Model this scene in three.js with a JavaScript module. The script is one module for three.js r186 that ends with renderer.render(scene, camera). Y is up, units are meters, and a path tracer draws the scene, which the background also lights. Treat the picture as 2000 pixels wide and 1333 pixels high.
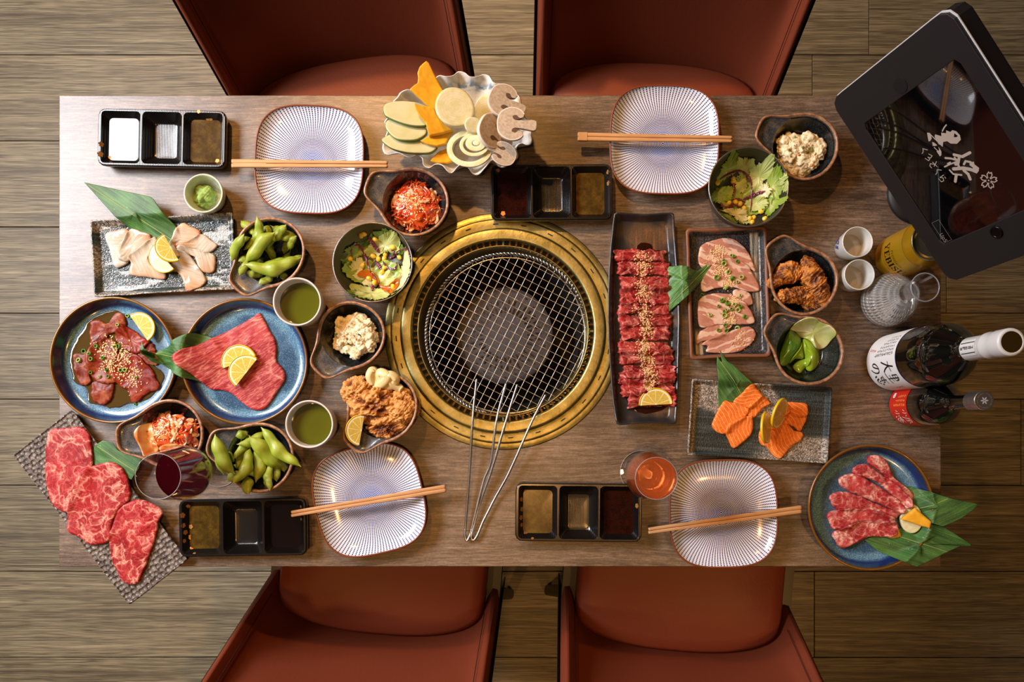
import * as THREE from 'three';
import { mergeGeometries, mergeVertices } from 'three/addons/utils/BufferGeometryUtils.js';
import { RoundedBoxGeometry } from 'three/addons/geometries/RoundedBoxGeometry.js';
import { RectAreaLightUniformsLib } from 'three/addons/lights/RectAreaLightUniformsLib.js';
import { MeshBVH, acceleratedRaycast } from 'three-mesh-bvh';

// ------------------------------------------------------------------ camera, light, exposure
const F = 1574, PX = 1050, PY = 830;          // focal length and foot of the vertical through the lens, in pixels of the 2000 x 1333 frame
const TOP = 0.72, CH = 1.23;                  // height of the table top; lens above the table top
const scene = new THREE.Scene();
scene.background = new THREE.Color(0x000000);
const camera = new THREE.PerspectiveCamera(2 * Math.atan(666.5 / F) * 180 / Math.PI, 2000 / 1333, 0.05, 20);
camera.position.set(0, TOP + CH, 0);
camera.up.set(0, 0, -1);
camera.lookAt(0, 0, 0);
camera.setViewOffset(2000, 1333, 1000 - PX, 666.5 - PY, 2000, 1333);
const renderer = new THREE.WebGLRenderer({ antialias: true });
renderer.toneMapping = THREE.LinearToneMapping;
renderer.toneMappingExposure = 1.08;
renderer.shadowMap.enabled = true;
renderer.shadowMap.type = THREE.PCFSoftShadowMap;
RectAreaLightUniformsLib.init();

const CEIL = 2.85, ROOM = [-2.7, 2.5, -2.1, 2.1];   // room: left, right, back, front
const PANELS = [   // hanging light panels: position, aim, width, height, intensity, colour
  { at: [-1.74, TOP + 1.40, -0.74], aim: [-0.3, TOP, -0.05], w: 1.1, h: 0.64, power: 21, color: 0xfbfaff },
  { at: [1.30, CEIL - 0.05, 1.5], aim: [1.30, 0, 1.5], w: 0.6, h: 0.6, power: 0.6, color: 0xffe2bd },
];
const SPOTS = [    // ceiling downlights: x, z, aim x, aim z, candela, cone degrees
  [-0.06, 0.20, -0.05, 0.06, 2.6, 26],
  [0.95, 0.95, 0.9, 0.7, 4, 30],
  [-1.0, 1.1, -0.8, 0.9, 3.5, 34],
  [-0.55, -1.5, -0.6, -1.15, 15, 46],
];

// ------------------------------------------------------------------ small tools
function rng(seed) { let s = seed | 0; return () => { s = (s + 0x6d2b79f5) | 0; let t = Math.imul(s ^ (s >>> 15), 1 | s); t = (t + Math.imul(t ^ (t >>> 7), 61 | t)) ^ t; return ((t ^ (t >>> 14)) >>> 0) / 4294967296; }; }
const lerp = (a, b, t) => a + (b - a) * t, clamp = (x, a = 0, b = 1) => Math.min(b, Math.max(a, x)), sstep = (a, b, x) => { const t = clamp((x - a) / (b - a)); return t * t * (3 - 2 * t); };
const mix3 = (a, b, t) => [lerp(a[0], b[0], t), lerp(a[1], b[1], t), lerp(a[2], b[2], t)];
function hash(x, y, s) { let h = Math.imul(x, 374761393) + Math.imul(y, 668265263) + Math.imul(s, 974634721); h = Math.imul(h ^ (h >>> 13), 1274126177); return ((h ^ (h >>> 16)) >>> 0) / 4294967296; }
function vnoise(x, y, s = 0, px = 0, py = 0) {   // value noise in -1..1, periodic when px, py are set
  const xi = Math.floor(x), yi = Math.floor(y), fx = x - xi, fy = y - yi, u = fx * fx * fx * (fx * (fx * 6 - 15) + 10), v = fy * fy * fy * (fy * (fy * 6 - 15) + 10);
  const wx = (i) => (px ? ((i % px) + px) % px : i), wy = (i) => (py ? ((i % py) + py) % py : i);
  const a = hash(wx(xi), wy(yi), s), b = hash(wx(xi + 1), wy(yi), s), c = hash(wx(xi), wy(yi + 1), s), d = hash(wx(xi + 1), wy(yi + 1), s);
  return (a + (b - a) * u + (c - a + (a - b - c + d) * u) * v) * 2 - 1;
}
function fbm(x, y, oct = 4, s = 0, px = 0, py = 0) { let a = 0, w = 0.5, f = 1; for (let i = 0; i < oct; i++) { a += w * vnoise(x * f, y * f, s + i * 17, px * f, py * f); f *= 2; w *= 0.5; } return a; }
function noise3(x, y, z, s = 0) { return (vnoise(x + z * 0.71, y - z * 0.37, s) + vnoise(y + x * 0.43 + 11.3, z - x * 0.29 + 5.1, s + 7) + vnoise(z + y * 0.57 - 3.7, x + y * 0.31, s + 13)) / 2; }
function texture(w, h, fn, srgb = true, wrap = true) {     // fn(u, v) gives rgb 0..1, v up
  const d = new Uint8Array(w * h * 4);
  for (let j = 0; j < h; j++) for (let i = 0; i < w; i++) { const c = fn((i + 0.5) / w, (j + 0.5) / h), o = (j * w + i) * 4; d[o] = clamp(c[0]) * 255; d[o + 1] = clamp(c[1]) * 255; d[o + 2] = clamp(c[2]) * 255; d[o + 3] = 255; }
  const t = new THREE.DataTexture(d, w, h, THREE.RGBAFormat);
  t.magFilter = THREE.LinearFilter; t.minFilter = THREE.LinearMipmapLinearFilter; t.generateMipmaps = true;
  if (srgb) t.colorSpace = THREE.SRGBColorSpace;
  if (wrap) t.wrapS = t.wrapT = THREE.RepeatWrapping;
  t.needsUpdate = true; return t;
}
function canvasTexture(w, h, draw) { const c = document.createElement('canvas'); c.width = w; c.height = h; draw(c.getContext('2d'), w, h); const t = new THREE.CanvasTexture(c); t.colorSpace = THREE.SRGBColorSpace; t.needsUpdate = true; return t; }
const tile = (t, metres, my = metres) => { t.repeat.set(1 / metres, 1 / my); return t; };
const hex = (s) => { const n = parseInt(s.slice(1), 16); return [(n >> 16) / 255, ((n >> 8) & 255) / 255, (n & 255) / 255]; };   // sRGB 0..1
const lin = (s) => { const c = new THREE.Color(s); return [c.r, c.g, c.b]; };                                            // linear 0..1
const std = (o) => new THREE.MeshStandardMaterial(o), phy = (o) => new THREE.MeshPhysicalMaterial(o);

// pixel of the photograph, seen at height h above the table top -> [x, z] in metres
const P = (u, v, h = 0) => [(u - PX) * (CH - h) / F, (v - PY) * (CH - h) / F];
const LEN = (n, h = 0) => n * (CH - h) / F;
const crop = (x0, y0, s) => (pts) => (typeof pts[0] === 'number' ? [x0 + pts[0] / s, y0 + pts[1] / s] : pts.map(([x, y]) => [x0 + x / s, y0 + y / s]));
const A1 = crop(100, 170, 4.4425), A2 = crop(440, 100, 4.4425), A3 = crop(720, 100, 5.128), A4 = crop(920, 150, 3.846), A5 = crop(1360, 200, 5.331), A6 = crop(1600, 0, 2.38), A7 = crop(160, 340, 5.128), A8 = crop(430, 320, 4.166);
const B1 = crop(80, 560, 3.7037), B2 = crop(20, 770, 3.1), B3 = crop(340, 760, 3.9206), B4 = crop(550, 530, 3.603), B5 = crop(740, 400, 2.7208), B6 = crop(1160, 400, 2.963), B7 = crop(1460, 420, 3.7025), B8 = crop(1600, 500, 3.8075);
const C1 = crop(560, 820, 3.7037), C2 = crop(980, 820, 3.3333), C3 = crop(1320, 680, 5.5528), C4 = crop(1540, 840, 4.4429);

// ------------------------------------------------------------------ naming
const taken = {};
function numbered(name) { const n = taken[name] = (taken[name] ?? -1) + 1; return n ? name + '_' + String(n).padStart(3, '0') : name; }
function tag(o, label, category, group, kind) { if (label) o.userData.label = label; if (category) o.userData.category = category; if (group) o.userData.group = group; if (kind) o.userData.kind = kind; return o; }
const shade = (m) => { m.castShadow = m.receiveShadow = true; return m; };
function thing(name, label, category, [x, y, z] = [0, 0, 0], turn = 0, group) { const o = new THREE.Group(); o.name = numbered(name); o.position.set(x, y, z); o.rotation.y = turn; tag(o, label, category, group); scene.add(o); return o; }
function part(name, geo, mat, parent, label) { const m = shade(new THREE.Mesh(geo, mat)); m.name = name; if (label) m.userData.label = label; parent.add(m); return m; }
function solo(name, label, category, geo, mat, [x, y, z] = [0, 0, 0], group, kind) { const m = shade(new THREE.Mesh(geo, mat)); m.name = numbered(name); m.position.set(x, y, z); tag(m, label, category, group, kind); scene.add(m); return m; }
function structure(name, geo, mat, [x, y, z] = [0, 0, 0]) { const m = geo ? shade(new THREE.Mesh(geo, mat)) : new THREE.Group(); m.name = name; m.position.set(x, y, z); m.userData.kind = 'structure'; scene.add(m); return m; }

// ------------------------------------------------------------------ geometry tools
THREE.Mesh.prototype.raycast = acceleratedRaycast;
const ray = new THREE.Raycaster(); ray.firstHitOnly = true;
const DOWN = new THREE.Vector3(0, -1, 0);
function surface(targets) {       // height above the table top of the highest of the targets at (x, z); base when nothing is there
  targets.forEach((t) => { t.updateMatrixWorld(true); t.traverse((o) => { if (o.isMesh && !o.geometry.boundsTree) o.geometry.boundsTree = new MeshBVH(o.geometry); }); });
  return (x, z, base = 0) => { ray.set(new THREE.Vector3(x, TOP + 0.6, z), DOWN); const hit = ray.intersectObjects(targets, true); let y = -Infinity; for (const k of hit) y = Math.max(y, k.point.y); return y > -Infinity ? y - TOP : base; };
}
function mesh3(pos, idx, uv, col) {
  const g = new THREE.BufferGeometry();
  g.setAttribute('position', new THREE.Float32BufferAttribute(pos, 3));
  if (uv) g.setAttribute('uv', new THREE.Float32BufferAttribute(uv, 2));
  if (col) g.setAttribute('color', new THREE.Float32BufferAttribute(col, 3));
  g.setIndex(idx); g.computeVertexNormals(); return g;
}
// rings: closed loops of [x, y, z] with equal counts, joined into a skin; flip turns it inside out
function loft(rings, { capA = false, capB = false, flip = false, uv = null, col = null, closed = false } = {}) {
  const n = rings[0].length, pos = [], idx = [], uvs = [], cols = [];
  const put = (p, i, j) => { pos.push(p[0], p[1], p[2]); const q = uv ? uv(p, i, j) : [p[0], p[2]]; uvs.push(q[0], q[1]); if (col) cols.push(...col(p, i, j)); };
  rings.forEach((r, i) => r.forEach((p, j) => put(p, i, j)));
  const R = rings.length, tri = (a, b, c) => (flip ? idx.push(a, c, b) : idx.push(a, b, c));
  for (let i = 0; i < (closed ? R : R - 1); i++) for (let j = 0; j < n; j++) { const a = i * n + j, b = i * n + (j + 1) % n, k = (i + 1) % R, c = k * n + j, d = k * n + (j + 1) % n; tri(a, b, c); tri(b, d, c); }
  const cap = (i, rev) => { const r = rings[i], c = [0, 0, 0]; r.forEach((p) => { c[0] += p[0] / n; c[1] += p[1] / n; c[2] += p[2] / n; }); const k = pos.length / 3; put(c, i, 0); for (let j = 0; j < n; j++) { const a = i * n + j, b = i * n + (j + 1) % n; rev ? tri(k, b, a) : tri(k, a, b); } };
  if (capA) cap(0, true); if (capB) cap(R - 1, false);
  return mesh3(pos, idx, uvs, col ? cols : null);
}
const ringOf = (fn, n) => Array.from({ length: n }, (_, j) => fn(j / n * Math.PI * 2));
// counter-clockwise seen from above with y up: x = cos, z = -sin
const polar = (rad, y, n = 96, cx = 0, cz = 0) => ringOf((a) => { const r = typeof rad === 'function' ? rad(a) : rad; return [cx + r * Math.cos(a), typeof y === 'function' ? y(a) : y, cz - r * Math.sin(a)]; }, n);
function roundRect(w, d, r, y, n = 96, cx = 0, cz = 0, bulge = 0, bulgeZ = bulge) {    // n points spread along a rounded rectangle, from the middle of its right side
  const dense = [[w / 2, 0]];
  [[1, -1], [-1, -1], [-1, 1], [1, 1]].forEach(([sx, sz], k) => { for (let i = 0; i <= 8; i++) { const a = (k + i / 8) * Math.PI / 2; dense.push([sx * (w / 2 - r) + r * Math.cos(a), sz * (d / 2 - r) - r * Math.sin(a)]); } });
  const even = (p, q, m) => Array.from({ length: m }, (_, i) => [lerp(p[0], q[0], i / m), lerp(p[1], q[1], i / m)]), fine = [];
  dense.forEach((p, i) => fine.push(...even(p, dense[(i + 1) % dense.length], 6)));
  return resample(fine, n, false).map(([x, z]) => { const X = x * (1 + bulge * (1 - (2 * z / d) ** 2)), Z = z * (1 + bulgeZ * (1 - (2 * x / w) ** 2)); return [cx + X, typeof y === 'function' ? y(x, z) : y, cz + Z]; });
}
function lathe(profile, n = 72) { return new THREE.LatheGeometry(profile.map(([r, y]) => new THREE.Vector2(Math.max(r, 1e-5), y)), n); }
const V3 = (p) => new THREE.Vector3(p[0], p[1], p[2]);
const tube = (pts, r, seg = 40, rad = 8, closed = false, type = 'centripetal') => new THREE.TubeGeometry(new THREE.CatmullRomCurve3(pts.map(V3), closed, type), seg, r, rad, closed);
function capped(pts, r, seg, rad = 8) { const g = tube(pts, r, seg, rad); const a = new THREE.SphereGeometry(r, rad, 6), b = a.clone(); a.translate(...pts[0]); b.translate(...pts[pts.length - 1]); return mergeGeometries([g, a, b]); }
function box(w, h, d, r = 0.002, x = 0, y = 0, z = 0) { const g = new RoundedBoxGeometry(w, h, d, 2, Math.min(r, w / 2.01, h / 2.01, d / 2.01)); g.translate(x, y, z); return g; }
function resample(pts, N, smooth) {    // closed outline -> N points evenly spread
  const dense = [];
  if (smooth) { const c = new THREE.CatmullRomCurve3(pts.map(([x, z]) => new THREE.Vector3(x, 0, z)), true, 'centripetal'); const K = pts.length * 24; for (let i = 0; i < K; i++) { const p = c.getPoint(i / K); dense.push([p.x, p.z]); } } else dense.push(...pts);
  const L = [0]; for (let i = 0; i < dense.length; i++) { const a = dense[i], b = dense[(i + 1) % dense.length]; L.push(L[i] + Math.hypot(b[0] - a[0], b[1] - a[1])); }
  const out = []; let k = 0;
  for (let i = 0; i < N; i++) { const s = i / N * L[dense.length]; while (L[k + 1] < s) k++; const f = (s - L[k]) / (L[k + 1] - L[k] || 1), a = dense[k], b = dense[(k + 1) % dense.length]; out.push([lerp(a[0], b[0], f), lerp(a[1], b[1], f)]); }
  return out;
}
const area2 = (p) => p.reduce((s, a, i) => { const b = p[(i + 1) % p.length]; return s + a[0] * b[1] - b[0] * a[1]; }, 0);
// A soft piece with rounded edges and the outline pts (pixels at height h): a slice, a leaf, a puddle. It drapes over the surfaces in "on".
function slab(pts, o = {}) {
  const { h = 0.004, t = 0.003, N = 64, smooth = true, tilt = [0, 0], amp = 0, freq = 70, seed = 1, dome = 0, on = null, edge = 0, edgeFreq = 12, col = null, rot = 0, uvo = [0, 0], gap = 0.0003, soft = 3, wave = null, round = 1, lift = 0, world = false, rigid = false } = o;
  let out = resample(world ? pts : pts.map(([u, v]) => P(u, v, h)), N, smooth);
  if (area2(out) > 0) out.reverse();              // counter-clockwise seen from above
  let cx = 0, cz = 0; const A = area2(out); out.forEach((a, i) => { const b = out[(i + 1) % N], k = a[0] * b[1] - b[0] * a[1]; cx += (a[0] + b[0]) * k / (3 * A); cz += (a[1] + b[1]) * k / (3 * A); });
  out = out.map(([x, z], j) => { const dx = x - cx, dz = z - cz, l = Math.hypot(dx, dz) || 1, k = edge * (fbm(Math.cos(j / N * 6.283) * edgeFreq / 3 + seed * 9.1, Math.sin(j / N * 6.283) * edgeFreq / 3, 3, seed) * 2); return [dx + dx / l * k, dz + dz / l * k]; });
  const S = [0.2, 0.4, 0.58, 0.74, 0.86, 0.94, 0.98, 1], R = S.length, sample = on ? surface(on) : null, base0 = lift;
  const X = [], H = [];
  for (let i = -1; i < R; i++) { const row = [], hh = []; for (let j = 0; j < (i < 0 ? 1 : N); j++) { const s = i < 0 ? 0 : S[i], x = out[j][0] * s, z = out[j][1] * s; row.push([x, z]); hh.push(sample ? sample(cx + x, cz + z, h - t) + gap : h - t); } X.push(row); H.push(hh); }
  if (sample) for (let k = 0; k < soft; k++) { const G = H.map((r) => r.slice()); for (let i = 1; i <= R; i++) for (let j = 0; j < N; j++) { const inner = G[i - 1][i === 1 ? 0 : j], outer = i < R ? G[i + 1][j] : G[i][j]; H[i][j] = Math.max(G[i][j], (inner + outer + G[i][(j + 1) % N] + G[i][(j + N - 1) % N]) / 4); } let m = 0; for (let j = 0; j < N; j++) m += G[1][j] / N; H[0][0] = Math.max(H[0][0], m); }
  if (sample && rigid) {    // a stiff slice: the best plane through what lies below, raised onto it
    let sxx = 1e-9, szz = 1e-9, sxy = 0, szy = 0, n = 0, m = 0; for (let i = 0; i <= R; i++) for (let j = 0; j < H[i].length; j++) { m += H[i][j]; n++; } m /= n;
    for (let i = 0; i <= R; i++) for (let j = 0; j < H[i].length; j++) { const [x, z] = X[i][j]; sxx += x * x; szz += z * z; sxy += x * (H[i][j] - m); szy += z * (H[i][j] - m); }
    const bx = clamp(sxy / sxx, -0.3, 0.3), bz = clamp(szy / szz, -0.3, 0.3); let up = -1e9; for (let i = 0; i <= R; i++) for (let j = 0; j < H[i].length; j++) up = Math.max(up, H[i][j] - bx * X[i][j][0] - bz * X[i][j][1]);
    for (let i = 0; i <= R; i++) for (let j = 0; j < H[i].length; j++) H[i][j] = up - 0.0004 + bx * X[i][j][0] + bz * X[i][j][1];
  }
  const pos = [], uv = [], cols = [], ca = Math.cos(rot), sa = Math.sin(rot), ref = H[0][0];
  const put = (x, y, z, s, top) => { pos.push(x, y, z); uv.push((x * ca - z * sa) + uvo[0], (x * sa + z * ca) + uvo[1]); if (col) cols.push(...col(x, z, s, top)); };
  const yOf = (i, j, top) => { const [x, z] = X[i][j], s = i === 0 ? 0 : S[i - 1], lr = Math.hypot(out[j][0], out[j][1]), d = (1 - s) * lr, re = Math.max(t * 0.8 * round, 1e-5);
    let y = H[i][j] - ref + base0 + tilt[0] * x + tilt[1] * z + dome * (1 - s * s) + (wave ? wave(x, z, s) : 0);
    if (top) { const k = 1 - clamp(d / re); y += t * (0.35 + 0.65 * Math.sqrt(1 - k * k)); if (amp) y += amp * fbm((cx + x) * freq + seed * 3.3, (cz + z) * freq - seed * 1.7, 4, seed) * (0.4 + 0.6 * sstep(1, 0.8, s)); }
    return y; };
  put(0, yOf(0, 0, true), 0, 0, true);
  for (let i = 1; i <= R; i++) for (let j = 0; j < N; j++) put(X[i][j][0], yOf(i, j, true), X[i][j][1], S[i - 1], true);
  const b0 = pos.length / 3; put(0, yOf(0, 0, false), 0, 0, false);
  for (let i = 1; i < R; i++) for (let j = 0; j < N; j++) put(X[i][j][0], yOf(i, j, false), X[i][j][1], S[i - 1], false);
  const T = (i, j) => (i === 0 ? 0 : 1 + (i - 1) * N + (j % N)), B = (i, j) => (i === R ? T(R, j) : i === 0 ? b0 : b0 + 1 + (i - 1) * N + (j % N)), idx = [];
  for (let j = 0; j < N; j++) { idx.push(0, T(1, j), T(1, j + 1), b0, B(1, j + 1), B(1, j)); for (let i = 1; i < R; i++) { idx.push(T(i, j), T(i + 1, j), T(i, j + 1), T(i, j + 1), T(i + 1, j), T(i + 1, j + 1)); idx.push(B(i, j), B(i, j + 1), B(i + 1, j), B(i, j + 1), B(i + 1, j + 1), B(i + 1, j)); } }
  const g = mesh3(pos, idx, uv, col ? cols : null);
  g.userData.at = [cx, TOP + ref, cz]; return g;
}
const soloSlab = (name, label, category, pts, o, mat, group, kind) => { const g = slab(pts, o), at = g.userData.at; g.userData = {}; return solo(name, label, category, g, mat, at, group, kind); };
function blob({ r = [0.02, 0.02, 0.02], amp = 0.2, freq = 2.2, seed = 1, detail = 5, flat = 0, oct = 3, col = null, ridge = 0 }) {   // lumpy body
  let g = new THREE.IcosahedronGeometry(1, detail * 4); g.deleteAttribute('normal'); g.deleteAttribute('uv'); g = mergeVertices(g, 1e-5);
  const p = g.attributes.position, cols = [];
  for (let i = 0; i < p.count; i++) { const x = p.getX(i), y = p.getY(i), z = p.getZ(i); let n = 0, w = 1, f = freq, tot = 0; for (let k = 0; k < oct; k++) { const q = noise3(x * f + seed * 5.3, y * f - seed, z * f + seed * 2.1, seed + k * 31); n += w * (ridge ? (1 - 2 * Math.abs(q)) * ridge + q * (1 - ridge) : q); tot += w; w *= 0.55; f *= 2.1; } n /= tot;
    const k = 1 + amp * n; let Y = y * k; if (flat && Y < -flat) Y = -flat; p.setXYZ(i, x * k * r[0], Y * r[1], z * k * r[2]); if (col) cols.push(...col(n, y, x, z)); }
  if (col) g.setAttribute('color', new THREE.Float32BufferAttribute(cols, 3));
  g.computeVertexNormals(); const uv = new Float32Array(p.count * 2); for (let i = 0; i < p.count; i++) { uv[2 * i] = p.getX(i); uv[2 * i + 1] = p.getZ(i); } g.setAttribute('uv', new THREE.BufferAttribute(uv, 2)); return g;
}
// ------------------------------------------------------------------ lamps
const panelGlow = std({ color: 0x222222, emissive: 0xffffff, emissiveIntensity: 6, roughness: 0.6 }), lampMetal = std({ color: 0x202022, roughness: 0.5, metalness: 0.4 });
PANELS.forEach((p, i) => {
  const o = thing('ceiling_light', i ? 'small square light panel flush under the ceiling at the front' : 'large square light panel hanging on rods at the left end of the table', 'light', p.at);
  o.lookAt(...p.aim);
  const g = panelGlow.clone(); g.emissive = new THREE.Color(p.color);  g.emissiveIntensity = p.power * 0.55;
  part('housing', box(p.w + 0.04, p.h + 0.04, 0.04, 0.006, 0, 0, -0.024), lampMetal, o);
  part('diffuser', new THREE.PlaneGeometry(p.w, p.h), g, o);
  const l = new THREE.RectAreaLight(p.color, p.power, p.w, p.h); l.position.set(...p.at); l.lookAt(...p.aim);
  const d = new THREE.Vector3(...p.aim).sub(V3(p.at)).normalize(); l.position.addScaledVector(d, 0.004); l.lookAt(...p.aim); scene.add(l);
  if (!i) for (const s of [-1, 1]) { const q = new THREE.Vector3(s * 0.3, 0, -0.03).applyQuaternion(o.quaternion); const len = CEIL - p.at[1] - q.y, r = new THREE.CylinderGeometry(0.006, 0.006, len, 10); r.applyQuaternion(new THREE.Quaternion()); const m = part('rod', r, lampMetal, o); m.quaternion.copy(o.quaternion).invert(); m.position.copy(new THREE.Vector3(q.x, q.y + len / 2, q.z).applyQuaternion(m.quaternion)); }
});
SPOTS.forEach(([x, z, ax, az, cd, cone]) => {
  const o = thing('downlight', 'round recessed ceiling downlight with a warm lens, ' + (z > 0.8 ? (x > 0 ? 'front right' : 'front left') : z < -0.8 ? 'back' : 'above the grill'), 'light', [x, CEIL - 0.001, z]);
  part('trim_ring', lathe([[0.034, -0.002], [0.036, -0.008], [0.048, -0.006], [0.05, 0]], 32), std({ color: 0x111111, roughness: 0.5 }), o);
  part('lens', (() => { const g = new THREE.CircleGeometry(0.034, 24); g.rotateX(Math.PI / 2); g.translate(0, -0.004, 0); return g; })(), std({ color: 0x222222, emissive: 0xffc47a, emissiveIntensity: 4 }), o);
  const l = new THREE.SpotLight(0xffb765, cd, 0, cone * Math.PI / 180, 0.6, 2); l.position.set(x, CEIL - 0.02, z); l.target.position.set(ax, TOP, az); l.castShadow = true; l.shadow.mapSize.set(1024, 1024); l.shadow.radius = 3; scene.add(l); scene.add(l.target);
});

// ------------------------------------------------------------------ room
const wallMat = std({ color: 0x4e463e, roughness: 0.9 }), ceilMat = std({ color: 0x5e5952, roughness: 0.95 });
{
  const [x0, x1, z0, z1] = ROOM, w = x1 - x0, d = z1 - z0, t = 0.12, mx = (x0 + x1) / 2, mz = (z0 + z1) / 2;
  structure('ceiling', new THREE.BoxGeometry(w + 2 * t, t, d + 2 * t), ceilMat, [mx, CEIL + t / 2, mz]);
  structure('wall_left', new THREE.BoxGeometry(t, CEIL, d + 2 * t), wallMat, [x0 - t / 2, CEIL / 2, mz]);
  structure('wall_right', new THREE.BoxGeometry(t, CEIL, d + 2 * t), wallMat, [x1 + t / 2, CEIL / 2, mz]);
  structure('wall_back', new THREE.BoxGeometry(w, CEIL, t), wallMat, [mx, CEIL / 2, z0 - t / 2]);
  structure('wall_front', new THREE.BoxGeometry(w, CEIL, t), wallMat, [mx, CEIL / 2, z1 + t / 2]);
  // floor boards
  const wood = texture(1024, 1024, (u, v) => {
    const warp = fbm(u * 3, v * 6, 3, 5, 3, 6) * 0.022, y = v + warp;
    const grain = fbm(u * 6, y * 96, 3, 11, 6, 96), fine = fbm(u * 24, y * 300, 2, 23, 24, 300), broad = fbm(u * 2, y * 14, 3, 31, 2, 14);
    const ring = Math.abs(((broad * 3.2 + y * 9) % 1 + 1) % 1 - 0.5) * 2;
    let t = 0.52 + grain * 0.46 + fine * 0.50 + broad * 0.22 - (1 - sstep(0.0, 0.24, ring)) * 0.10;
    const pore = fbm(u * 20, y * 220, 2, 41, 20, 220); if (pore > 0.28) t -= (pore - 0.28) * 1.6;
    return mix3(hex('#4a4333'), hex('#988f73'), clamp(t));
  });
  tile(wood, 1.0, 0.32);
  const woods = [[1, 1, 1], [0.93, 0.93, 0.92], [1.06, 1.05, 1.03], [0.98, 0.96, 0.93]].map((c) => std({ map: wood, color: new THREE.Color(...c), roughness: 0.5, bumpMap: wood, bumpScale: 0.0012 }));
  const floor = structure('floor', null);
  const sub = part('subfloor', new THREE.BoxGeometry(w + 2 * t, 0.1, d + 2 * t), std({ color: 0x15110c, roughness: 1 }), floor); sub.position.set(mx, -0.064, mz);
  const bw = 0.2085, r = rng(77), zs = (107 - PY) * (CH + TOP) / F;      // one joint lies at row 107 of the photograph
  const cuts = { 3: [1.36], 6: [0.72, -0.66] };
  for (let k = Math.floor((z0 - zs) / bw); zs + k * bw < z1; k++) {
    const za = Math.max(zs + k * bw, z0), zb = Math.min(zs + (k + 1) * bw, z1); if (zb - za < 0.01) continue;
    let x = x0 - r() * 0.8; const ends = [x0];
    const fixed = { 0: 0.665, 4: 1.17, 5: -0.9 }[k];
    if (fixed !== undefined) { for (let e = fixed; e > x0 + 0.1; e -= 1.25) ends.push(e); for (let e = fixed + 1.25; e < x1 - 0.1; e += 1.25) ends.push(e); } else for (x += 1.25; x < x1 - 0.1; x += 1.25) if (x > x0 + 0.1) ends.push(x);
    ends.sort((a, b) => a - b); ends.push(x1);
    for (let i = 0; i + 1 < ends.length; i++) {
      const L = ends[i + 1] - ends[i], g = new RoundedBoxGeometry(L - 0.0016, 0.014, zb - za - 0.0016, 1, 0.0012), p = g.attributes.position, uv = g.attributes.uv, ou = r() * 3, ov = r() * 3;
      for (let j = 0; j < p.count; j++) uv.setXY(j, p.getX(j) + ou, p.getZ(j) + ov);
      part('floor_board', g, woods[Math.floor(r() * 4)], floor).position.set((ends[i] + ends[i + 1]) / 2, -0.007, (za + zb) / 2);
    }
  }
}

// ------------------------------------------------------------------ table
const TX0 = (115 - PX) * CH / F, TX1 = (1838 - PX) * CH / F, TZ0 = (186 - PY) * CH / F, TZ1 = (1107.5 - PY) * CH / F;
const GC = P(983, 647.7), GR = LEN(232);     // grill centre and radius of its flange
const tableTex = texture(2048, 1024, (u, v) => {
  const x = u * 12, y = v * 7;
  const broad = fbm(x * 0.35, y * 1.4, 3, 3) , warp = fbm(x * 0.3 + 9, y * 0.7, 3, 8) * 0.14;
  const Y = y + warp;
  const plank = hash(Math.floor(Y * 0.62 + 0.3), 0, 3) - 0.5;
  const grain = fbm(x * 0.9, Y * 34, 4, 13), fine = fbm(x * 9, Y * 105, 2, 29), spk = vnoise(u * 640, v * 640, 5);
  const dash = fbm(x * 4, Y * 70, 2, 37); let t = 0.44 + grain * 0.26 + fine * 0.40 + dash * 0.22 + broad * 0.2 + plank * 0.10 + spk * 0.12;
  const vein = Math.abs(fbm(x * 0.22 + 3, y * 0.9, 3, 51)); if (vein < 0.014) t += 0.16 * (1 - vein / 0.014);
  const blot = fbm(x * 1.1, y * 2.2, 3, 71); t -= Math.max(0, blot - 0.12) * 0.55;
  return mix3(hex('#3d3128'), hex('#97836f'), clamp(t));
}, true, false);
const tableMat = phy({ map: tableTex, roughness: 0.40, clearcoat: 0.42, clearcoatRoughness: 0.36, bumpMap: tableTex, bumpScale: 0.0005 }), edgeMat = std({ color: 0x54463a, roughness: 0.5 }), blackMetal = std({ color: 0x0b0b0c, roughness: 0.45, metalness: 0.4 });
const table = thing('dining_table', 'long grey brown wood grain table with a round grill set into its middle', 'table', [(TX0 + TX1) / 2, 0, (TZ0 + TZ1) / 2]);
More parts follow.
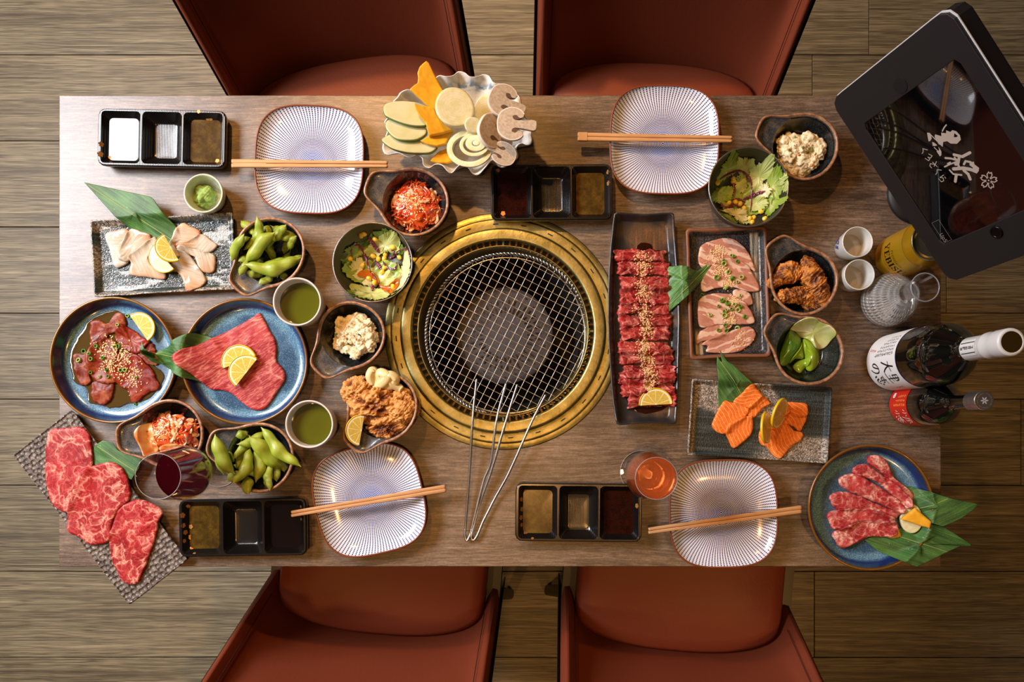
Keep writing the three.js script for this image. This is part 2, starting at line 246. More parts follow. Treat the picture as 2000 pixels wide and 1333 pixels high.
{
  const w = TX1 - TX0, d = TZ1 - TZ0, s = new THREE.Shape(), gx = GC[0] - (TX0 + TX1) / 2, gz = GC[1] - (TZ0 + TZ1) / 2, r = 0.003;
  s.moveTo(-w / 2, -d / 2); s.lineTo(w / 2, -d / 2); s.lineTo(w / 2, d / 2); s.lineTo(-w / 2, d / 2); s.closePath();
  const hole = new THREE.Path(); hole.absarc(gx, gz, GR - 0.02, 0, Math.PI * 2, true); s.holes.push(hole);
  const g = new THREE.ExtrudeGeometry(s, { depth: 0.032, bevelEnabled: true, bevelSize: 0.0012, bevelThickness: 0.0012, bevelOffset: -0.0012, bevelSegments: 2, curveSegments: 64 });
  g.rotateX(Math.PI / 2); g.translate(0, TOP - 0.0012, 0);     // shape y becomes z, depth goes down
  const p = g.attributes.position, uv = g.attributes.uv; for (let i = 0; i < p.count; i++) uv.setXY(i, p.getX(i) / w + 0.5, 0.5 - p.getZ(i) / d);
  g.computeVertexNormals(); part('tabletop', g, tableMat, table);
  part('edge_band', mergeGeometries([box(w + 0.001, 0.028, 0.001, 0.0004, 0, TOP - 0.018, d / 2), box(w + 0.001, 0.028, 0.001, 0.0004, 0, TOP - 0.018, -d / 2), box(0.001, 0.028, d, 0.0004, w / 2, TOP - 0.018, 0), box(0.001, 0.028, d, 0.0004, -w / 2, TOP - 0.018, 0)]), edgeMat, table);
  for (const [a, b] of [[-1, -1], [1, -1], [-1, 1], [1, 1]]) part('leg', box(0.06, TOP - 0.036, 0.06, 0.004, a * (w / 2 - 0.09), (TOP - 0.036) / 2, b * (d / 2 - 0.1)), blackMetal, table);
  part('apron', mergeGeometries([box(w - 0.24, 0.05, 0.02, 0.002, 0, TOP - 0.061, d / 2 - 0.1), box(w - 0.24, 0.05, 0.02, 0.002, 0, TOP - 0.061, -d / 2 + 0.1)]), blackMetal, table);
}

// ------------------------------------------------------------------ chairs
const grainTex = texture(256, 256, (u, v) => { const n = 0.5 + fbm(u * 24, v * 24, 4, 3, 24, 24) * 0.6; return [n, n, n]; }, false);
tile(grainTex, 0.09);
const leather = phy({ color: new THREE.Color(0.185, 0.040, 0.017), roughness: 0.46, specularIntensity: 0.6, bumpMap: grainTex, bumpScale: 0.00012 }), shellMat = std({ color: 0x0a0a0c, roughness: 0.42 }), threadMat = std({ color: 0x2a0c06, roughness: 0.8 });
function chair(label, x, z, turn) {    // x, z: middle of the seat's rear arc; local +z points to the back
  const o = thing('dining_chair', label, 'chair', [x, 0, z], turn, 'leather tub chairs around the table');
  const SH = 0.455, W = 0.197, H0 = 0.40, H1 = 0.83, nU = 48, nV = 22;
  const at = (q, y, off) => {   // q -1..1 from wing to wing, y height, off outwards
    const th = Math.min(Math.abs(q) * 1.5708, 1.5708), sg = Math.sign(q), s = Math.sin(th), c = Math.max(0, Math.cos(th)), wing = s ** 6;
    const lean = (y - 0.42) * lerp(0.22, 0.38, wing), sx = sg * Math.pow(s, 0.80), zz = -0.09 * (1 - Math.pow(c, 0.68));
    const nx = sx, nz = Math.pow(c, 0.8) + 0.02, l = Math.hypot(nx, nz);
    return [sx * W + nx / l * off, y, zz + lean + nz / l * off];
  };
  // seat cushion: follows the back behind, straight at the front
  const plan = []; for (let i = 0; i <= 40; i++) { const p = at(-1 + 2 * i / 40, SH, -0.003); plan.push([p[0], p[2]]); }
  for (let i = 1; i <= 10; i++) plan.push([W - 0.003, -0.09 - 0.29 * i / 10]);
  for (let i = 0; i <= 20; i++) { const q = 1 - 2 * i / 20; plan.push([q * (W - 0.012), -0.40 - 0.025 * (1 - q ** 4)]); }
  for (let i = 10; i > 0; i--) plan.push([-(W - 0.003), -0.09 - 0.29 * i / 10]);
  const even = resample(plan, 96, false).reverse(), lay = (k, y, dx = 0) => even.map(([u, w]) => [u * k * (1 + dx), y, (w + 0.2) * k * (1 + dx) - 0.2]);
  part('seat', loft([lay(0.97, SH - 0.085), lay(1, SH - 0.075), lay(1, SH - 0.03), lay(0.985, SH - 0.010), lay(0.95, SH + 0.001), lay(0.85, SH + 0.008), lay(0.6, SH + 0.014), lay(0.3, SH + 0.016)], { capA: true, capB: true }), leather, o);
  const sheet = (offA, offB, yA, top, reach = 1) => { const rings = []; for (let i = 0; i <= nU; i++) { const q = (-1 + 2 * i / nU) * reach, ring = [], e = Math.min(1, (nU / 2 - Math.abs(i - nU / 2)) / 1.6), m = (offA + offB) / 2, hA = (m - offA) * Math.sqrt(0.12 + 0.88 * e), hB = (offB - m) * Math.sqrt(0.12 + 0.88 * e), yB = top(q);
      for (let k = 0; k <= nV; k++) ring.push(at(q, lerp(yA, yB, k / nV), m - hA)); for (let k = 1; k < 5; k++) { const a = k / 5 * Math.PI; const p = at(q, yB, lerp(m - hA, m + hB, (1 - Math.cos(a)) / 2)); p[1] += Math.sin(a) * (hA + hB) / 2; ring.push(p); } for (let k = nV; k >= 0; k--) ring.push(at(q, lerp(yA, yB, k / nV), m + hB)); rings.push(ring); }
    return loft(rings, { capA: true, capB: true, flip: true }); };
  part('backrest', sheet(0, 0.026, H0, (q) => H1 - 0.02 * q * q), leather, o);
  part('shell', sheet(0.0262, 0.0315, 0.33, (q) => H1 - 0.03 - 0.02 * q * q, 0.95), shellMat, o);
  for (const s of [-1, 1]) part('seam', tube(Array.from({ length: 12 }, (_, k) => at(s * 0.975, 0.47 + 0.34 * k / 11, -0.0005)), 0.0007, 40, 5), threadMat, o);
  part('seat_shell', loft([lay(0.92, SH - 0.135), lay(1.0, SH - 0.12, 0.10), lay(1.0, SH - 0.05, 0.14), lay(1, SH - 0.044, 0.13), lay(1, SH - 0.05, 0.02)], { capA: true, capB: true }), shellMat, o);
  for (const [sx, zz, spread] of [[-1, -0.36, -0.05], [1, -0.36, -0.05], [-1, -0.07, 0.07], [1, -0.07, 0.07]]) {
    const g = loft([[0, 0.013], [0.7, 0.016], [1, 0.021]].map(([f, r]) => roundRect(r * 1.5, r * 2, r * 0.6, lerp(0, SH - 0.12, f), 32, sx * lerp(W + 0.035, W - 0.012, f), zz + spread * (1 - f))), { capA: true, capB: true });
    part('leg', g, shellMat, o);
  }
  return o;
}
const chairAt = (u, v) => P(u, v, -0.262);
{ const R = Math.PI / 180; let c;
  c = chairAt(680, 112); chair('reddish brown leather chair at the back, left one, turned slightly away behind the vegetable platter', c[0], c[1], Math.PI + 9 * R);
  c = chairAt(1282, 119); chair('reddish brown leather chair at the back, right one, behind the upper right striped plate', c[0], c[1], Math.PI - 3 * R);
  c = chairAt(735, 1241); chair('reddish brown leather chair at the front, left one, below the striped plate with crossed chopsticks', c[0], c[1], -5 * R);
  c = chairAt(1322, 1274); chair('reddish brown leather chair at the front, right one, below the pink wine glass', c[0], c[1], -5 * R);
}

// ------------------------------------------------------------------ grill set into the table
const brassTex = texture(512, 512, (u, v) => { const n = 0.5 + fbm(u * 10, v * 10, 5, 91, 10, 10) * 0.8; return [n, n, n]; }, false); tile(brassTex, 0.12);
const brassCol = texture(512, 512, (u, v) => { const n = fbm(u * 7, v * 7, 5, 17, 7, 7) + 0.4 * fbm(u * 60, v * 60, 2, 5, 60, 60); return mix3(hex('#8d864f'), hex('#bbb480'), clamp(0.55 + n * 0.6)); }); tile(brassCol, 0.15);
const brass = std({ map: brassCol, metalness: 1, roughness: 0.34, bumpMap: brassTex, bumpScale: 0.0003 }), darkBrass = std({ color: 0x5a4620, metalness: 1, roughness: 0.38 }), steel = std({ color: 0xb9b9bb, metalness: 1, roughness: 0.27 }), wireMat = std({ color: 0xc9c6bd, metalness: 1, roughness: 0.35 }), soot = std({ color: 0x060606, roughness: 0.6 }), iron = std({ color: 0x1e1d1e, roughness: 0.55, metalness: 0.3 });
brass.roughness = 0.40;
const planar = (g) => { const q = g.attributes.position, t = g.attributes.uv; for (let i = 0; i < q.count; i++) t.setXY(i, q.getX(i), q.getZ(i)); return g; };
const planarBrass = std({ color: 0x9c8f5f, metalness: 1, roughness: 0.38 });
const grill = thing('table_grill', 'round brass tabletop grill with a perforated ring and black fire pit', 'grill', [GC[0], TOP, GC[1]]);
{
  const s = 1 / 1280;   // ring radii measured in pixels at table height
  part('flange', planar(lathe([[203 * s, 0.0], [205 * s, 0.0025], [222 * s, 0.0025], [230 * s, 0.0018], [232 * s, 0.0002], [226 * s, -0.0005]], 128)), brass, grill);
  part('slotted_ring', planar(lathe([[198 * s, 0.004], [201 * s, 0.0045], [215 * s, 0.0055], [219 * s, 0.004], [220 * s, 0.0022]], 128)), brass, grill);
  for (let k = 0; k < 24; k++) { const a = k / 24 * Math.PI * 2 + 0.07, g = new THREE.BoxGeometry(0.0016, 0.0012, 0.008); g.translate(208.5 * s, 0.0050, 0); g.rotateY(a); part('slot', g, soot, grill); }
  part('upper_ring', planar(lathe([[201 * s, 0.0035], [200 * s, 0.008], [198 * s, 0.011], [194 * s, 0.0122], [180 * s, 0.0122], [176.5 * s, 0.011], [175.5 * s, 0.008], [175.3 * s, 0.002]], 128)), brass, grill);
  part('vent_floor', lathe([[165 * s, -0.003], [176 * s, -0.003]], 96), soot, grill);
  for (let k = 0; k < 84; k++) { const a = k / 84 * Math.PI * 2, g = new THREE.BoxGeometry(0.0105, 0.006, 0.0028); g.translate(170.5 * s, 0.0005, 0); g.rotateY(a); part('vent_rib', g, k % 21 ? darkBrass : brass, grill); }
  part('vent_ring', lathe([[167 * s, -0.003], [167 * s, 0.0055], [165.6 * s, 0.0065], [164 * s, 0.0055], [161.5 * s, -0.004], [157 * s, -0.010], [152 * s, -0.034]], 128), planarBrass, grill);
  part('pit_wall', lathe([[153 * s, -0.018], [150 * s, -0.06], [138 * s, -0.14], [0.02, -0.145], [0, -0.145]], 96), soot, grill);
  const cover = new THREE.Group(); // burner cover: a shallow cone plate with radial slots, cut with a ring of dark insets
  const top = part('burner_cover', lathe([[0, -0.046], [0.03, -0.047], [0.070, -0.053], [0.0765, -0.056], [0.0775, -0.060], [0.074, -0.064], [0, -0.064]], 96), std({ color: 0x4a484b, roughness: 0.62, metalness: 0.35, bumpMap: grainTex, bumpScale: 0.0006 }), grill);
  const yAt = (r) => -0.0455 - Math.max(0, r - 0.03) * 0.15, r8 = rng(8);
  for (const [r, n, len] of [[0.040, 36, 0.0085], [0.0525, 36, 0.0075]]) for (let k = 0; k < n; k++) { const a = k / n * Math.PI * 2 + (r > 0.05 ? 0.06 : 0), g = new THREE.BoxGeometry(len, 0.0012, 0.0018); g.rotateZ(-0.13); g.translate(r, yAt(r) - 0.0001, 0); g.rotateY(a); part('burner_slot', g, soot, top); }
  for (let k = 0; k < 24; k++) { const a = k / 24 * Math.PI * 2, r = k % 2 ? 0.0635 : 0.067, g = new THREE.CylinderGeometry(0.0012, 0.0012, 0.0012, 8); g.translate(r, yAt(r) - 0.0001, 0); g.rotateY(a); part('burner_hole', g, soot, top); }
}
{ // wire net resting in the grill
  const [nx, nz] = P(991, 655.5, -0.004), R = 0.1245, net = thing('grill_net', 'round wire grill net with a twisted steel rim over the fire pit', 'grill net', [nx, TOP - 0.004, nz]);
  const twist = (ph) => Array.from({ length: 420 }, (_, k) => { const a = k / 420 * Math.PI * 2, w = a * 70 + ph; return [(R + 0.0016 * Math.cos(w)) * Math.cos(a), 0.0025 + 0.0016 * Math.sin(w), (R + 0.0016 * Math.cos(w)) * Math.sin(a)]; });
  part('rim', mergeGeometries([tube(twist(0), 0.0014, 840, 6, true), tube(twist(Math.PI), 0.0014, 840, 6, true)]), steel, net);
  part('inner_rim', new THREE.TorusGeometry(R - 0.0055, 0.0012, 8, 128).rotateX(Math.PI / 2), steel, net);
  const step = 0.01165, a0 = 27 * Math.PI / 180;
  for (let f = 0; f < 2; f++) for (let k = -10; k <= 10; k++) {
    const d = (k + 0.3) * step, half = Math.sqrt(Math.max(0, R * R - d * d)); if (half < 0.02) continue;
    const n = Math.round(half * 2 / 0.0029), pts = Array.from({ length: n + 1 }, (_, i) => { const q = -half + 2 * half * i / n; return [q, (f ? 1 : -1) * 0.0006 * Math.cos(Math.PI * (q / step - 0.3)) * (k % 2 ? 1 : -1), d]; });
    const g = tube(pts, 0.00048, n, 5); g.rotateY(-(a0 + f * Math.PI / 2 * 1.0)); part('wire', g, wireMat, net);
  }
}
// ------------------------------------------------------------------ tableware
const D2R = Math.PI / 180;
const at3 = (u, v, h) => { const [x, z] = P(u, v, h); return [x, TOP, z]; };
// --- plates with a ray pattern
const rayTex = canvasTexture(1536, 1536, (g, w) => {
  g.fillStyle = '#e3e9f3'; g.fillRect(0, 0, w, w); g.translate(w / 2, w / 2);
  const R = w / 2 * 1.12, n = 108, rings = 40;
  for (let k = 0; k < n; k++) { const a = k / n * Math.PI * 2; g.save(); g.rotate(a); for (let i = 1; i < rings; i++) { const r0 = (i + 0.04) / rings * R, r1 = (i + 0.76) / rings * R, wd = Math.min(w * 0.0096, r0 * 0.058 * 0.8), t = clamp(i / 14); g.fillStyle = 'rgb(' + [lerp(80, 26, t), lerp(108, 36, t), lerp(180, 104, t)].map(Math.round).join(',') + ')'; g.fillRect(r0, -wd / 2, r1 - r0, wd); } g.restore(); }
  for (let i = 0; i < 9; i++) { const r = (i + 0.4) / rings * R; g.strokeStyle = 'rgba(52,82,160,' + (0.95 - i * 0.09) + ')'; g.lineWidth = R / rings * 0.58; g.beginPath(); g.arc(0, 0, r, 0, 7); g.stroke(); }
  g.fillStyle = '#2a4488'; g.beginPath(); g.arc(0, 0, R / rings * 0.4, 0, 7); g.fill();
});
const porcelain = phy({ color: 0xe9e9e6, roughness: 0.16, clearcoat: 0.6, clearcoatRoughness: 0.06 }), rayMat = phy({ map: rayTex, roughness: 0.16, clearcoat: 0.6, clearcoatRoughness: 0.06 }), brownRim = std({ color: 0x7a3a1c, roughness: 0.35 });
function rayPlate(u, v, size, rot, label) {
  const h = 0.022, R = LEN(size / 2, h), o = thing('striped_plate', label, 'plate', at3(u, v, h), -rot * D2R, 'square plates with blue rays');
  const out = (s, y, e = 3.1) => polar((a) => { const c = Math.abs(Math.cos(a)), q = Math.abs(Math.sin(a)), k = 1 + (1 - s) * 0.2; return s * R / Math.pow(c ** e + q ** e, 1 / e); }, y, 128);
  part('underside', loft([out(0.5, 0.0005), out(0.54, 0), out(0.56, 0.003), out(0.8, 0.0075), out(0.93, 0.0155), out(0.992, h - 0.001)], { capA: true }), porcelain, o);
  part('face', loft([out(0.985, h), out(0.95, h - 0.0035), out(0.88, 0.0135), out(0.78, 0.0092), out(0.6, 0.0066, 2.8), out(0.3, 0.0055, 2.4), out(0.05, 0.0052, 2)], { capB: true, uv: (p) => [p[0] / R / 2 + 0.5, 0.5 - p[2] / R / 2] }), rayMat, o);
  part('rim', new THREE.TubeGeometry(new THREE.CatmullRomCurve3(out(0.989, h).map(V3), true), 256, 0.0013, 8, true), brownRim, o);
  return o;
}
const rayPlates = [
  rayPlate(604, 311.5, 213, 2, 'square white plate with blue rays, upper left, between the sauce tray and the vegetable platter'),
  rayPlate(1298, 273, 214, 1, 'square white plate with blue rays under joined chopsticks, upper right, overlapping the back table edge'),
  rayPlate(721, 977.5, 214, -12.6, 'square white plate with blue rays, turned askew, touching the fried chicken bowl'),
  rayPlate(1413.5, 1004, 212, -1, 'square white plate with blue rays beside the pink wine glass'),
];
// --- chopsticks
const bamboo = texture(256, 256, (u, v) => { const n = fbm(u * 4, v * 60, 3, 7, 4, 60); return mix3(hex('#a9794a'), hex('#d8ab78'), clamp(0.55 + n * 0.9)); }); tile(bamboo, 0.12, 0.02);
const bambooMat = std({ map: bamboo, roughness: 0.55 });
function stick(len, wA, wB, hh) { return loft([[0, 0.9], [0.01, 1], [0.5, 1], [0.99, 1], [1, 0.9]].map(([f, k]) => { const w = lerp(wA, wB, f) * k / 2, t = hh * k / 2; return [[len * (f - 0.5), t, -w * 0.6], [len * (f - 0.5), t, w * 0.6], [len * (f - 0.5), t * 0.5, w], [len * (f - 0.5), -t * 0.5, w], [len * (f - 0.5), -t, w * 0.6], [len * (f - 0.5), -t, -w * 0.6], [len * (f - 0.5), -t * 0.5, -w], [len * (f - 0.5), t * 0.5, -w]]; }), { capA: true, capB: true, flip: true }); }
const CH_H = 0.0265;
function span(u0, v0, u1, v1, h) { const a = P(u0, v0, h), b = P(u1, v1, h); return { x: (a[0] + b[0]) / 2, z: (a[1] + b[1]) / 2, len: Math.hypot(b[0] - a[0], b[1] - a[1]), turn: -Math.atan2(b[1] - a[1], b[0] - a[0]) }; }
function joined(u0, v0, u1, v1, label, head) {
  const s = span(u0, v0, u1, v1, CH_H), o = thing('chopsticks', label, 'chopsticks', [s.x, TOP + CH_H, s.z], s.turn);
  for (const k of [-1, 1]) { const g = stick(s.len, 0.0062, 0.0046, 0.0048); g.translate(0, 0, k * 0.0029); part('stick', g, bambooMat, o).rotation.y = k * 0.0022; }
  part('joint', head ? box(0.014, 0.0056, 0.0128, 0.001, -s.len / 2 + 0.008, 0, 0) : box(0.05, 0.003, 0.003, 0.0005, -s.len / 2 + 0.027, 0, 0), bambooMat, o);
}
joined(452.8, 319.5, 757, 321.5, 'pair of joined bamboo chopsticks lying level across the upper left striped plate');
joined(1128, 267.3, 1429.6, 272.5, 'joined bamboo chopsticks with a wide unsplit head on the upper right striped plate', true);
for (const [a, b, where] of [[[569.4, 1001.2, 870, 950.8], [569.4, 1007.8, 871, 957.9], 'tilted striped plate, tips over dark sauce'], [[1266.5, 1034.2, 1565, 991.4], [1266.5, 1040.8, 1565, 999.3], 'striped plate beside the pink wine glass']])
  [a, b].forEach((q, i) => { const s = span(...q, CH_H); solo('chopstick', (i ? 'lower' : 'upper') + ' one of two separate chopsticks on the ' + where, 'chopstick', stick(s.len, 0.0046, 0.006, 0.0046), bambooMat, [s.x, TOP + CH_H, s.z]).rotation.y = s.turn; });

// --- three part sauce trays
const ribTex = texture(64, 8, (u) => { const n = 0.5 + 0.5 * Math.sin(u * Math.PI * 4); return [n, n, n]; }, false); tile(ribTex, 0.0048);
const trayMat = phy({ color: 0x0d0c0c, roughness: 0.24, clearcoat: 0.35, clearcoatRoughness: 0.18, bumpMap: ribTex, bumpScale: 0.00012 }), goldMat = std({ color: 0xc08a4a, roughness: 0.4, metalness: 0.55 });
const speck = (base, dots, seed, f = 90, th = 0.22) => { const t = texture(256, 256, (u, v) => { const n = fbm(u * f, v * f, 2, seed, f, f), m = fbm(u * 8, v * 8, 3, seed + 3, 8, 8); return mix3(mix3(hex(base), hex(dots), clamp(0.4 + m)), hex(dots), sstep(th, th + 0.15, n)); }); return tile(t, 0.06); };
const SAUCE = {
  soy: phy({ color: 0x140805, roughness: 0.06, clearcoat: 1 }), milkySoy: phy({ color: 0x1a120e, roughness: 0.05, specularIntensity: 0.72 }),
  amber: phy({ map: speck('#5a4418', '#3a2a10', 3), roughness: 0.16, specularIntensity: 0.35 }), chili: phy({ map: speck('#160805', '#2c0c07', 9, 60, 0.1), roughness: 0.14, specularIntensity: 0.35 }),
};
function blossom(r) { const s = new THREE.Shape(); for (let i = 0; i <= 60; i++) { const a = i / 60 * Math.PI * 2, k = r * (0.55 + 0.45 * Math.pow(Math.abs(Math.cos(a * 2.5)), 0.6) - 0.18 * Math.exp(-((((a * 5 / (2 * Math.PI)) % 1 + 1) % 1 - 0.0) ** 2) * 90)); s[i ? 'lineTo' : 'moveTo'](k * Math.cos(a), k * Math.sin(a)); } const hole = new THREE.Path(); hole.absarc(0, 0, r * 0.12, 0, 7, true); s.holes.push(hole); const g = new THREE.ExtrudeGeometry(s, { depth: 0.0002, bevelEnabled: false, curveSegments: 8 }); g.rotateX(-Math.PI / 2); return g; }
function sauceTray(u, v, rot, scale, label, fills, flowers) {
  const H = 0.0225, W = 0.191, D = 0.0855, o = thing('sauce_tray', label, 'sauce dish', at3(u, v, H), -rot * D2R, 'black three part sauce trays'); o.scale.set(scale[0], 1, scale[1]);
  const ww = 0.0588, dd = 0.0782, xs = [-0.0618, 0, 0.0618], wav = 0.02;
  const rr = (w, d, r, y, cx = 0) => roundRect(w, d, r, y, 96, cx, 0, cx ? 0 : 0.004);
  const top = new THREE.Shape(rr(W - 0.003, D - 0.003, 0.009, 0).map((p) => new THREE.Vector2(p[0], -p[2])));
  for (const x of xs) top.holes.push(new THREE.Path(roundRect(ww, dd, 0.006, 0, 96, x).map((p) => new THREE.Vector2(p[0], -p[2])).reverse()));
  const face = new THREE.ShapeGeometry(top, 1); face.rotateX(-Math.PI / 2); face.translate(0, H, 0);
  const pieces = [face, loft([rr(W - 0.012, D - 0.012, 0.006, 0.0), rr(W - 0.006, D - 0.006, 0.008, 0.003), rr(W, D, 0.01, H - 0.006), rr(W, D, 0.01, H - 0.002), rr(W - 0.001, D - 0.001, 0.0095, H - 0.0006), rr(W - 0.003, D - 0.003, 0.009, H)], { capA: true })];
  const bedY = 0.0062;
  for (const x of xs) pieces.push(loft([[0, 0, H], [0.0006, 0.006, H - 0.0006], [0.0014, 0.006, H - 0.003], [0.0088, 0.006, H - 0.0125], [0.0118, 0.006, bedY + 0.0006], [0.0138, 0.005, bedY], [0.02, 0.004, bedY - 0.0004]].map(([i, r, y]) => roundRect(ww - 2 * i, dd - 2 * i, 0.006, y, 96, x)), { capB: true }));
  pieces.forEach((g) => { for (const k of Object.keys(g.attributes)) if (!['position', 'normal', 'uv'].includes(k)) g.deleteAttribute(k); if (!g.index) g.setIndex([...Array(g.attributes.position.count).keys()]); const p = g.attributes.position, q = new Float32Array(p.count * 2); for (let i = 0; i < p.count; i++) { q[2 * i] = p.getX(i); q[2 * i + 1] = p.getZ(i); } g.setAttribute('uv', new THREE.BufferAttribute(q, 2)); });
  part('tray', mergeGeometries(pieces), trayMat, o);
  fills.forEach((f, i) => { if (!f) return; const y = f[2] ?? 0.0128, inset = 0.0014 + 0.0074 * clamp((H - 0.003 - y) / 0.0095) - 0.0004, sh = f[1] ?? [0, 0];
    part('sauce', loft([roundRect(ww - 2 * inset, dd - 2 * inset, 0.005, y, 96, xs[i]), roundRect(ww - 2 * inset - 0.0012, dd - 2 * inset - 0.0012, 0.005, y - 0.0003, 96, xs[i])], { capB: true }), SAUCE[f[0]], o, { soy: 'dark soy sauce', milkySoy: 'glossy soy sauce mirroring the light', amber: 'cloudy amber citrus sauce', chili: 'dark red chili sauce' }[f[0]]); });
  o.updateMatrixWorld(true); const top2 = surface([o]);
  for (const [fu, fv, r] of flowers) { const [x, z] = P(fu, fv, 0.018), g = blossom(r ?? 0.0042); const e = 0.002, y = top2(x, z), sx = (top2(x + e, z) - top2(x - e, z)) / (2 * e), sz = (top2(x, z + e) - top2(x, z - e)) / (2 * e); const m = part('blossom', g.scale(0.8, 1, 0.8), goldMat, o); const n = new THREE.Vector3(-clamp(sx, -2, 2), 1, -clamp(sz, -2, 2)).normalize(); m.position.copy(o.worldToLocal(new THREE.Vector3(x, TOP + y, z).addScaledVector(n, 0.0002))); m.quaternion.setFromUnitVectors(new THREE.Vector3(0, 1, 0), n); m.rotateY(fu); }
  return o;
}
sauceTray(315.5, 269.5, 1.2, [1, 1], 'black three part sauce tray at the upper left corner with a mirror-bright soy well', [['milkySoy', , 0.0125], null, ['amber', , 0.0125]], [A1([445, 505]), A1([440, 592]), A1([490, 600, 0]), A1([1360, 272]), A1([1290, 225]), A1([1430, 632])].map(([u, v], i) => [u, v, [0.0055, 0.006, 0.003, 0.0066, 0.0035, 0.0045][i]]));
const trayBack = sauceTray(1077, 376.5, -0.4, [0.95, 0.98], 'black three part sauce tray beside the vegetable platter with dark red chili sauce', [['chili', , 0.0135], null, ['amber', , 0.0125]], [A4([203, 706]), A4([1028, 722]), A4([1030, 808]), A4([240, 1025])].map(([u, v], i) => [u, v, [0.0045, 0.0055, 0.005, 0.005][i]]));
trayBack.position.y += 0.0028;
sauceTray(474, 1031, -0.8, [1.0, 1.01], 'black three part sauce tray at the lower left, under the chopstick tips', [['amber', , 0.0125], null, ['soy', , 0.0125]], [B3([102, 900]), B3([72, 968]), B3([75, 1045]), B3([115, 1060]), B3([85, 1100]), B3([110, 1140]), B3([80, 1165]), B3([122, 1226]), B3([160, 1260]), B3([965, 905]), B3([968, 1000])].map(([u, v], i) => [u, v, [0.0045, 0.0055, 0.005, 0.0045, 0.005, 0.005, 0.004, 0.0055, 0.003, 0.003, 0.003][i]]));
sauceTray(1130, 1002, 0.6, [0.99, 1.02], 'black three part sauce tray below the grill, beside the pink wine glass', [['amber', , 0.0125], null, ['chili', , 0.0125]], [C2([155, 463]), C2([127, 520]), C2([130, 585]), C2([125, 640]), C2([128, 688]), C2([155, 742]), C2([880, 562]), C2([200, 772])].map(([u, v], i) => [u, v, [0.0045, 0.0045, 0.005, 0.005, 0.004, 0.0045, 0.005, 0.003][i]]));

// --- round blue plates
const blueTex = texture(1024, 1024, (u, v) => {
  const x = u * 2 - 1, y = v * 2 - 1, r = Math.hypot(x, y), sp = hash(Math.floor(u * 210), Math.floor(v * 210), 3), sp2 = vnoise(u * 130, v * 130, 9), n = fbm(u * 6, v * 6, 4, 4);
  let c = mix3(hex('#2c4a68'), hex('#40617f'), clamp(0.5 + n * 1.2));
  c = mix3(c, hex('#9fb4c4'), clamp((sp - 0.62) * 1.6 + sp2 * 0.2) * 0.7);
  const wall = sstep(0.70, 0.80, r + n * 0.08), out = sstep(0.86, 0.93, r + n * 0.03);
  c = mix3(c, mix3(hex('#44789a'), hex('#8fbccd'), clamp(sp * 1.1 + sp2 * 0.3)), wall * (1 - out) * 0.75 * (0.55 + 0.45 * clamp(0.5 + fbm(u * 2.5, v * 2.5, 2, 77) * 2)));
  c = mix3(c, hex('#18275e'), out * 0.85); c = mix3(c, hex('#4b3119'), sstep(0.945, 0.975, r));
  return c;
}, true, false);
const blueMat = phy({ map: blueTex, roughness: 0.2, clearcoat: 0.7, clearcoatRoughness: 0.08 }), goldRim = phy({ color: 0x7a5218, roughness: 0.26, metalness: 0.25, clearcoat: 0.5 }), darkFoot = std({ color: 0x2a241f, roughness: 0.6 });
function bluePlate(u, v, r, label) {
  const h = 0.027, R = LEN(r, h), o = thing('blue_plate', label, 'plate', at3(u, v, h), 0, 'round blue plates with brown rims');
  const lay = (k, y) => polar(R * k, y, 128);
  part('underside', loft([lay(0.58, 0.0005), lay(0.60, 0), lay(0.62, 0.003), lay(0.86, 0.0042), lay(0.94, 0.0085), lay(0.97, 0.017), lay(0.995, h - 0.002)], { capA: true }), darkFoot, o);
  part('face', loft([lay(0.975, h - 0.0005), lay(0.955, h - 0.005), lay(0.925, 0.0115), lay(0.88, 0.0075), lay(0.8, 0.0058), lay(0.5, 0.0052), lay(0.1, 0.005)], { capB: true, uv: (p) => [p[0] / R / 2 + 0.5, 0.5 - p[2] / R / 2] }), blueMat, o);
  part('rim', new THREE.TorusGeometry(R * 0.985, 0.0019, 12, 160).rotateX(Math.PI / 2).translate(0, h - 0.001, 0), goldRim, o);
  return o;
}
const plateMarinated = bluePlate(220, 703.6, 123.5, 'round blue plate at the left table edge holding marinated beef in sauce');
const plateLean = bluePlate(477, 706.6, 123.4, 'round blue plate holding one large lean beef slice and two lemon halves');
const plateStrips = bluePlate(1701.6, 992, 123, 'round blue plate at the lower right corner holding fanned marbled beef strips');

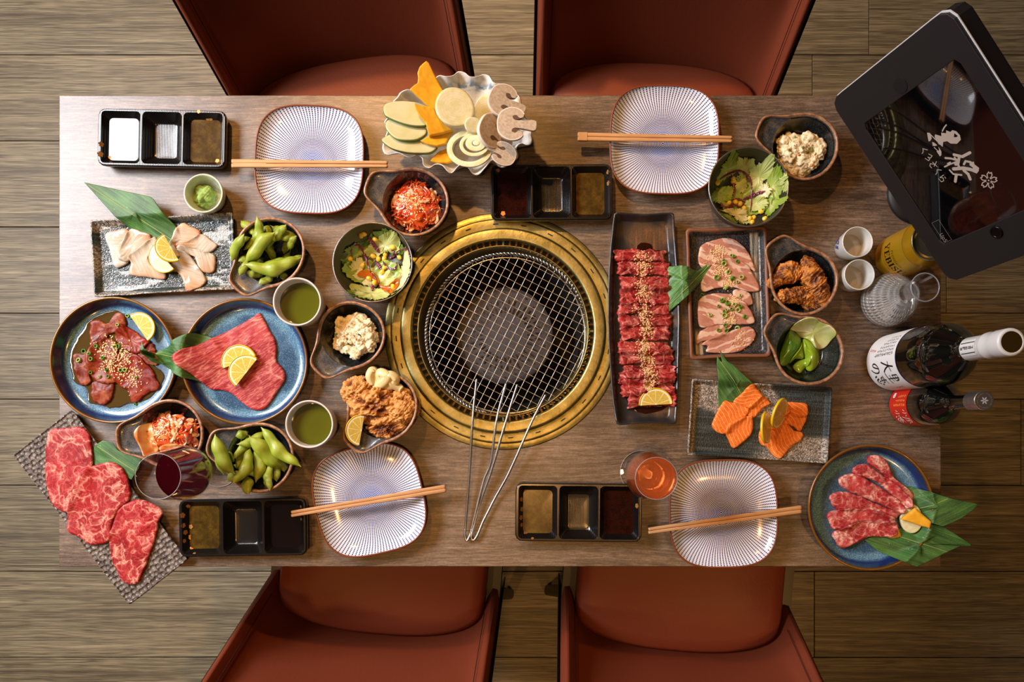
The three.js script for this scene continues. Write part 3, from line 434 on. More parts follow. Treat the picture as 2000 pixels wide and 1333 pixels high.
// --- rectangular stoneware
function rectPlate(name, label, u, v, w, d, rot, h, mat, { r = 0.003, bulge = 0, wall = 0.007, floorY = 0.005, yf = () => 0, rimMat = null, wob = 0.0008, thick = 0.003, seed = 1 } = {}) {
  const W = LEN(w, h), D = LEN(d, h), o = thing(name, label, 'plate', at3(u, v, h), -rot * D2R);
  const lay = (i, y) => roundRect(W - 2 * i, D - 2 * i, Math.max(r, 0.001), 0, 160, 0, 0, bulge, -0.015).map(([x, , z], j) => { const k = wob * fbm(x * 40 + seed * 7, z * 40, 3, seed); return [x + k, y + yf(x / W * 2, z / D * 2), z + k]; });
  const uv = (p) => [p[0] / W + 0.5, 0.5 - p[2] / D];
  part('plate', loft([lay(thick * 2.5, 0.0003), lay(thick * 1.2, 0.0012), lay(0.0004, h - 0.003), lay(0, h - 0.0012), lay(thick * 0.3, h), lay(thick * 0.8, h - 0.0002), lay(thick * 1.2, h - 0.0016), lay(wall, floorY + 0.001), lay(wall + 0.003, floorY), lay(Math.min(W, D) * 0.25, floorY), lay(Math.min(W, D) * 0.45, floorY)], { capA: true, capB: true, uv }), mat, o);
  if (rimMat) part('rim', loft([lay(-0.0002, h - 0.0045), lay(-0.0004, h - 0.001), lay(thick * 0.35, h + 0.0003), lay(thick * 1.0, h + 0.0001), lay(thick * 1.4, h - 0.002)], { uv }), rimMat, o);
  return o;
}
const stoneTex = (seed, flip) => texture(900, 500, (u, v) => {
  const x = u * 9, y = v * 5, sp = vnoise(u * 190, v * 105, seed) * 0.75 + vnoise(u * 95, v * 52, seed + 5) * 0.4;
  let c = mix3(hex('#45423d'), hex('#b9b0a3'), clamp(0.52 + sp * 0.75));
  const band = fbm(x * 0.5 + seed, y * 0.5, 3, seed + 2), streak = fbm(x * 0.6, y * 9, 3, seed + 8), q = flip ? (v < 0.80 - 0.5 * Math.max(0, u - 0.35) && u > 0.04 ? (u < 0.16 ? v < 0.62 : 1) : 0) : 1;
  const mask = flip ? Math.max(sstep(0.62, 0.55, v + (u - 0.1) * 0.25 + band * 0.16) * sstep(0.03, 0.07, u) * sstep(0.62, 0.42, u - 0.6 * (v - 0.1)), sstep(0.55, 0.6, u + band * 0.1) * sstep(0.28, 0.36, v + band * 0.1)) : clamp(sstep(0.03, 0.07, v + band * 0.05 - (u > 0.55 ? 0.12 * (u - 0.55) : 0)) * sstep(0.985, 0.93, v - (u < 0.3 ? -0.2 * (0.3 - u) * 2 : 0)) * sstep(-0.05, 0.03, u + band * 0.25));
  const glaze = mix3(hex('#16201f'), hex('#3a4749'), clamp(0.4 + streak * 1.3 + sp * 0.25));
  c = mix3(c, glaze, clamp(mask * (0.92 + sp * 0.2)));
  if (!flip) { const wh = fbm(x * 1.1 + 3, y * 3.2, 4, seed + 21); c = mix3(c, hex('#b5bec2'), sstep(0.10, 0.34, wh + (u - 0.6) * 0.22) * mask * 0.85); }
  return c;
}, true, false);
const stoneBump = texture(512, 256, (u, v) => { const n = 0.5 + 0.32 * fbm(u * 3, v * 22, 3, 61) + 0.22 * vnoise(u * 180, v * 90, 4); return [n, n, n]; }, false, false);
const hamachiPlate = rectPlate('stone_plate', 'glazed grey stoneware plate holding pale white fish, below the wasabi cup', 318.5, 497.5, 279, 152, -3.2, 0.016, phy({ map: stoneTex(3, false), roughness: 0.24, clearcoat: 0.5, clearcoatRoughness: 0.12, bumpMap: stoneBump, bumpScale: 0.0016 }), { wall: 0.008, floorY: 0.006, seed: 3 });
const salmonPlate = rectPlate('stone_plate', 'speckled grey stoneware plate holding orange salmon slices', 1484.7, 823.5, 276, 150, 3.6, 0.016, phy({ map: stoneTex(8, true), roughness: 0.55, bumpMap: stoneBump, bumpScale: 0.0014 }), { wall: 0.006, floorY: 0.007, seed: 8 });
const longTex = texture(512, 1400, (u, v) => { const n = fbm(u * 4, v * 12, 5, 12), sp = vnoise(u * 150, v * 420, 2), e = Math.min(u, 1 - u) * 2; let t = sstep(0.1, 0.75, e + n * 0.5 + (u > 0.5 ? 0.2 : -0.05)) * sstep(0, 0.10, Math.min(v, 1 - v) + n * 0.05); let c = mix3(hex('#26272b'), hex('#94683e'), clamp(t * (0.62 + 0.3 * fbm(u * 30, v * 6, 3, 5)))); c = mix3(c, hex('#2c2420'), clamp((sp - 0.25) * 1.2) * 0.7); return c; }, true, false);
const longPlate = rectPlate('long_plate', 'long narrow dark brown plate with raised ends right of the grill', 1256.5, 624.5, 117, 413, -0.7, 0.017, phy({ map: longTex, roughness: 0.3, clearcoat: 0.4, clearcoatRoughness: 0.2 }), { bulge: 0.22, r: 0.004, wall: 0.008, floorY: 0.006, yf: (x, z) => 0.009 * Math.pow(Math.abs(z), 5), seed: 5 });
longPlate.position.y += 0.0032; longPlate.rotation.z = -0.062;   // its left edge rests on the grill's flange
const porkTex = texture(512, 800, (u, v) => { const n = fbm(u * 6, v * 9, 4, 2), sp = vnoise(u * 190, v * 300, 6); let c = mix3(hex('#1b1c1f'), hex('#35373b'), clamp(0.4 + n + sp * 0.25)); if (sp > 0.55) c = mix3(c, hex('#8a8078'), 0.6);
  const b = fbm(u * 2, v * 60, 3, 19), br = fbm(u * 60, v * 3, 3, 23), brush = sstep(0.80, 0.815, u + 0.01 * b - 0.03 * (1 - v)) * sstep(0.925, 0.91, u - 0.03 * (1 - v)) * sstep(0.30, 0.42, v) * sstep(0.965, 0.955, v); c = mix3(c, hex('#c2b39a'), brush * clamp(0.7 + br * 0.9)); const b2 = sstep(0.08, 0.10, u) * sstep(0.19, 0.17, u) * sstep(0.25, 0.2, v) * sstep(0.03, 0.05, v); c = mix3(c, hex('#c2b39a'), b2 * clamp(0.7 + br)); return c; }, true, false);
const clayRim = std({ color: 0x7b4f38, roughness: 0.5 });
const porkPlate = rectPlate('black_plate', 'black rectangular plate with a brown rim holding sliced pork belly', 1423, 572, 158, 257, -1.9, 0.018, phy({ map: porkTex, roughness: 0.3, clearcoat: 0.5, clearcoatRoughness: 0.12, bumpMap: stoneBump, bumpScale: 0.0008 }), { r: 0.006, wall: 0.008, floorY: 0.006, rimMat: clayRim, thick: 0.0035, seed: 6 });
const hobTex = texture(512, 512, (u, v) => { const N = 11; let d1 = 9; const x = u * N, y = v * N * 1; for (let i = -1; i <= 1; i++) for (let j = -1; j <= 1; j++) { const cx = Math.floor(x) + i, cy = Math.floor(y) + j, wx = ((cx % N) + N) % N, wy = ((cy % N) + N) % N, px = cx + 0.5 + (hash(wx, wy, 1) - 0.5) * 0.5, py = cy + 0.5 + (hash(wx, wy, 2) - 0.5) * 0.5; d1 = Math.min(d1, Math.hypot(x - px, y - py)); } const n = clamp(d1 / 0.62) ** 2; return [n, n, n]; }, false);
hobTex.repeat.set(3.5, 1.38);
const hobCol = texture(512, 512, (u, v) => mix3(hex('#585350'), hex('#8a827b'), clamp(0.5 + fbm(u * 30, v * 30, 4, 8, 30, 30)))); 
const slatePlate = rectPlate('slate_plate', 'dimpled dark grey slab plate jutting over the lower left table corner under marbled beef', 195.5, 992, 372, 146, 52.2, 0.014, phy({ map: hobCol, roughness: 0.2, bumpMap: hobTex, bumpScale: 0.0034 }), { r: 0.004, wall: 0.004, floorY: 0.0125, wob: 0.0006, seed: 7 });

// --- black bowls with a spout-like handle
const glazeTex = texture(512, 512, (u, v) => { const n = fbm(u * 5, v * 5, 4, 15, 5, 5), s = fbm(u * 3, v * 30, 3, 4, 3, 30), sp = vnoise(u * 256, v * 256, 8, 256, 256); let c = mix3(hex('#131516'), hex('#2f3436'), clamp(0.3 + n * 0.9 + s * 0.5)); if (sp > 0.72) c = mix3(c, hex('#7f8a94'), 0.5); return c; }); tile(glazeTex, 0.11);
const glazeMat = phy({ map: glazeTex, roughness: 0.22, clearcoat: 0.6, clearcoatRoughness: 0.12 });
const shelfTex = texture(256, 256, (u, v) => { const n = fbm(u * 8, v * 8, 3, 5, 8, 8), sp = vnoise(u * 120, v * 120, 8, 120, 120), s2 = vnoise(u * 60 + 5, v * 60, 18, 60, 60); let c = mix3(hex('#22282d'), hex('#4d4a46'), clamp(0.4 + n)); c = mix3(c, hex('#93979c'), clamp((sp - 0.35) * 1.4)); c = mix3(c, hex('#7a5534'), clamp((s2 - 0.35) * 0.9)); return c; }); tile(shelfTex, 0.05);
const shelfMat = phy({ map: shelfTex, roughness: 0.3, clearcoat: 0.4 });
const rimTex = texture(256, 256, (u, v) => { const n = fbm(u * 12, v * 12, 4, 25, 12, 12), sp = vnoise(u * 70, v * 70, 3, 70, 70); return mix3(mix3(hex('#76503a'), hex('#b08664'), clamp(0.5 + n)), hex('#cbb698'), clamp((sp - 0.6) * 2)); }); tile(rimTex, 0.05);
const bowlRimMat = phy({ map: rimTex, roughness: 0.34, clearcoat: 0.3 });
const BOWL_H = 0.044;
const HANDLE = [[0, 1.50], [9, 1.51], [14, 1.49], [18, 1.40], [23, 1.26], [29, 1.145], [36, 1.07], [45, 1.02], [58, 1.0], [180, 1.0]];
function handleR(phi) { const d = Math.abs(phi) * 180 / Math.PI; for (let i = 0; i + 1 < HANDLE.length; i++) if (d <= HANDLE[i + 1][0]) { const f = (d - HANDLE[i][0]) / (HANDLE[i + 1][0] - HANDLE[i][0]); return lerp(HANDLE[i][1], HANDLE[i + 1][1], f); } return 1; }
function handleBowl(u, v, r, dir, label) {
  const h = BOWL_H, R = LEN(r, h), o = thing('handled_bowl', label, 'bowl', at3(u, v, h), Math.atan2(-dir[1], dir[0]), 'black bowls with brown rims and spout handles');
  const N = 144, wr = (a) => { let p = a; if (p > Math.PI) p -= Math.PI * 2; return p; };
  const smooth = Array.from({ length: N }, (_, j) => { let s = 0, w = 0; for (let k = -3; k <= 3; k++) { const q = Math.exp(-k * k / 5); s += q * handleR(wr(((j + k + N) % N) / N * Math.PI * 2)); w += q; } return s / w; });
  const lay = (fn, y) => Array.from({ length: N }, (_, j) => { const a = j / N * Math.PI * 2, k = smooth[j] * (1 + 0.012 * Math.sin(a * 3 + u)), q = fn(k); const yy = typeof y === 'function' ? y(k) : y; return [R * q * Math.cos(a), yy, -R * q * Math.sin(a)]; });
  const t = 0.0043 / R, lip = (k) => h + 0.0015 * (k - 1);
  if (label.includes('edamame')) o.userData.centre = [u, v];
  part('bowl', mergeGeometries([loft([lay(() => 0.42, 0.0004), lay(() => 0.46, 0), lay(() => 0.49, 0.004), lay((k) => lerp(0.72, 0.72 * k, 0.35), 0.014), lay((k) => lerp(0.9, 0.9 * k, 0.8), 0.028), lay((k) => k * 0.988, h - 0.004)], { capA: true }),
    loft([lay((k) => Math.min(k - t * 1.3, 0.925), (k) => h - 0.004 - 0.003 * sstep(1.02, 1.2, k)), lay(() => 0.89, h - 0.010), lay(() => 0.80, 0.021), lay(() => 0.66, 0.0105), lay(() => 0.48, 0.0062), lay(() => 0.2, 0.005)], { capB: true })]), glazeMat, o);
  part('handle_shelf', loft([lay((k) => k - t * 1.05, (k) => lip(k) - 0.003), lay((k) => Math.max(Math.min(k - t * 1.4, 0.925), k - t * 2.3), h - 0.0062), lay((k) => Math.min(k - t * 1.3, 0.925), (k) => h - 0.004 - 0.003 * sstep(1.02, 1.2, k))]), shelfMat, o);
  part('rim', loft([lay((k) => k * 0.986, h - 0.0055), lay((k) => k, (k) => lip(k) - 0.0014), lay((k) => k - t * 0.2, (k) => lip(k) - 0.0003), lay((k) => k - t * 0.55, lip), lay((k) => k - t * 0.9, (k) => lip(k) - 0.0006), lay((k) => k - t * 1.08, (k) => lip(k) - 0.0035)]), bowlRimMat, o);
  return o;
}

const BW = {
  kimchiBack: handleBowl(...A8([1575, 308]), 68, [-390, -160], 'black handled bowl of red kimchi at the back, next to the vegetable platter'),
  edamameLeft: handleBowl(...A8([405, 712]), 68, [-275, 310], 'black handled bowl of edamame beside the pale fish plate'),
  potatoRight: handleBowl(...A5([1134, 452]), 66.5, [-495, -205], 'black handled bowl of potato salad at the upper right, by the tablet'),
  edamameFront: handleBowl(...B3([645, 525]), 69, [-400, -125], 'black handled bowl of edamame above the lower left sauce tray'),
  potatoMid: handleBowl(...B4([487, 447]), 66.6, [-247, 275], 'black handled bowl of potato salad left of the grill'),
  chicken: handleBowl(...B4([710, 952]), 69, [-220, 290], 'black handled bowl of fried chicken with mayonnaise and lemon'),
  kimchiFront: handleBowl(...B2([957, 243]), 68.5, [-320, 30], 'black handled bowl of kimchi behind the red wine glass'),
  wings: handleBowl(...B7([412, 476]), 67, [-225, -305], 'black handled bowl of spiced chicken wings right of the pork plate'),
  pepper: handleBowl(...B7([450, 986]), 67.5, [-310, -225], 'black handled bowl of green bell pepper pieces'),
};
// --- metal salad bowls, wasabi cup, tea cups
const bowlMetal = std({ color: 0x4a4a42, metalness: 0.75, roughness: 0.42 }), bowlLip = std({ color: 0x8c8a88, metalness: 0.9, roughness: 0.3 });
function saladBowl(u, v, r, label) {
  const h = u > 1300 ? 0.057 : 0.047, R = LEN(r, h), o = thing('salad_bowl', label, 'bowl', at3(u, v, h), 0, 'dark metal salad bowls');
  part('bowl', lathe([[0, 0.0012], [R * 0.42, 0.0004], [R * 0.45, 0.0008], [R * 0.7, 0.010], [R * 0.9, 0.027], [R * 0.985, h], [R * 0.972, h], [R * 0.885, 0.0285], [R * 0.68, 0.0125], [R * 0.42, 0.0042], [0, 0.0035]], 96), bowlMetal, o);
  part('lip', new THREE.TorusGeometry(R * 0.985, 0.0011, 10, 120).rotateX(Math.PI / 2).translate(0, h, 0), bowlLip, o);
  return o;
}
const saladLeft = saladBowl(...A8([1241, 803]), 78.3, 'dark metal salad bowl with orange dressing left of the grill');
const saladRight = saladBowl(...A5([544, 880]), 78.6, 'dark metal salad bowl without dressing at the right, touching a potato salad bowl');
const celadonTex = texture(256, 256, (u, v) => { const n = fbm(u * 4, v * 4, 3, 5, 4, 4), sp = vnoise(u * 40, v * 40, 8, 40, 40); return mix3(mix3(hex('#b9c3a4'), hex('#d2d6c2'), clamp(0.5 + n)), hex('#7a7450'), clamp((sp - 0.82) * 5)); }); tile(celadonTex, 0.3);
const celadon = phy({ map: celadonTex, roughness: 0.2, clearcoat: 0.5 });
function cup(name, label, category, u, v, r, h, rBase, wall, mat, group, liquid) {
  const R = LEN(r, h), o = thing(name, label, category, at3(u, v, h), 0, group), ys = [0.0005, 0, 0.003, h * 0.35, h * 0.75, h - 0.001, h, h - 0.0008], inner = (y) => lerp(rBase - wall * 0.6, R - wall, Math.pow(clamp((y - 0.005) / (h - 0.005)), 0.55));
  part('cup', lathe([[0, 0.001], [rBase * 0.7, 0.001], [rBase * 0.74, 0], [rBase * 0.9, 0.0005], [rBase, 0.004], [lerp(rBase, R, 0.62), h * 0.4], [lerp(rBase, R, 0.9), h * 0.75], [R, h - 0.001], [R - wall * 0.3, h], [R - wall * 0.8, h - 0.0004], [R - wall, h - 0.003], [inner(h * 0.7), h * 0.7], [inner(h * 0.45), h * 0.45], [inner(h * 0.2), h * 0.2], [inner(0.008) * 0.8, 0.006], [0, 0.005]], 80), mat, o);
  if (liquid) { const r2 = inner(liquid.y) + 0.0004; part(liquid.name, lathe([[r2, liquid.y], [r2 - 0.0012, liquid.y - 0.0005], [0, liquid.y - 0.0005]], 64), liquid.mat, o, liquid.label); }
  return o;
}
const wasabiCup = cup('wasabi_cup', 'small pale green speckled cup with wasabi above the white fish plate', 'cup', 396.7, 377.5, 38.7, 0.036, 0.019, 0.0034, celadon);
const teaMat = phy({ color: new THREE.Color(0.082, 0.085, 0.004), roughness: 0.05, clearcoat: 1 });
const teaCup = phy({ color: 0xcfcdc9, roughness: 0.3, clearcoat: 0.4 });
cup('tea_cup', 'white cup of green tea next to a blue plate, the upper one of two', 'cup', 580, 589.5, 47.6, 0.068, 0.0235, 0.0032, teaCup, 'white cups of green tea', { name: 'tea', y: 0.0505, mat: teaMat, label: 'green tea' });
cup('tea_cup', 'white cup of green tea left of the fried chicken bowl, the lower one of two', 'cup', 604, 829, 47.2, 0.068, 0.0235, 0.0032, teaCup, 'white cups of green tea', { name: 'tea', y: 0.0525, mat: teaMat, label: 'green tea' });
const sakeMat = phy({ color: 0xd9dbd6, roughness: 0.22, clearcoat: 0.6 }), blueMark = std({ color: 0x1e2f74, roughness: 0.35 });
const sakePool = phy({ color: 0xb3a897, roughness: 0.04, clearcoat: 1 });
for (const [u, v, label] of [[1675.5, 472.5, 'small white sake cup with a blue dot mark left of the yellow can'], [1679, 536.5, 'small plain white sake cup between the can and the chicken wings bowl']]) {
  const o = cup('sake_cup', label, 'cup', u, v, 30.2, 0.049, 0.0175, 0.002, sakeMat, null, { name: 'sake', y: 0.017, mat: sakePool, label: 'clear sake pool' });
  if (v < 500) { for (let k = 0; k < 6; k++) { const a = k / 5 * Math.PI * 2, rr = k < 5 ? 0.0062 : 0, ang = Math.PI + 0.12 + rr * Math.sin(a) / 0.021, y = 0.024 + rr * Math.cos(a), r2 = lerp(0.0175, LEN(30.2, 0.049), y < 0.0196 ? y / 0.0196 * 0.62 : 0.62 + (y - 0.0196) / 0.01715 * 0.28) + 0.0001; const g = new THREE.SphereGeometry(k < 5 ? 0.0028 : 0.0012, 12, 8); g.scale(0.12, 1, 1); g.rotateY(Math.PI - ang); g.translate(r2 * Math.cos(ang), y, -r2 * Math.sin(ang) * -1); part('dot_mark', g, blueMark, o); } }
}
// --- wavy white platter
const platterTex = texture(512, 512, (u, v) => { const n = fbm(u * 40, v * 40, 3, 5); let c = mix3(hex('#cfcdc6'), hex('#ecebe6'), clamp(0.6 + n * 0.6)); const b = sstep(0.035, 0.0, Math.abs(v - 0.80 + 0.10 * Math.sin(u * 9) * 0.3)) * sstep(0.40, 0.5, u) * sstep(0.85, 0.7, u) * clamp(0.5 + fbm(u * 40, v * 60, 3, 8) * 2); return mix3(c, hex('#5f7f9d'), b * 0.8); }, true, false);
const platterMat = phy({ map: platterTex, roughness: 0.25, clearcoat: 0.4, bumpMap: grainTex, bumpScale: 0.0002 });
const PLAT_H = 0.066;
const platter = (() => {
  const px = A3([[705, 250], [790, 262], [850, 250], [900, 205], [960, 215], [1020, 262], [1090, 262], [1150, 235], [1205, 245], [1255, 318], [1330, 335], [1400, 345], [1470, 410], [1520, 470], [1535, 560], [1555, 640], [1585, 692], [1640, 695], [1665, 735], [1635, 830], [1638, 920], [1600, 950], [1535, 935], [1485, 985], [1500, 1060], [1430, 1125], [1330, 1172], [1290, 1135], [1245, 1105], [1170, 1180], [1100, 1243], [1050, 1240], [1000, 1180], [960, 1138], [900, 1170], [830, 1232], [790, 1212], [740, 1160], [670, 1150], [600, 1183], [550, 1150], [540, 1090], [500, 1062], [400, 1075], [300, 1030], [165, 1032], [135, 975], [155, 890], [185, 820], [190, 760], [158, 720], [178, 690], [230, 640], [235, 560], [245, 515], [290, 470], [320, 420], [400, 393], [480, 425], [560, 430], [640, 330]]);
  let out = resample(px.map(([u, v]) => P(u, v, PLAT_H)), 240, true); if (area2(out) > 0) out.reverse();
  const c = P(...A3([900, 722]), PLAT_H), o = thing('vegetable_platter', 'white ceramic platter with a wavy frilled rim holding cut vegetables', 'platter', [c[0], TOP, c[1]]);
  const rel = out.map(([x, z]) => [x - c[0], z - c[1]]), mean = rel.map(([x, z]) => { const a = Math.atan2(-z / 0.68, x); return [0.118 * Math.cos(a), -0.078 * Math.sin(a)]; }), wave = rel.map(([x, z], j) => Math.hypot(x, z) / Math.hypot(...mean[j]));
  const lay = (m, s, y, wv = 0, wf = 0) => rel.map(([x, z], j) => { const p = [lerp(mean[j][0], x, m) * s, 0, lerp(mean[j][1], z, m) * s]; p[1] = y + wv * (wave[j] - 1.0); return p; });
  const uv = (p) => [p[0] / 0.26 + 0.5, 0.5 - p[2] / 0.18];
  part('platter', loft([lay(0, 0.40, 0.0005), lay(0, 0.44, 0), lay(0, 0.42, 0.012), lay(0.1, 0.55, 0.024), lay(0.6, 0.84, 0.046, 0.01), lay(1, 0.98, PLAT_H - 0.003, -0.03), lay(1, 1.0, PLAT_H, -0.03), lay(1, 0.975, PLAT_H + 0.0005, -0.03), lay(0.9, 0.93, PLAT_H - 0.005, -0.02), lay(0.6, 0.8, 0.050, 0.01), lay(0.2, 0.58, 0.036), lay(0, 0.4, 0.031), lay(0, 0.1, 0.030)], { capA: true, capB: true, uv }), platterMat, o);
  return o;
})();
// --- spring tongs
function tongs(label, left, right, bend) {
  const hAt = (v) => 0.006 + 0.016 * sstep(1000, 830, v), pt = ([u, v]) => { const h = hAt(v), [x, z] = P(u, v, h); return [x, TOP + h, z]; };
  const c = pt(bend), o = thing('tongs', label, 'tongs', c), loc = (q) => { const p = pt(q); return [p[0] - c[0], p[1] - c[1], p[2] - c[2]]; };
  const tipL = left[left.length - 1], tipR = right[right.length - 1];
  part('bend', tube([left[1], left[0], bend, right[0], right[1]].map(loc), 0.0019, 40, 8), steel, o);
  for (const [arm] of [[left], [right]]) { const pts = arm.slice(1).map(loc); part('arm', capped(pts, 0.0019, 60, 8), steel, o); }
}
tongs('left pair of thin steel spring tongs resting from the table onto the grill ring', [[908, 1046], [908.5, 1035], [917.8, 909], [923, 820], [931, 742]], [[918, 1046], [921, 1035], [946, 936], [957, 909], [970, 820], [988, 751]], [911.5, 1057]);
tongs('right pair of thin steel spring tongs with a wide outer arm, on the grill ring', [[920.5, 1050], [922, 1042], [938, 982], [957, 928], [989, 820], [1010, 753]], [[930, 1050], [943, 1020], [966, 975], [992, 928], [1040.6, 820], [1065, 773]], [924.5, 1056]);
// ------------------------------------------------------------------ food: materials
const ridge = (x, y, o, s, px, py) => 1 - Math.abs(fbm(x, y, o, s, px, py)) * 2.2;
function meatTex(red, deep, fat, { vein = 6, power = 5, amount = 0.8, patch = 0.3, seed = 1, stretch = 1, size = 0.12, warp = 0.1 } = {}) {
  const t = texture(512, 512, (u, v) => {
    const wx = fbm(u * 4, v * 4, 3, seed + 1, 4, 4) * warp, wy = fbm(u * 4, v * 4, 3, seed + 2, 4, 4) * warp, x = u + wx, y = v + wy;
    const a = Math.pow(clamp(ridge(x * vein, y * vein * stretch, 3, seed + 3, vein, vein * stretch)), power), b = Math.pow(clamp(ridge(x * vein * 3, y * vein * 3 * stretch, 2, seed + 4, vein * 3, vein * 3 * stretch)), power * 0.9), p = sstep(0.12, 0.4, fbm(x * 4, y * 4, 3, seed + 5, 4, 4)), seam = Math.pow(clamp(ridge(x * 2, y * 2, 2, seed + 9, 2, 2)), 16);
    const n = fbm(u * 30, v * 30 * stretch, 2, seed + 6, 30, 30 * stretch);
    return mix3(mix3(red, deep, clamp(0.5 + n * 0.9 + fbm(u * 3, v * 3, 2, seed + 8, 3, 3))), fat, clamp((a * 0.75 + b * 0.45) * amount + p * patch * (0.5 + n) + seam * amount * 0.8));
  });
  return tile(t, size);
}
const wet = (o) => phy({ roughness: 0.4, specularIntensity: 0.45, ...o });
const FOOD = {
  wagyu: wet({ map: meatTex(hex('#a12428'), hex('#7a1014'), hex('#dba48e'), { seed: 4, vein: 7, power: 4.4, amount: 0.95, patch: 0.22, size: 0.105 }) }),
  lean: wet({ map: meatTex(hex('#a83236'), hex('#7f1a20'), hex('#d79686'), { seed: 14, vein: 6, power: 3, amount: 0.72, patch: 0.3, stretch: 6, size: 0.13, warp: 0.025 }) }),
  leanEdge: wet({ map: meatTex(hex('#b43338'), hex('#9a2228'), hex('#e6b5a4'), { seed: 24, vein: 7, power: 6, amount: 0.75, patch: 0.12, size: 0.1 }) }),
  strip: wet({ map: meatTex(hex('#b8343a'), hex('#8f1d24'), hex('#e3b9a9'), { seed: 34, vein: 5, power: 3.2, amount: 0.65, patch: 0.75, size: 0.07 }) }),
  harami: wet({ map: meatTex(hex('#a22b2c'), hex('#5c0d10'), hex('#d8998a'), { seed: 44, vein: 7, power: 3.6, amount: 0.75, patch: 0.35, size: 0.085, warp: 0.14 }), roughness: 0.3 }),
  marinated: wet({ map: meatTex(hex('#7a2c16'), hex('#54120a'), hex('#b0784c'), { seed: 54, vein: 5, power: 3, amount: 0.55, patch: 0.7, size: 0.09 }), roughness: 0.3, specularIntensity: 0.3 }),
};
FOOD.glazed = wet({ map: meatTex(hex('#7a2112'), hex('#560c06'), hex('#a66040'), { seed: 64, vein: 6, power: 4, amount: 0.5, patch: 0.3, size: 0.09 }), roughness: 0.28, specularIntensity: 0.35 });
const porkMeat = texture(512, 256, (u, v) => { const y = v * 3 + fbm(u * 4, v * 5, 4, 8, 4, 5) * 0.9, f = ((y % 1) + 1) % 1, n = fbm(u * 26, v * 40, 3, 5, 26, 40), fat = sstep(0.42, 0.52, f) * sstep(0.98, 0.9, f); return mix3(mix3(hex('#c08a76'), hex('#a96f5a'), clamp(0.5 + n)), hex('#e2c9b3'), clamp(fat * 0.75 + n * 0.25)); }); tile(porkMeat, 0.1, 0.052);
FOOD.pork = wet({ map: porkMeat, roughness: 0.35 });
const salmonTex = texture(512, 512, (u, v) => { const b = v * 8 + 0.35 * Math.sin(u * Math.PI * 2) + fbm(u * 4, v * 4, 2, 3, 4, 4) * 0.4, f = Math.abs((((b % 1) + 1) % 1) - 0.5), n = fbm(u * 16, v * 16, 3, 9, 16, 16), line = sstep(0.085, 0.03, f); return mix3(mix3(hex('#dc6a22'), hex('#ea8437'), clamp(0.5 + n)), hex('#f3c49b'), line * 0.85); }); tile(salmonTex, 0.044);
FOOD.salmon = wet({ map: salmonTex, roughness: 0.32 });
const fishTex = texture(256, 256, (u, v) => { const b = fbm(u * 3, v * 26, 3, 6, 3, 26); const k = clamp(0.9 + b * 0.14); return [k, k, k]; }); tile(fishTex, 0.05);
FOOD.hamachi = wet({ map: fishTex, vertexColors: true, roughness: 0.3, clearcoat: 0.35 });
const leafTex = texture(512, 256, (u, v) => { const n = fbm(u * 3, v * 50, 3, 6, 3, 50), w = fbm(u * 5, v * 5, 3, 16, 5, 5), d = vnoise(u * 170, v * 90, 5, 170, 90); let c = mix3(hex('#23491f'), hex('#55883f'), clamp(0.42 + n * 0.55 + w * 0.5)); if (d > 0.86) c = mix3(c, hex('#a9c58a'), 0.6); return c; }); tile(leafTex, 0.12, 0.06);
FOOD.leaf = phy({ map: leafTex, roughness: 0.55 }); FOOD.leafPale = phy({ map: leafTex, color: new THREE.Color(1.55, 1.35, 1.75), roughness: 0.45 }); FOOD.midrib = std({ color: 0x8f9c58, roughness: 0.5 });
const vc = (o = {}) => phy({ vertexColors: true, roughness: 0.45, ...o });
const M = { vcMatte: vc({ roughness: 0.6 }), vcWet: vc({ roughness: 0.3, clearcoat: 0.4, clearcoatRoughness: 0.2 }), vcLeaf: vc({ roughness: 0.38, clearcoat: 0.2, transmission: 0.12 }), vcFry: vc({ roughness: 0.55 }), sesame: std({ color: 0xd9bf90, roughness: 0.5 }), onion: phy({ color: 0x4f8f2a, roughness: 0.35 }), onionPale: phy({ color: 0x9dbb62, roughness: 0.35 }) };
M.vcLeaf.transmission = 0;
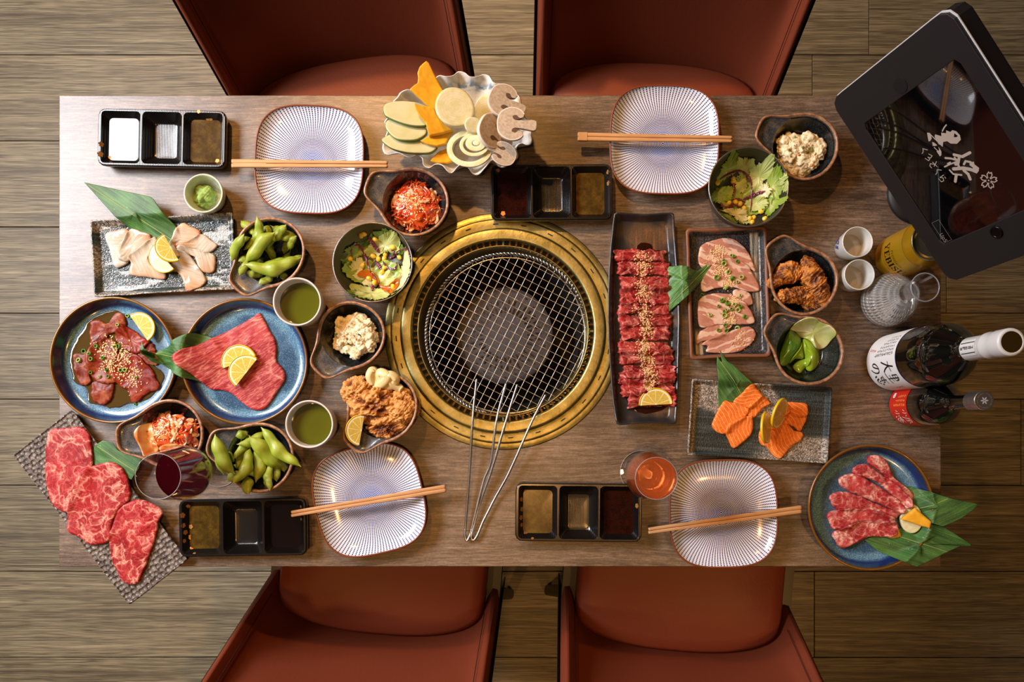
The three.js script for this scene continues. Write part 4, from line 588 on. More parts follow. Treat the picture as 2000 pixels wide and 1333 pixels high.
// --- lemon
const lemonTex = texture(512, 512, (u, v) => { const x = u * 2 - 1, y = v * 2 - 1, r = Math.hypot(x, y), a = Math.atan2(y, x) / (Math.PI * 2) * 10, f = Math.abs(((a % 1) + 1) % 1 - 0.5) * 2, n = fbm(Math.cos(a * 0.628) * 24 * (0.4 + r), Math.sin(a * 0.628) * 24 * (0.4 + r), 3, 5); const seg = sstep(0.90, 0.97, f + 0.02 / (r + 0.03)); let c = mix3(hex('#c2a63c'), hex('#d9c467'), clamp(0.5 + n * 1.1)); c = mix3(c, hex('#f2ecc8'), Math.max(seg * 0.8, sstep(0.80, 0.86, r), sstep(0.1, 0.05, r))); return c; }, true, false);
const lemonFlesh = phy({ map: lemonTex, roughness: 0.25, clearcoat: 0.4 }), lemonRind = phy({ color: 0xd9b40e, roughness: 0.4 });
function lemonParts(half) {
  const a0 = half ? -Math.PI / 2 : 0, a1 = half ? Math.PI / 2 : Math.PI * 2, t = 0.16;
  const s = new THREE.Shape(); if (half) { s.moveTo(0, -0.93); s.absarc(0, 0, 0.93, a0, a1, false); s.lineTo(0, -0.93); } else s.absarc(0, 0, 0.93, 0, Math.PI * 2, false);
  const f = new THREE.ExtrudeGeometry(s, { depth: t, bevelEnabled: false, curveSegments: 40 }), p = f.attributes.position, uv = f.attributes.uv; for (let i = 0; i < p.count; i++) uv.setXY(i, p.getX(i) * 0.5 + 0.5, p.getY(i) * 0.5 + 0.5);
  const rings = []; const n = half ? 40 : 80; for (let i = 0; i <= n; i++) { const a = a0 + (a1 - a0) * i / n; rings.push([[0.925, -0.004], [0.985, 0.0], [1.0, t * 0.3], [1.0, t * 0.7], [0.985, t], [0.925, t + 0.004]].map(([r, z]) => [r * Math.cos(a), r * Math.sin(a), z])); }
  return [f, loft(rings, { capA: half, capB: half, flip: true })];
}
const LEMON = { half: lemonParts(true), whole: lemonParts(false) };
function lemon(u, v, rpx, h, dirDeg, label, { tilt = 0, half = true, roll = 0, lift = 0 } = {}) {    // dirDeg: screen direction of the middle of the rind (half) or of the lean (whole), clockwise from right
  const [x, z] = P(u, v, h), r = LEN(rpx, h), o = thing('lemon_slice', label, 'lemon', [x, TOP + h + lift, z]), k = half ? LEMON.half : LEMON.whole;
  o.quaternion.setFromAxisAngle(new THREE.Vector3(0, 1, 0), -dirDeg * D2R).multiply(new THREE.Quaternion().setFromAxisAngle(new THREE.Vector3(0, 0, 1), tilt * D2R)).multiply(new THREE.Quaternion().setFromAxisAngle(new THREE.Vector3(1, 0, 0), -Math.PI / 2 + roll * D2R));
  o.scale.setScalar(r); part('flesh', k[0], lemonFlesh, o); part('rind', k[1], lemonRind, o); return o;
}
// --- loose toppings
const seedGeo = (() => { const g = new THREE.SphereGeometry(0.00105, 7, 5); g.scale(1.35, 0.55, 0.85); return g; })();
function sesame(spots, on, label, seed) {    // spots: [u, v, spread px, count]
  const r = rng(seed), f = surface(on), list = [];
  for (const [u, v, s, n] of spots) for (let i = 0; i < n; i++) { const a = r() * 6.283, d = Math.sqrt(-2 * Math.log(1 - r() * 0.95)) * s * 0.55, [x, z] = P(u + d * Math.cos(a), v + d * Math.sin(a), 0.02), y = f(x, z, null); if (y !== null && y > 0.003) list.push([x, y, z]); }
  const m = new THREE.InstancedMesh(seedGeo, M.sesame, list.length), q = new THREE.Object3D(), c = new THREE.Color();
  list.forEach(([x, y, z], i) => { q.position.set(x, TOP + y + 0.0004, z); q.rotation.set((r() - 0.5) * 0.7, r() * 6.28, (r() - 0.5) * 0.7); q.updateMatrix(); m.setMatrixAt(i, q.matrix); const k = 0.75 + r() * 0.5; c.setRGB(k, k * (0.92 + 0.08 * r()), k * 0.9); m.setColorAt(i, c); });
  m.name = numbered('sesame_seeds'); shade(m); tag(m, label, 'sesame', null, 'stuff'); scene.add(m);
}
const onionGeo = [0.0024, 0.0031].map((r) => { const g = lathe([[r, 0], [r, 0.0022], [r * 0.9, 0.0026], [r * 0.62, 0.0024], [r * 0.58, 0.0002], [r, 0]], 18); return g; });
function greenOnions(spots, on, label, group, seed) { const r = rng(seed), f = surface(on); spots.forEach(([u, v]) => { const [x, z] = P(u, v, 0.015), y = f(x, z, 0.008); const m = solo('green_onion', label, 'green onion', onionGeo[r() > 0.5 ? 1 : 0], r() > 0.35 ? M.onion : M.onionPale, [x, TOP + y + 0.0003, z], group); m.rotation.set((r() - 0.5) * 1.2, r() * 6, (r() - 0.5) * 1.2); m.scale.setScalar(0.85 + r() * 0.5); }); }
const dirRot = (a, b) => -Math.atan2(b[1] - a[1], b[0] - a[0]);
function bambooLeaf(label, pts, axis, o = {}) { const t = thing('bamboo_leaf', label, 'leaf'); const g = slab(pts, { h: 0.012, t: 0.0007, N: 96, smooth: false, rot: dirRot(...axis), round: 0.6, soft: 8, uvo: [axis[0][0] * 0.01, axis[0][1] * 0.013], ...o }), at = g.userData.at; g.userData = {}; t.position.set(...at); const blade = part('blade', g, o.mat || FOOD.leaf, t);
  const f = surface([t]), h = o.h ?? 0.012, line = Array.from({ length: 15 }, (_, i) => { const k = 0.03 + 0.94 * i / 14, [x, z] = P(lerp(axis[0][0], axis[1][0], k), lerp(axis[0][1], axis[1][1], k), h), y = f(x, z, null); return y === null ? null : [x - at[0], TOP + y - at[1], z - at[2]]; }).filter(Boolean);
  if (line.length > 3) part('midrib', tube(line, 0.0006, 40, 6), FOOD.midrib, t); return t; }
const slice = (name, label, category, group, mat) => (pts, o) => soloSlab(name, label, category, pts, o, mat, group);

// ------------------------------------------------------------------ pale fish plate
{
  const leaf = bambooLeaf('broad green bamboo leaf lying from the pale fish out over the table at the left', A7([[22, 83], [200, 120], [400, 165], [690, 230], [722, 252], [830, 410], [935, 545], [880, 690], [745, 640], [600, 600], [450, 545], [330, 430], [170, 250]]), [A7([40, 95]), A7([890, 660])], { h: 0.022, on: [hamachiPlate], gap: 0.0006, wave: (x, z) => 0.002 * Math.sin(x * 40) });
  const shapes = [
    [[[228, 600], [330, 560], [440, 545], [466, 570], [450, 640], [390, 760], [400, 860], [460, 885], [350, 942], [322, 925], [270, 770]], [1, -0.6], 'leftmost, mostly white slice of raw pale fish'],
    [[[490, 545], [600, 580], [692, 610], [690, 650], [600, 745], [500, 805], [455, 885], [410, 870], [365, 850], [400, 700], [450, 600]], [1, -0.5], 'second slice of raw pale fish from the left with a pink end'],
    [[[730, 630], [748, 655], [690, 740], [660, 830], [715, 940], [832, 990], [828, 1050], [640, 1030], [470, 1005], [462, 970], [482, 880], [465, 830], [560, 750]], [0, 1], 'slice of raw pale fish with a red lower edge, left of the lemon'],
    [[[1000, 487], [1100, 530], [1185, 575], [1175, 615], [1060, 690], [960, 830], [842, 750], [900, 640], [930, 560]], [1, -0.3], 'topmost slice of raw pale fish, beside the leaf tip'],
    [[[1200, 600], [1280, 655], [1347, 715], [1260, 787], [1100, 745], [960, 762], [928, 710], [1060, 675]], [-1, 0.2], 'slice of raw pale fish pointing right, under the topmost slice'],
    [[[960, 760], [985, 718], [1100, 745], [1200, 772], [1322, 812], [1320, 960], [1292, 990], [1180, 962], [1100, 800]], [0.3, 1], 'slice of raw pale fish at the right with a thin red lower edge'],
    [[[880, 900], [975, 835], [968, 765], [1045, 782], [1110, 860], [1237, 1060], [1200, 1120], [1092, 1187], [1058, 1170], [980, 1020]], [-0.5, 1], 'frontmost slice of raw pale fish, hanging toward the near plate edge'],
  ];
  const done = [hamachiPlate, leaf];
  shapes.forEach(([pts, d, label], i) => { const l = Math.hypot(...d); let lo = 1e9, hi = -1e9; pts.forEach(([x, y]) => { const k = (x * d[0] + y * d[1]) / l; lo = Math.min(lo, k); hi = Math.max(hi, k); });
    const base = [0.60, 0.53, 0.42], mid = [0.58, 0.37, 0.22], red = [0.46, 0.08, 0.04], s = (hi - lo) / 5.128 / 1280;
    done.push(soloSlab('fish_slice', label, 'fish slice', A7(pts), { h: 0.011, t: 0.0042, N: 72, on: done, seed: i + 3, amp: 0.0004, edge: 0.0004, rot: i, soft: 4, col: (x, z, q) => { const k = (x * d[0] + z * d[1]) / l / s + 0.5; let c = mix3(base, mid, sstep(0.25, 0.85, k)); c = mix3(c, red, sstep(0.90, 1.0, k) * (i ? 0.75 : 0.15)); return c; } }, FOOD.hamachi, 'raw pale fish slices')); });
  lemon(...A7([830, 835]), 31, 0.0165, 140, 'lemon half slice lying on the raw pale fish, the lower one of two', { tilt: -6 });
  lemon(...A7([895, 745]), 30, 0.022, 150, 'lemon half slice leaning on the raw pale fish beside the leaf, upper one of two', { tilt: 24 });
}
// wasabi
{ const [x, z] = P(...A1([1328, 945]), 0.015); solo('wasabi', 'soft lump of green wasabi inside the small pale green cup', 'wasabi', blob({ r: [0.0165, 0.0115, 0.0165], amp: 0.4, freq: 2.1, seed: 5, detail: 5, flat: 0.4, oct: 4, col: (n) => mix3([0.13, 0.24, 0.035], [0.27, 0.42, 0.09], clamp(0.5 + n)) }), M.vcMatte, [x, TOP + 0.0135, z]); }

// ------------------------------------------------------------------ marinated beef on the left blue plate
{
  const pool = soloSlab('marinade', 'thin glossy pool of brown marinade around the beef on the left blue plate', 'sauce', B1([[215, 480], [240, 410], [290, 330], [345, 250], [440, 195], [545, 170], [600, 215], [560, 300], [640, 420], [800, 560], [890, 640], [850, 740], [760, 820], [640, 850], [520, 880], [420, 860], [340, 830], [330, 740], [250, 700], [215, 600]]), { h: 0.0066, t: 0.0006, on: [plateMarinated], N: 128, edge: 0.001, edgeFreq: 30 }, phy({ color: 0x4a3a1c, roughness: 0.04, clearcoat: 1 }));
  const done = [plateMarinated, pool], S = [
    [[[345, 400], [350, 250], [395, 235], [480, 262], [530, 192], [562, 190], [602, 240], [600, 320], [500, 340], [430, 400], [342, 430]], 'pale marinated beef slice at the top left of the pile'],
    [[[700, 420], [790, 405], [808, 450], [835, 560], [750, 560], [690, 500]], 'small marinated beef slice at the right beside the bamboo leaf'],
    [[[360, 690], [500, 665], [505, 780], [440, 855], [355, 822]], 'lowest marinated beef slice, jutting out below the pile'],
    [[[600, 285], [740, 375], [765, 390], [692, 482], [560, 440], [515, 330], [560, 270]], 'dark marinated beef slice under the lemon'],
    [[[215, 490], [290, 480], [340, 430], [350, 520], [330, 640], [340, 690], [270, 712], [228, 620]], 'leftmost marinated beef slice with a pale fat edge'],
    [[[300, 490], [360, 410], [480, 378], [535, 450], [505, 560], [520, 690], [420, 700], [335, 640]], 'marinated beef slice in the middle, thick with sesame'],
    [[[480, 550], [560, 475], [680, 500], [745, 560], [790, 620], [832, 740], [740, 770], [680, 830], [630, 840], [605, 760], [515, 690]], 'reddest marinated beef slice, front right of the pile']];
  S.forEach(([pts, label], i) => done.push(soloSlab('marinated_beef', label, 'beef slice', B1(pts), { h: 0.013 + i * 0.0012, t: 0.0035, N: 72, on: done, amp: 0.0018, freq: 60, seed: 11 + i * 3, edge: 0.0012, rot: i * 1.1, uvo: [i * 0.03, i * 0.05], soft: 4 }, i === 6 || i === 3 ? FOOD.glazed : FOOD.marinated, 'marinated beef slices')));
  done.push(lemon(...B1([714, 302]), 31, 0.0155, -35, 'lemon half slice at the top of the marinated beef', { tilt: -4 }));
  sesame([[...B1([540, 480]), 26, 150], [...B1([430, 430]), 22, 70], [...B1([600, 600]), 26, 130], [...B1([470, 560]), 20, 80], [...B1([650, 690]), 22, 40]], done, 'sesame seeds sprinkled over the marinated beef', 5);
  greenOnions([[605, 205], [640, 222], [555, 280], [525, 425], [545, 430], [440, 520], [395, 430], [350, 490], [352, 620], [420, 655], [480, 650], [572, 606], [598, 604], [680, 660], [265, 535], [290, 465], [460, 602], [665, 848], [360, 525]].map(B1), done, 'small green onion ring scattered on the marinated beef', 'green onion rings on the marinated beef', 6);
}
// ------------------------------------------------------------------ lean beef plate
{
  const leaf = bambooLeaf('dark green bamboo leaf bridging the two left blue plates, its tip curled', B1([[718, 470], [770, 470], [900, 412], [1000, 362], [1090, 330], [1160, 345], [1230, 372], [1260, 470], [1200, 600], [1160, 692], [1020, 660], [900, 600], [830, 560]]), [B1([735, 465]), B1([1200, 560])], { h: 0.03, on: [plateLean, plateMarinated], gap: 0.003, wave: (x) => 0.003 * Math.sin(x * 30) });
  soloSlab('leaf_fold', 'pale folded leaf edge curling up at the tip of the dark bamboo leaf', 'leaf', B1([[728, 398], [742, 440], [790, 505], [842, 560], [800, 548], [748, 500], [716, 480]]), { h: 0.034, t: 0.0008, on: [leaf], smooth: false, rot: 1 }, FOOD.leafPale);
  const beef = soloSlab('beef_slice', 'single large lean beef slice with fine streaks on the second blue plate', 'beef slice', B1([[990, 512], [1050, 468], [1160, 420], [1250, 370], [1400, 290], [1500, 235], [1582, 190], [1602, 222], [1640, 300], [1690, 380], [1702, 440], [1700, 540], [1740, 582], [1765, 650], [1690, 790], [1610, 888], [1530, 895], [1450, 840], [1370, 772], [1300, 752], [1222, 745], [1160, 690], [1080, 612], [1010, 560]]), { h: 0.0105, t: 0.0045, N: 110, on: [plateLean, leaf], amp: 0.0009, freq: 90, seed: 4, edge: 0.0006, rot: 0.55, soft: 6 }, FOOD.lean);
  const l1 = lemon(...B1([1440, 550]), 35, 0.0125, -110, 'upper of two lemon half slices on the large lean beef slice', { tilt: 3 });
  lemon(...B1([1492, 622]), 35, 0.0165, -142, 'lower of two lemon half slices on the large lean beef slice', { tilt: 5 });
}
// ------------------------------------------------------------------ slate plate
{
  const leaf = bambooLeaf('green bamboo leaf on the dimpled slab, partly under the kimchi bowl', B2([[488, 400], [500, 320], [560, 280], [620, 292], [650, 340], [720, 370], [795, 395], [780, 450], [735, 520], [690, 500], [600, 470], [510, 440]]), [B2([500, 300]), B2([760, 470])], { h: 0.017, on: [slatePlate], rot: -0.6, mat: FOOD.leaf });
  const done = [slatePlate, leaf];
  [[[[208, 300], [228, 222], [330, 205], [430, 200], [470, 238], [487, 340], [490, 430], [440, 540], [380, 640], [345, 722], [262, 690], [212, 575], [202, 440]], 'uppermost marbled beef slice on the dimpled slab'],
  [[[420, 470], [515, 428], [620, 418], [682, 458], [716, 550], [708, 640], [650, 700], [602, 790], [590, 890], [480, 920], [400, 872], [340, 832], [334, 740], [368, 600]], 'middle marbled beef slice on the dimpled slab, overlapping both others'],
  [[[602, 800], [640, 708], [720, 650], [800, 645], [882, 680], [922, 718], [900, 762], [868, 860], [836, 960], [792, 1080], [750, 1158], [680, 1157], [632, 1090], [592, 990], [585, 880]], 'lowest marbled beef slice on the dimpled slab, near its front corner']]
    .forEach(([pts, label], i) => done.push(soloSlab('marbled_beef', label, 'beef slice', B2(pts), { h: 0.02 + i * 0.002, t: 0.005, N: 96, on: done, amp: 0.0007, freq: 80, seed: 5 + i, edge: 0.0007, rot: i * 0.9 + 0.3, uvo: [i * 0.037, i * 0.051], soft: 5 }, FOOD.wagyu, 'marbled beef slices on the dimpled slab')));
}
// ------------------------------------------------------------------ long plate: skirt beef in a row
{
  const done = [longPlate];
  const pool = phy({ color: 0x2a0d04, roughness: 0.05, clearcoat: 1 });
  done.push(soloSlab('beef_juice', 'dark brown sauce pool at the near end of the long plate', 'sauce', B6([[165, 1060], [300, 1100], [450, 1130], [390, 1190], [270, 1208], [200, 1160]]), { h: 0.0075, t: 0.0005, on: [longPlate], edge: 0.001 }, pool));
  done.push(soloSlab('beef_juice', 'small brown sauce pool at the far end of the long plate', 'sauce', B6([[245, 250], [270, 225], [330, 235], [335, 270], [260, 275]]), { h: 0.0075, t: 0.0005, on: [longPlate] }, pool));
  const ord = ['first', 'second', 'third', 'fourth', 'fifth', 'sixth', 'seventh', 'eighth', 'ninth', 'tenth', 'eleventh', 'twelfth', 'thirteenth'];
  [[120, 250, 418, 332], [142, 318, 442, 418], [155, 405, 440, 500], [155, 460, 442, 582], [140, 565, 440, 645], [150, 628, 448, 712], [155, 695, 443, 795], [140, 785, 438, 868], [150, 832, 458, 935], [176, 920, 468, 1015], [145, 968, 470, 1040], [160, 1012, 465, 1112], [200, 1065, 468, 1182]].forEach(([x0, y0, x1, y1], i) => {
    const r = rng(i + 40), w = x1 - x0, hh = y1 - y0, pts = []; for (let k = 0; k <= 6; k++) pts.push([x0 + w * k / 6, y0 + hh * (0.02 + 0.16 * r())]); pts.push([x1 + 4 * r(), (y0 + y1) / 2]); for (let k = 6; k >= 0; k--) pts.push([x0 + w * k / 6, y1 - hh * (0.02 + 0.16 * r())]); pts.push([x0 - 4 * r(), (y0 + y1) / 2]);
    done.push(soloSlab('skirt_beef', ord[i] + ' raw red beef strip from the far end of the long plate', 'beef slice', B6(pts), { h: 0.017, t: 0.0062, N: 96, on: done, amp: 0.0062, freq: 120, seed: 9 + i, edge: 0.0026, edgeFreq: 30, rot: i * 0.7, uvo: [i * 0.021, i * 0.033], soft: 2 }, FOOD.harami, 'raw beef strips on the long plate'));
  });
  done.push(lemon(...B6([356, 1158]), 33, 0.018, -93, 'lemon half slice at the near end of the long plate of beef strips', { tilt: 5, lift: 0.001 }));
  sesame([[290, 330, 34, 130], [280, 390, 26, 50], [270, 470, 28, 60], [290, 520, 26, 70], [285, 600, 34, 60], [300, 650, 28, 100], [310, 720, 26, 110], [300, 800, 28, 110], [290, 860, 32, 100], [320, 900, 24, 80], [320, 960, 26, 110], [330, 1010, 28, 110], [310, 1050, 20, 60]].map(([x, y, s, n]) => [...B6([x, y]), s / 2.963 * 1.5, n]), done, 'trail of sesame seeds along the raw beef strips on the long plate', 7);
}
// ------------------------------------------------------------------ pork belly
{
  const leaf = bambooLeaf('pale green bamboo leaf wedged between the long plate and the pork plate', B6([[408, 345], [425, 342], [520, 355], [625, 372], [695, 308], [703, 325], [645, 425], [560, 512], [440, 617], [422, 602], [440, 560]]), [B6([430, 590]), B6([690, 330])], { h: 0.028, on: [porkPlate, longPlate], gap: 0.0025, mat: FOOD.leafPale, rot: 0.7 });
  const done = [porkPlate];
  [[[[608, 335], [620, 240], [680, 207], [800, 193], [868, 235], [915, 310], [938, 390], [900, 355], [760, 322], [690, 345], [640, 370]], 'farthest pork belly slice, at the top of the black plate'],
  [[[815, 490], [900, 505], [922, 570], [880, 582], [810, 530]], 'small pork belly slice tucked at the right of the middle'],
  [[[628, 425], [700, 335], [800, 308], [882, 340], [945, 430], [962, 492], [900, 502], [820, 478], [700, 485], [630, 503]], 'second pork belly slice from the top of the black plate'],
  [[[605, 600], [612, 550], [660, 518], [780, 513], [872, 560], [930, 640], [937, 680], [860, 692], [740, 690], [620, 707]], 'third pork belly slice, in the middle of the black plate'],
  [[[612, 740], [680, 702], [800, 700], [740, 765], [620, 792], [598, 806]], 'narrow pork belly slice tucked beside the nearest slice'],
  [[[625, 810], [690, 768], [800, 728], [910, 703], [947, 745], [920, 800], [850, 847], [760, 857], [655, 847], [665, 815]], 'nearest pork belly slice, at the lower edge of the black plate']]
    .forEach(([pts, label], i) => done.push(soloSlab('pork_slice', label, 'pork slice', B6(pts), { h: 0.0115 + i * 0.0008, t: 0.0034, N: 80, on: done, amp: 0.0011, freq: 70, seed: 15 + i, edge: 0.0005, rot: [-0.35, 0.5, -0.45, -0.4, 0.3, 0.35][i], uvo: [i * 0.05, i * 0.017], soft: 4 }, FOOD.pork, 'pork belly slices')));
  sesame([[730, 270, 26, 90], [740, 375, 30, 110], [790, 445, 24, 80], [810, 550, 26, 90], [800, 660, 26, 90], [870, 780, 40, 30], [700, 300, 40, 16]].map(([x, y, s, n]) => [...B6([x, y]), s / 2.963 * 1.5, n]), done, 'sesame seeds sprinkled over the pork belly slices', 9);
  greenOnions([[800, 290], [812, 297], [830, 325], [755, 335], [752, 318], [780, 385], [805, 420], [715, 420], [835, 445], [860, 420], [770, 475], [635, 515], [750, 545], [745, 555], [850, 525], [775, 570], [820, 575], [850, 590], [838, 605], [770, 610], [800, 605], [675, 640], [760, 640], [760, 620], [875, 645], [765, 695], [840, 710], [725, 725], [770, 725], [725, 585]].map(B6), done, 'small green onion ring scattered on the pork belly', 'green onion rings on the pork belly', 16);
}
// ------------------------------------------------------------------ salmon
{
  const leaf = bambooLeaf('dark green bamboo leaf with a split pointed tip behind the salmon', C3([[442, 168], [446, 84], [492, 165], [500, 150], [474, 12], [545, 135], [622, 182], [830, 378], [1000, 560], [900, 640], [700, 640], [480, 632], [472, 450]]), [C3([470, 130]), C3([800, 600])], { h: 0.02, on: [salmonPlate], gap: 0.0008 });
  const done = [salmonPlate, leaf];
  [[[[825, 396], [942, 515], [880, 590], [800, 660], [720, 625], [628, 590], [720, 490]], [1, 0.05], 'salmon slice farthest back, lying on the bamboo leaf'],
  [[[942, 513], [1036, 602], [960, 650], [900, 720], [855, 760], [800, 745], [780, 640], [850, 570]], [0.3, 1], 'salmon slice just left of the standing lemon slices'],
  [[[540, 568], [620, 593], [700, 612], [797, 665], [775, 740], [690, 800], [600, 870], [545, 937], [440, 902], [402, 850], [440, 730], [490, 640]], [0.62, 0.78], 'leftmost salmon slice with a pale left corner'],
  [[[545, 905], [570, 830], [640, 788], [740, 750], [832, 738], [852, 860], [820, 950], [740, 1030], [636, 1092], [588, 1010]], [0.18, 1], 'salmon slice nearest the lower left plate edge'],
  [[[1200, 590], [1310, 588], [1442, 610], [1447, 735], [1380, 745], [1300, 735], [1230, 690]], [0.7, 0.7], 'rightmost salmon slice at the back'],
  [[[1100, 735], [1250, 712], [1360, 735], [1442, 742], [1402, 860], [1368, 908], [1280, 845], [1160, 810]], [0.55, 0.83], 'salmon slice in the middle of the right stack'],
  [[[918, 945], [955, 870], [1060, 880], [1160, 805], [1250, 840], [1310, 895], [1408, 925], [1390, 992], [1290, 1062], [1142, 1202], [1070, 1160], [1008, 1080], [940, 1045]], [0.5, 0.86], 'salmon slice nearest the front, with chevron fat lines'],
  [[[1030, 830], [1110, 725], [1200, 588], [1262, 680], [1170, 780], [1110, 885], [1050, 880]], [-0.7, 0.7], 'folded salmon slice behind the standing lemon slices']]
    .forEach(([pts, d, label], i) => done.push(soloSlab('salmon_slice', label, 'salmon slice', C3(pts), { h: 0.015 + i * 0.001, t: 0.0048, N: 72, on: done, amp: i === 7 ? 0.003 : i === 6 ? 0.0022 : 0.0006, freq: 60, seed: 2 + i, edge: 0.0004, rot: -Math.atan2(d[1], d[0]), uvo: [i * 0.011, i * 0.007], soft: 4, dome: i === 7 ? 0.006 : 0 }, FOOD.salmon, 'raw salmon slices')));
  lemon(...C3([965, 865]), 31, 0.030, 0, 'left of two lemon slices standing on edge between the salmon stacks', { tilt: -58, half: false });
  lemon(...C3([1110, 705]), 31, 0.033, 22, 'right of two lemon slices standing on edge between the salmon stacks', { tilt: -54, half: false });
}
// ------------------------------------------------------------------ marbled strips plate
const pumpkinMat = vc({ roughness: 0.5 }), zucMat = vc({ roughness: 0.4, clearcoat: 0.15 });
const pumpkinCol = (x, z, s, top) => { const n = fbm(x * 220, z * 220, 3, 8); return s > 0.965 && !top ? [0.05, 0.09, 0.02] : mix3([0.72, 0.33, 0.008], [0.85, 0.47, 0.025], clamp(0.5 + n * 0.8)); };
const onionTexture = texture(512, 512, (u, v) => { const x = (u - 0.53) * 2, y = (v - 0.47) * 2, r = Math.hypot(x, y * 1.08) + fbm(u * 4, v * 4, 2, 5) * 0.05, f = ((r * 8) % 1), ln = sstep(0.80, 0.93, f) * sstep(1.0, 0.96, f); return mix3(mix3(hex('#d2cf9c'), hex('#e0ddbb'), clamp(0.5 + fbm(u * 9, v * 9, 3, 3))), hex('#c3bf8a'), ln * 0.55); }, true, false);
const onionMat = phy({ map: onionTexture, roughness: 0.3, clearcoat: 0.3 });
function onionDisc(label, u, v, rx, rz, h, t, { tilt = [0, 0], rot = 0, on = null, lift = 0 } = {}) { const pts = Array.from({ length: 32 }, (_, i) => { const a = i / 32 * Math.PI * 2; return [u + rx * Math.cos(a) * (1 + 0.02 * Math.sin(3 * a)), v + rz * Math.sin(a)]; }); const g = slab(pts, { h, t, tilt, on, N: 72, lift, rigid: !!on, round: 0.3 }), at = g.userData.at; g.userData = {}; const uv = g.attributes.uv, k = LEN(Math.max(rx, rz) * 2.05, h); for (let i = 0; i < uv.count; i++) uv.setXY(i, uv.getX(i) / k + 0.5, 0.5 - uv.getY(i) / k); return solo('onion_slice', label, 'onion slice', g, onionMat, at); }
{
  const l1 = bambooLeaf('upper of two bamboo leaves sticking out right from the marbled strips plate', C4([[1040, 530], [1080, 505], [1110, 500], [1250, 545], [1400, 595], [1640, 645], [1580, 702], [1480, 770], [1330, 838], [1200, 800], [1080, 700]]), [C4([1100, 720]), C4([1400, 585])], { h: 0.026, on: [plateStrips], gap: 0.003, wave: (x) => 0.0025 * Math.sin(x * 45), rot: 0.45 });
  const l2 = bambooLeaf('lower of two bamboo leaves sticking out right from the marbled strips plate', C4([[690, 965], [800, 930], [900, 890], [1080, 850], [1230, 815], [1340, 840], [1430, 892], [1530, 960], [1580, 990], [1578, 1015], [1530, 988], [1360, 1062], [1100, 1188], [960, 1130], [800, 1062]]), [C4([880, 900]), C4([1380, 1060])], { h: 0.024, on: [plateStrips], gap: 0.003, wave: (x, z) => 0.002 * Math.sin(z * 50), rot: -0.35 });
  const on = onionDisc('round white onion slice under the pumpkin on the marbled strips plate', ...C4([1062, 770]), 20, 29, 0.014, 0.005, { on: [plateStrips, l1, l2] });
  const done = [plateStrips, on];
  for (const [pts, label] of [[[[862, 935], [930, 840], [960, 820], [1000, 925], [1010, 1004], [940, 968]], 'lower pumpkin piece under the marbled beef strips'], [[[960, 775], [1010, 730], [1080, 673], [1206, 790], [1190, 847], [1130, 832], [1040, 800]], 'upper pumpkin piece on the onion beside the marbled beef strips']]) done.push(soloSlab('pumpkin_slice', label, 'pumpkin slice', C4(pts), { h: 0.017, t: 0.0055, on: done, smooth: false, N: 80, col: pumpkinCol, rigid: true }, pumpkinMat));
  [[[[690, 250], [720, 220], [790, 223], [850, 265], [890, 340], [935, 430], [1010, 495], [1090, 560], [1096, 600], [1060, 622], [960, 525], [880, 440], [780, 350], [700, 290]], 'first, uppermost marbled beef strip of the fan'],
  [[[560, 370], [580, 325], [680, 298], [742, 335], [820, 390], [905, 452], [1000, 540], [1076, 620], [1070, 662], [1020, 682], [930, 590], [840, 505], [720, 420], [600, 385]], 'second marbled beef strip from the top of the fan'],
  [[[450, 430], [500, 390], [600, 382], [720, 448], [850, 528], [960, 618], [1006, 690], [970, 732], [860, 672], [740, 622], [620, 572], [530, 532], [458, 482]], 'third marbled beef strip from the top, the palest of the fan'],
  [[[368, 592], [400, 555], [500, 538], [600, 568], [740, 628], [860, 678], [978, 740], [940, 778], [830, 748], [700, 705], [570, 695], [430, 692], [388, 650]], 'fourth marbled beef strip from the top of the fan'],
  [[[346, 745], [380, 713], [500, 688], [640, 688], [780, 708], [930, 768], [942, 812], [820, 805], [640, 805], [500, 855], [405, 872], [368, 810]], 'fifth marbled beef strip from the top of the fan, reddest at its left'],
  [[[388, 925], [430, 878], [540, 823], [660, 798], [800, 793], [942, 798], [947, 912], [850, 937], [720, 937], [620, 982], [500, 1032], [453, 1022], [418, 960]], 'sixth, lowest marbled beef strip of the fan']]
    .forEach(([pts, label], i) => done.push(soloSlab('beef_strip', label, 'beef strip', C4(pts), { h: 0.013 + i * 0.0008, t: 0.0075, N: 96, on: done, amp: 0.0014, freq: 80, seed: 21 + i, edge: 0.0008, edgeFreq: 26, rot: 0.6 - i * 0.2, uvo: [i * 0.021, i * 0.031], soft: 2 }, FOOD.strip, 'marbled beef strips fanned on the blue plate')));
}
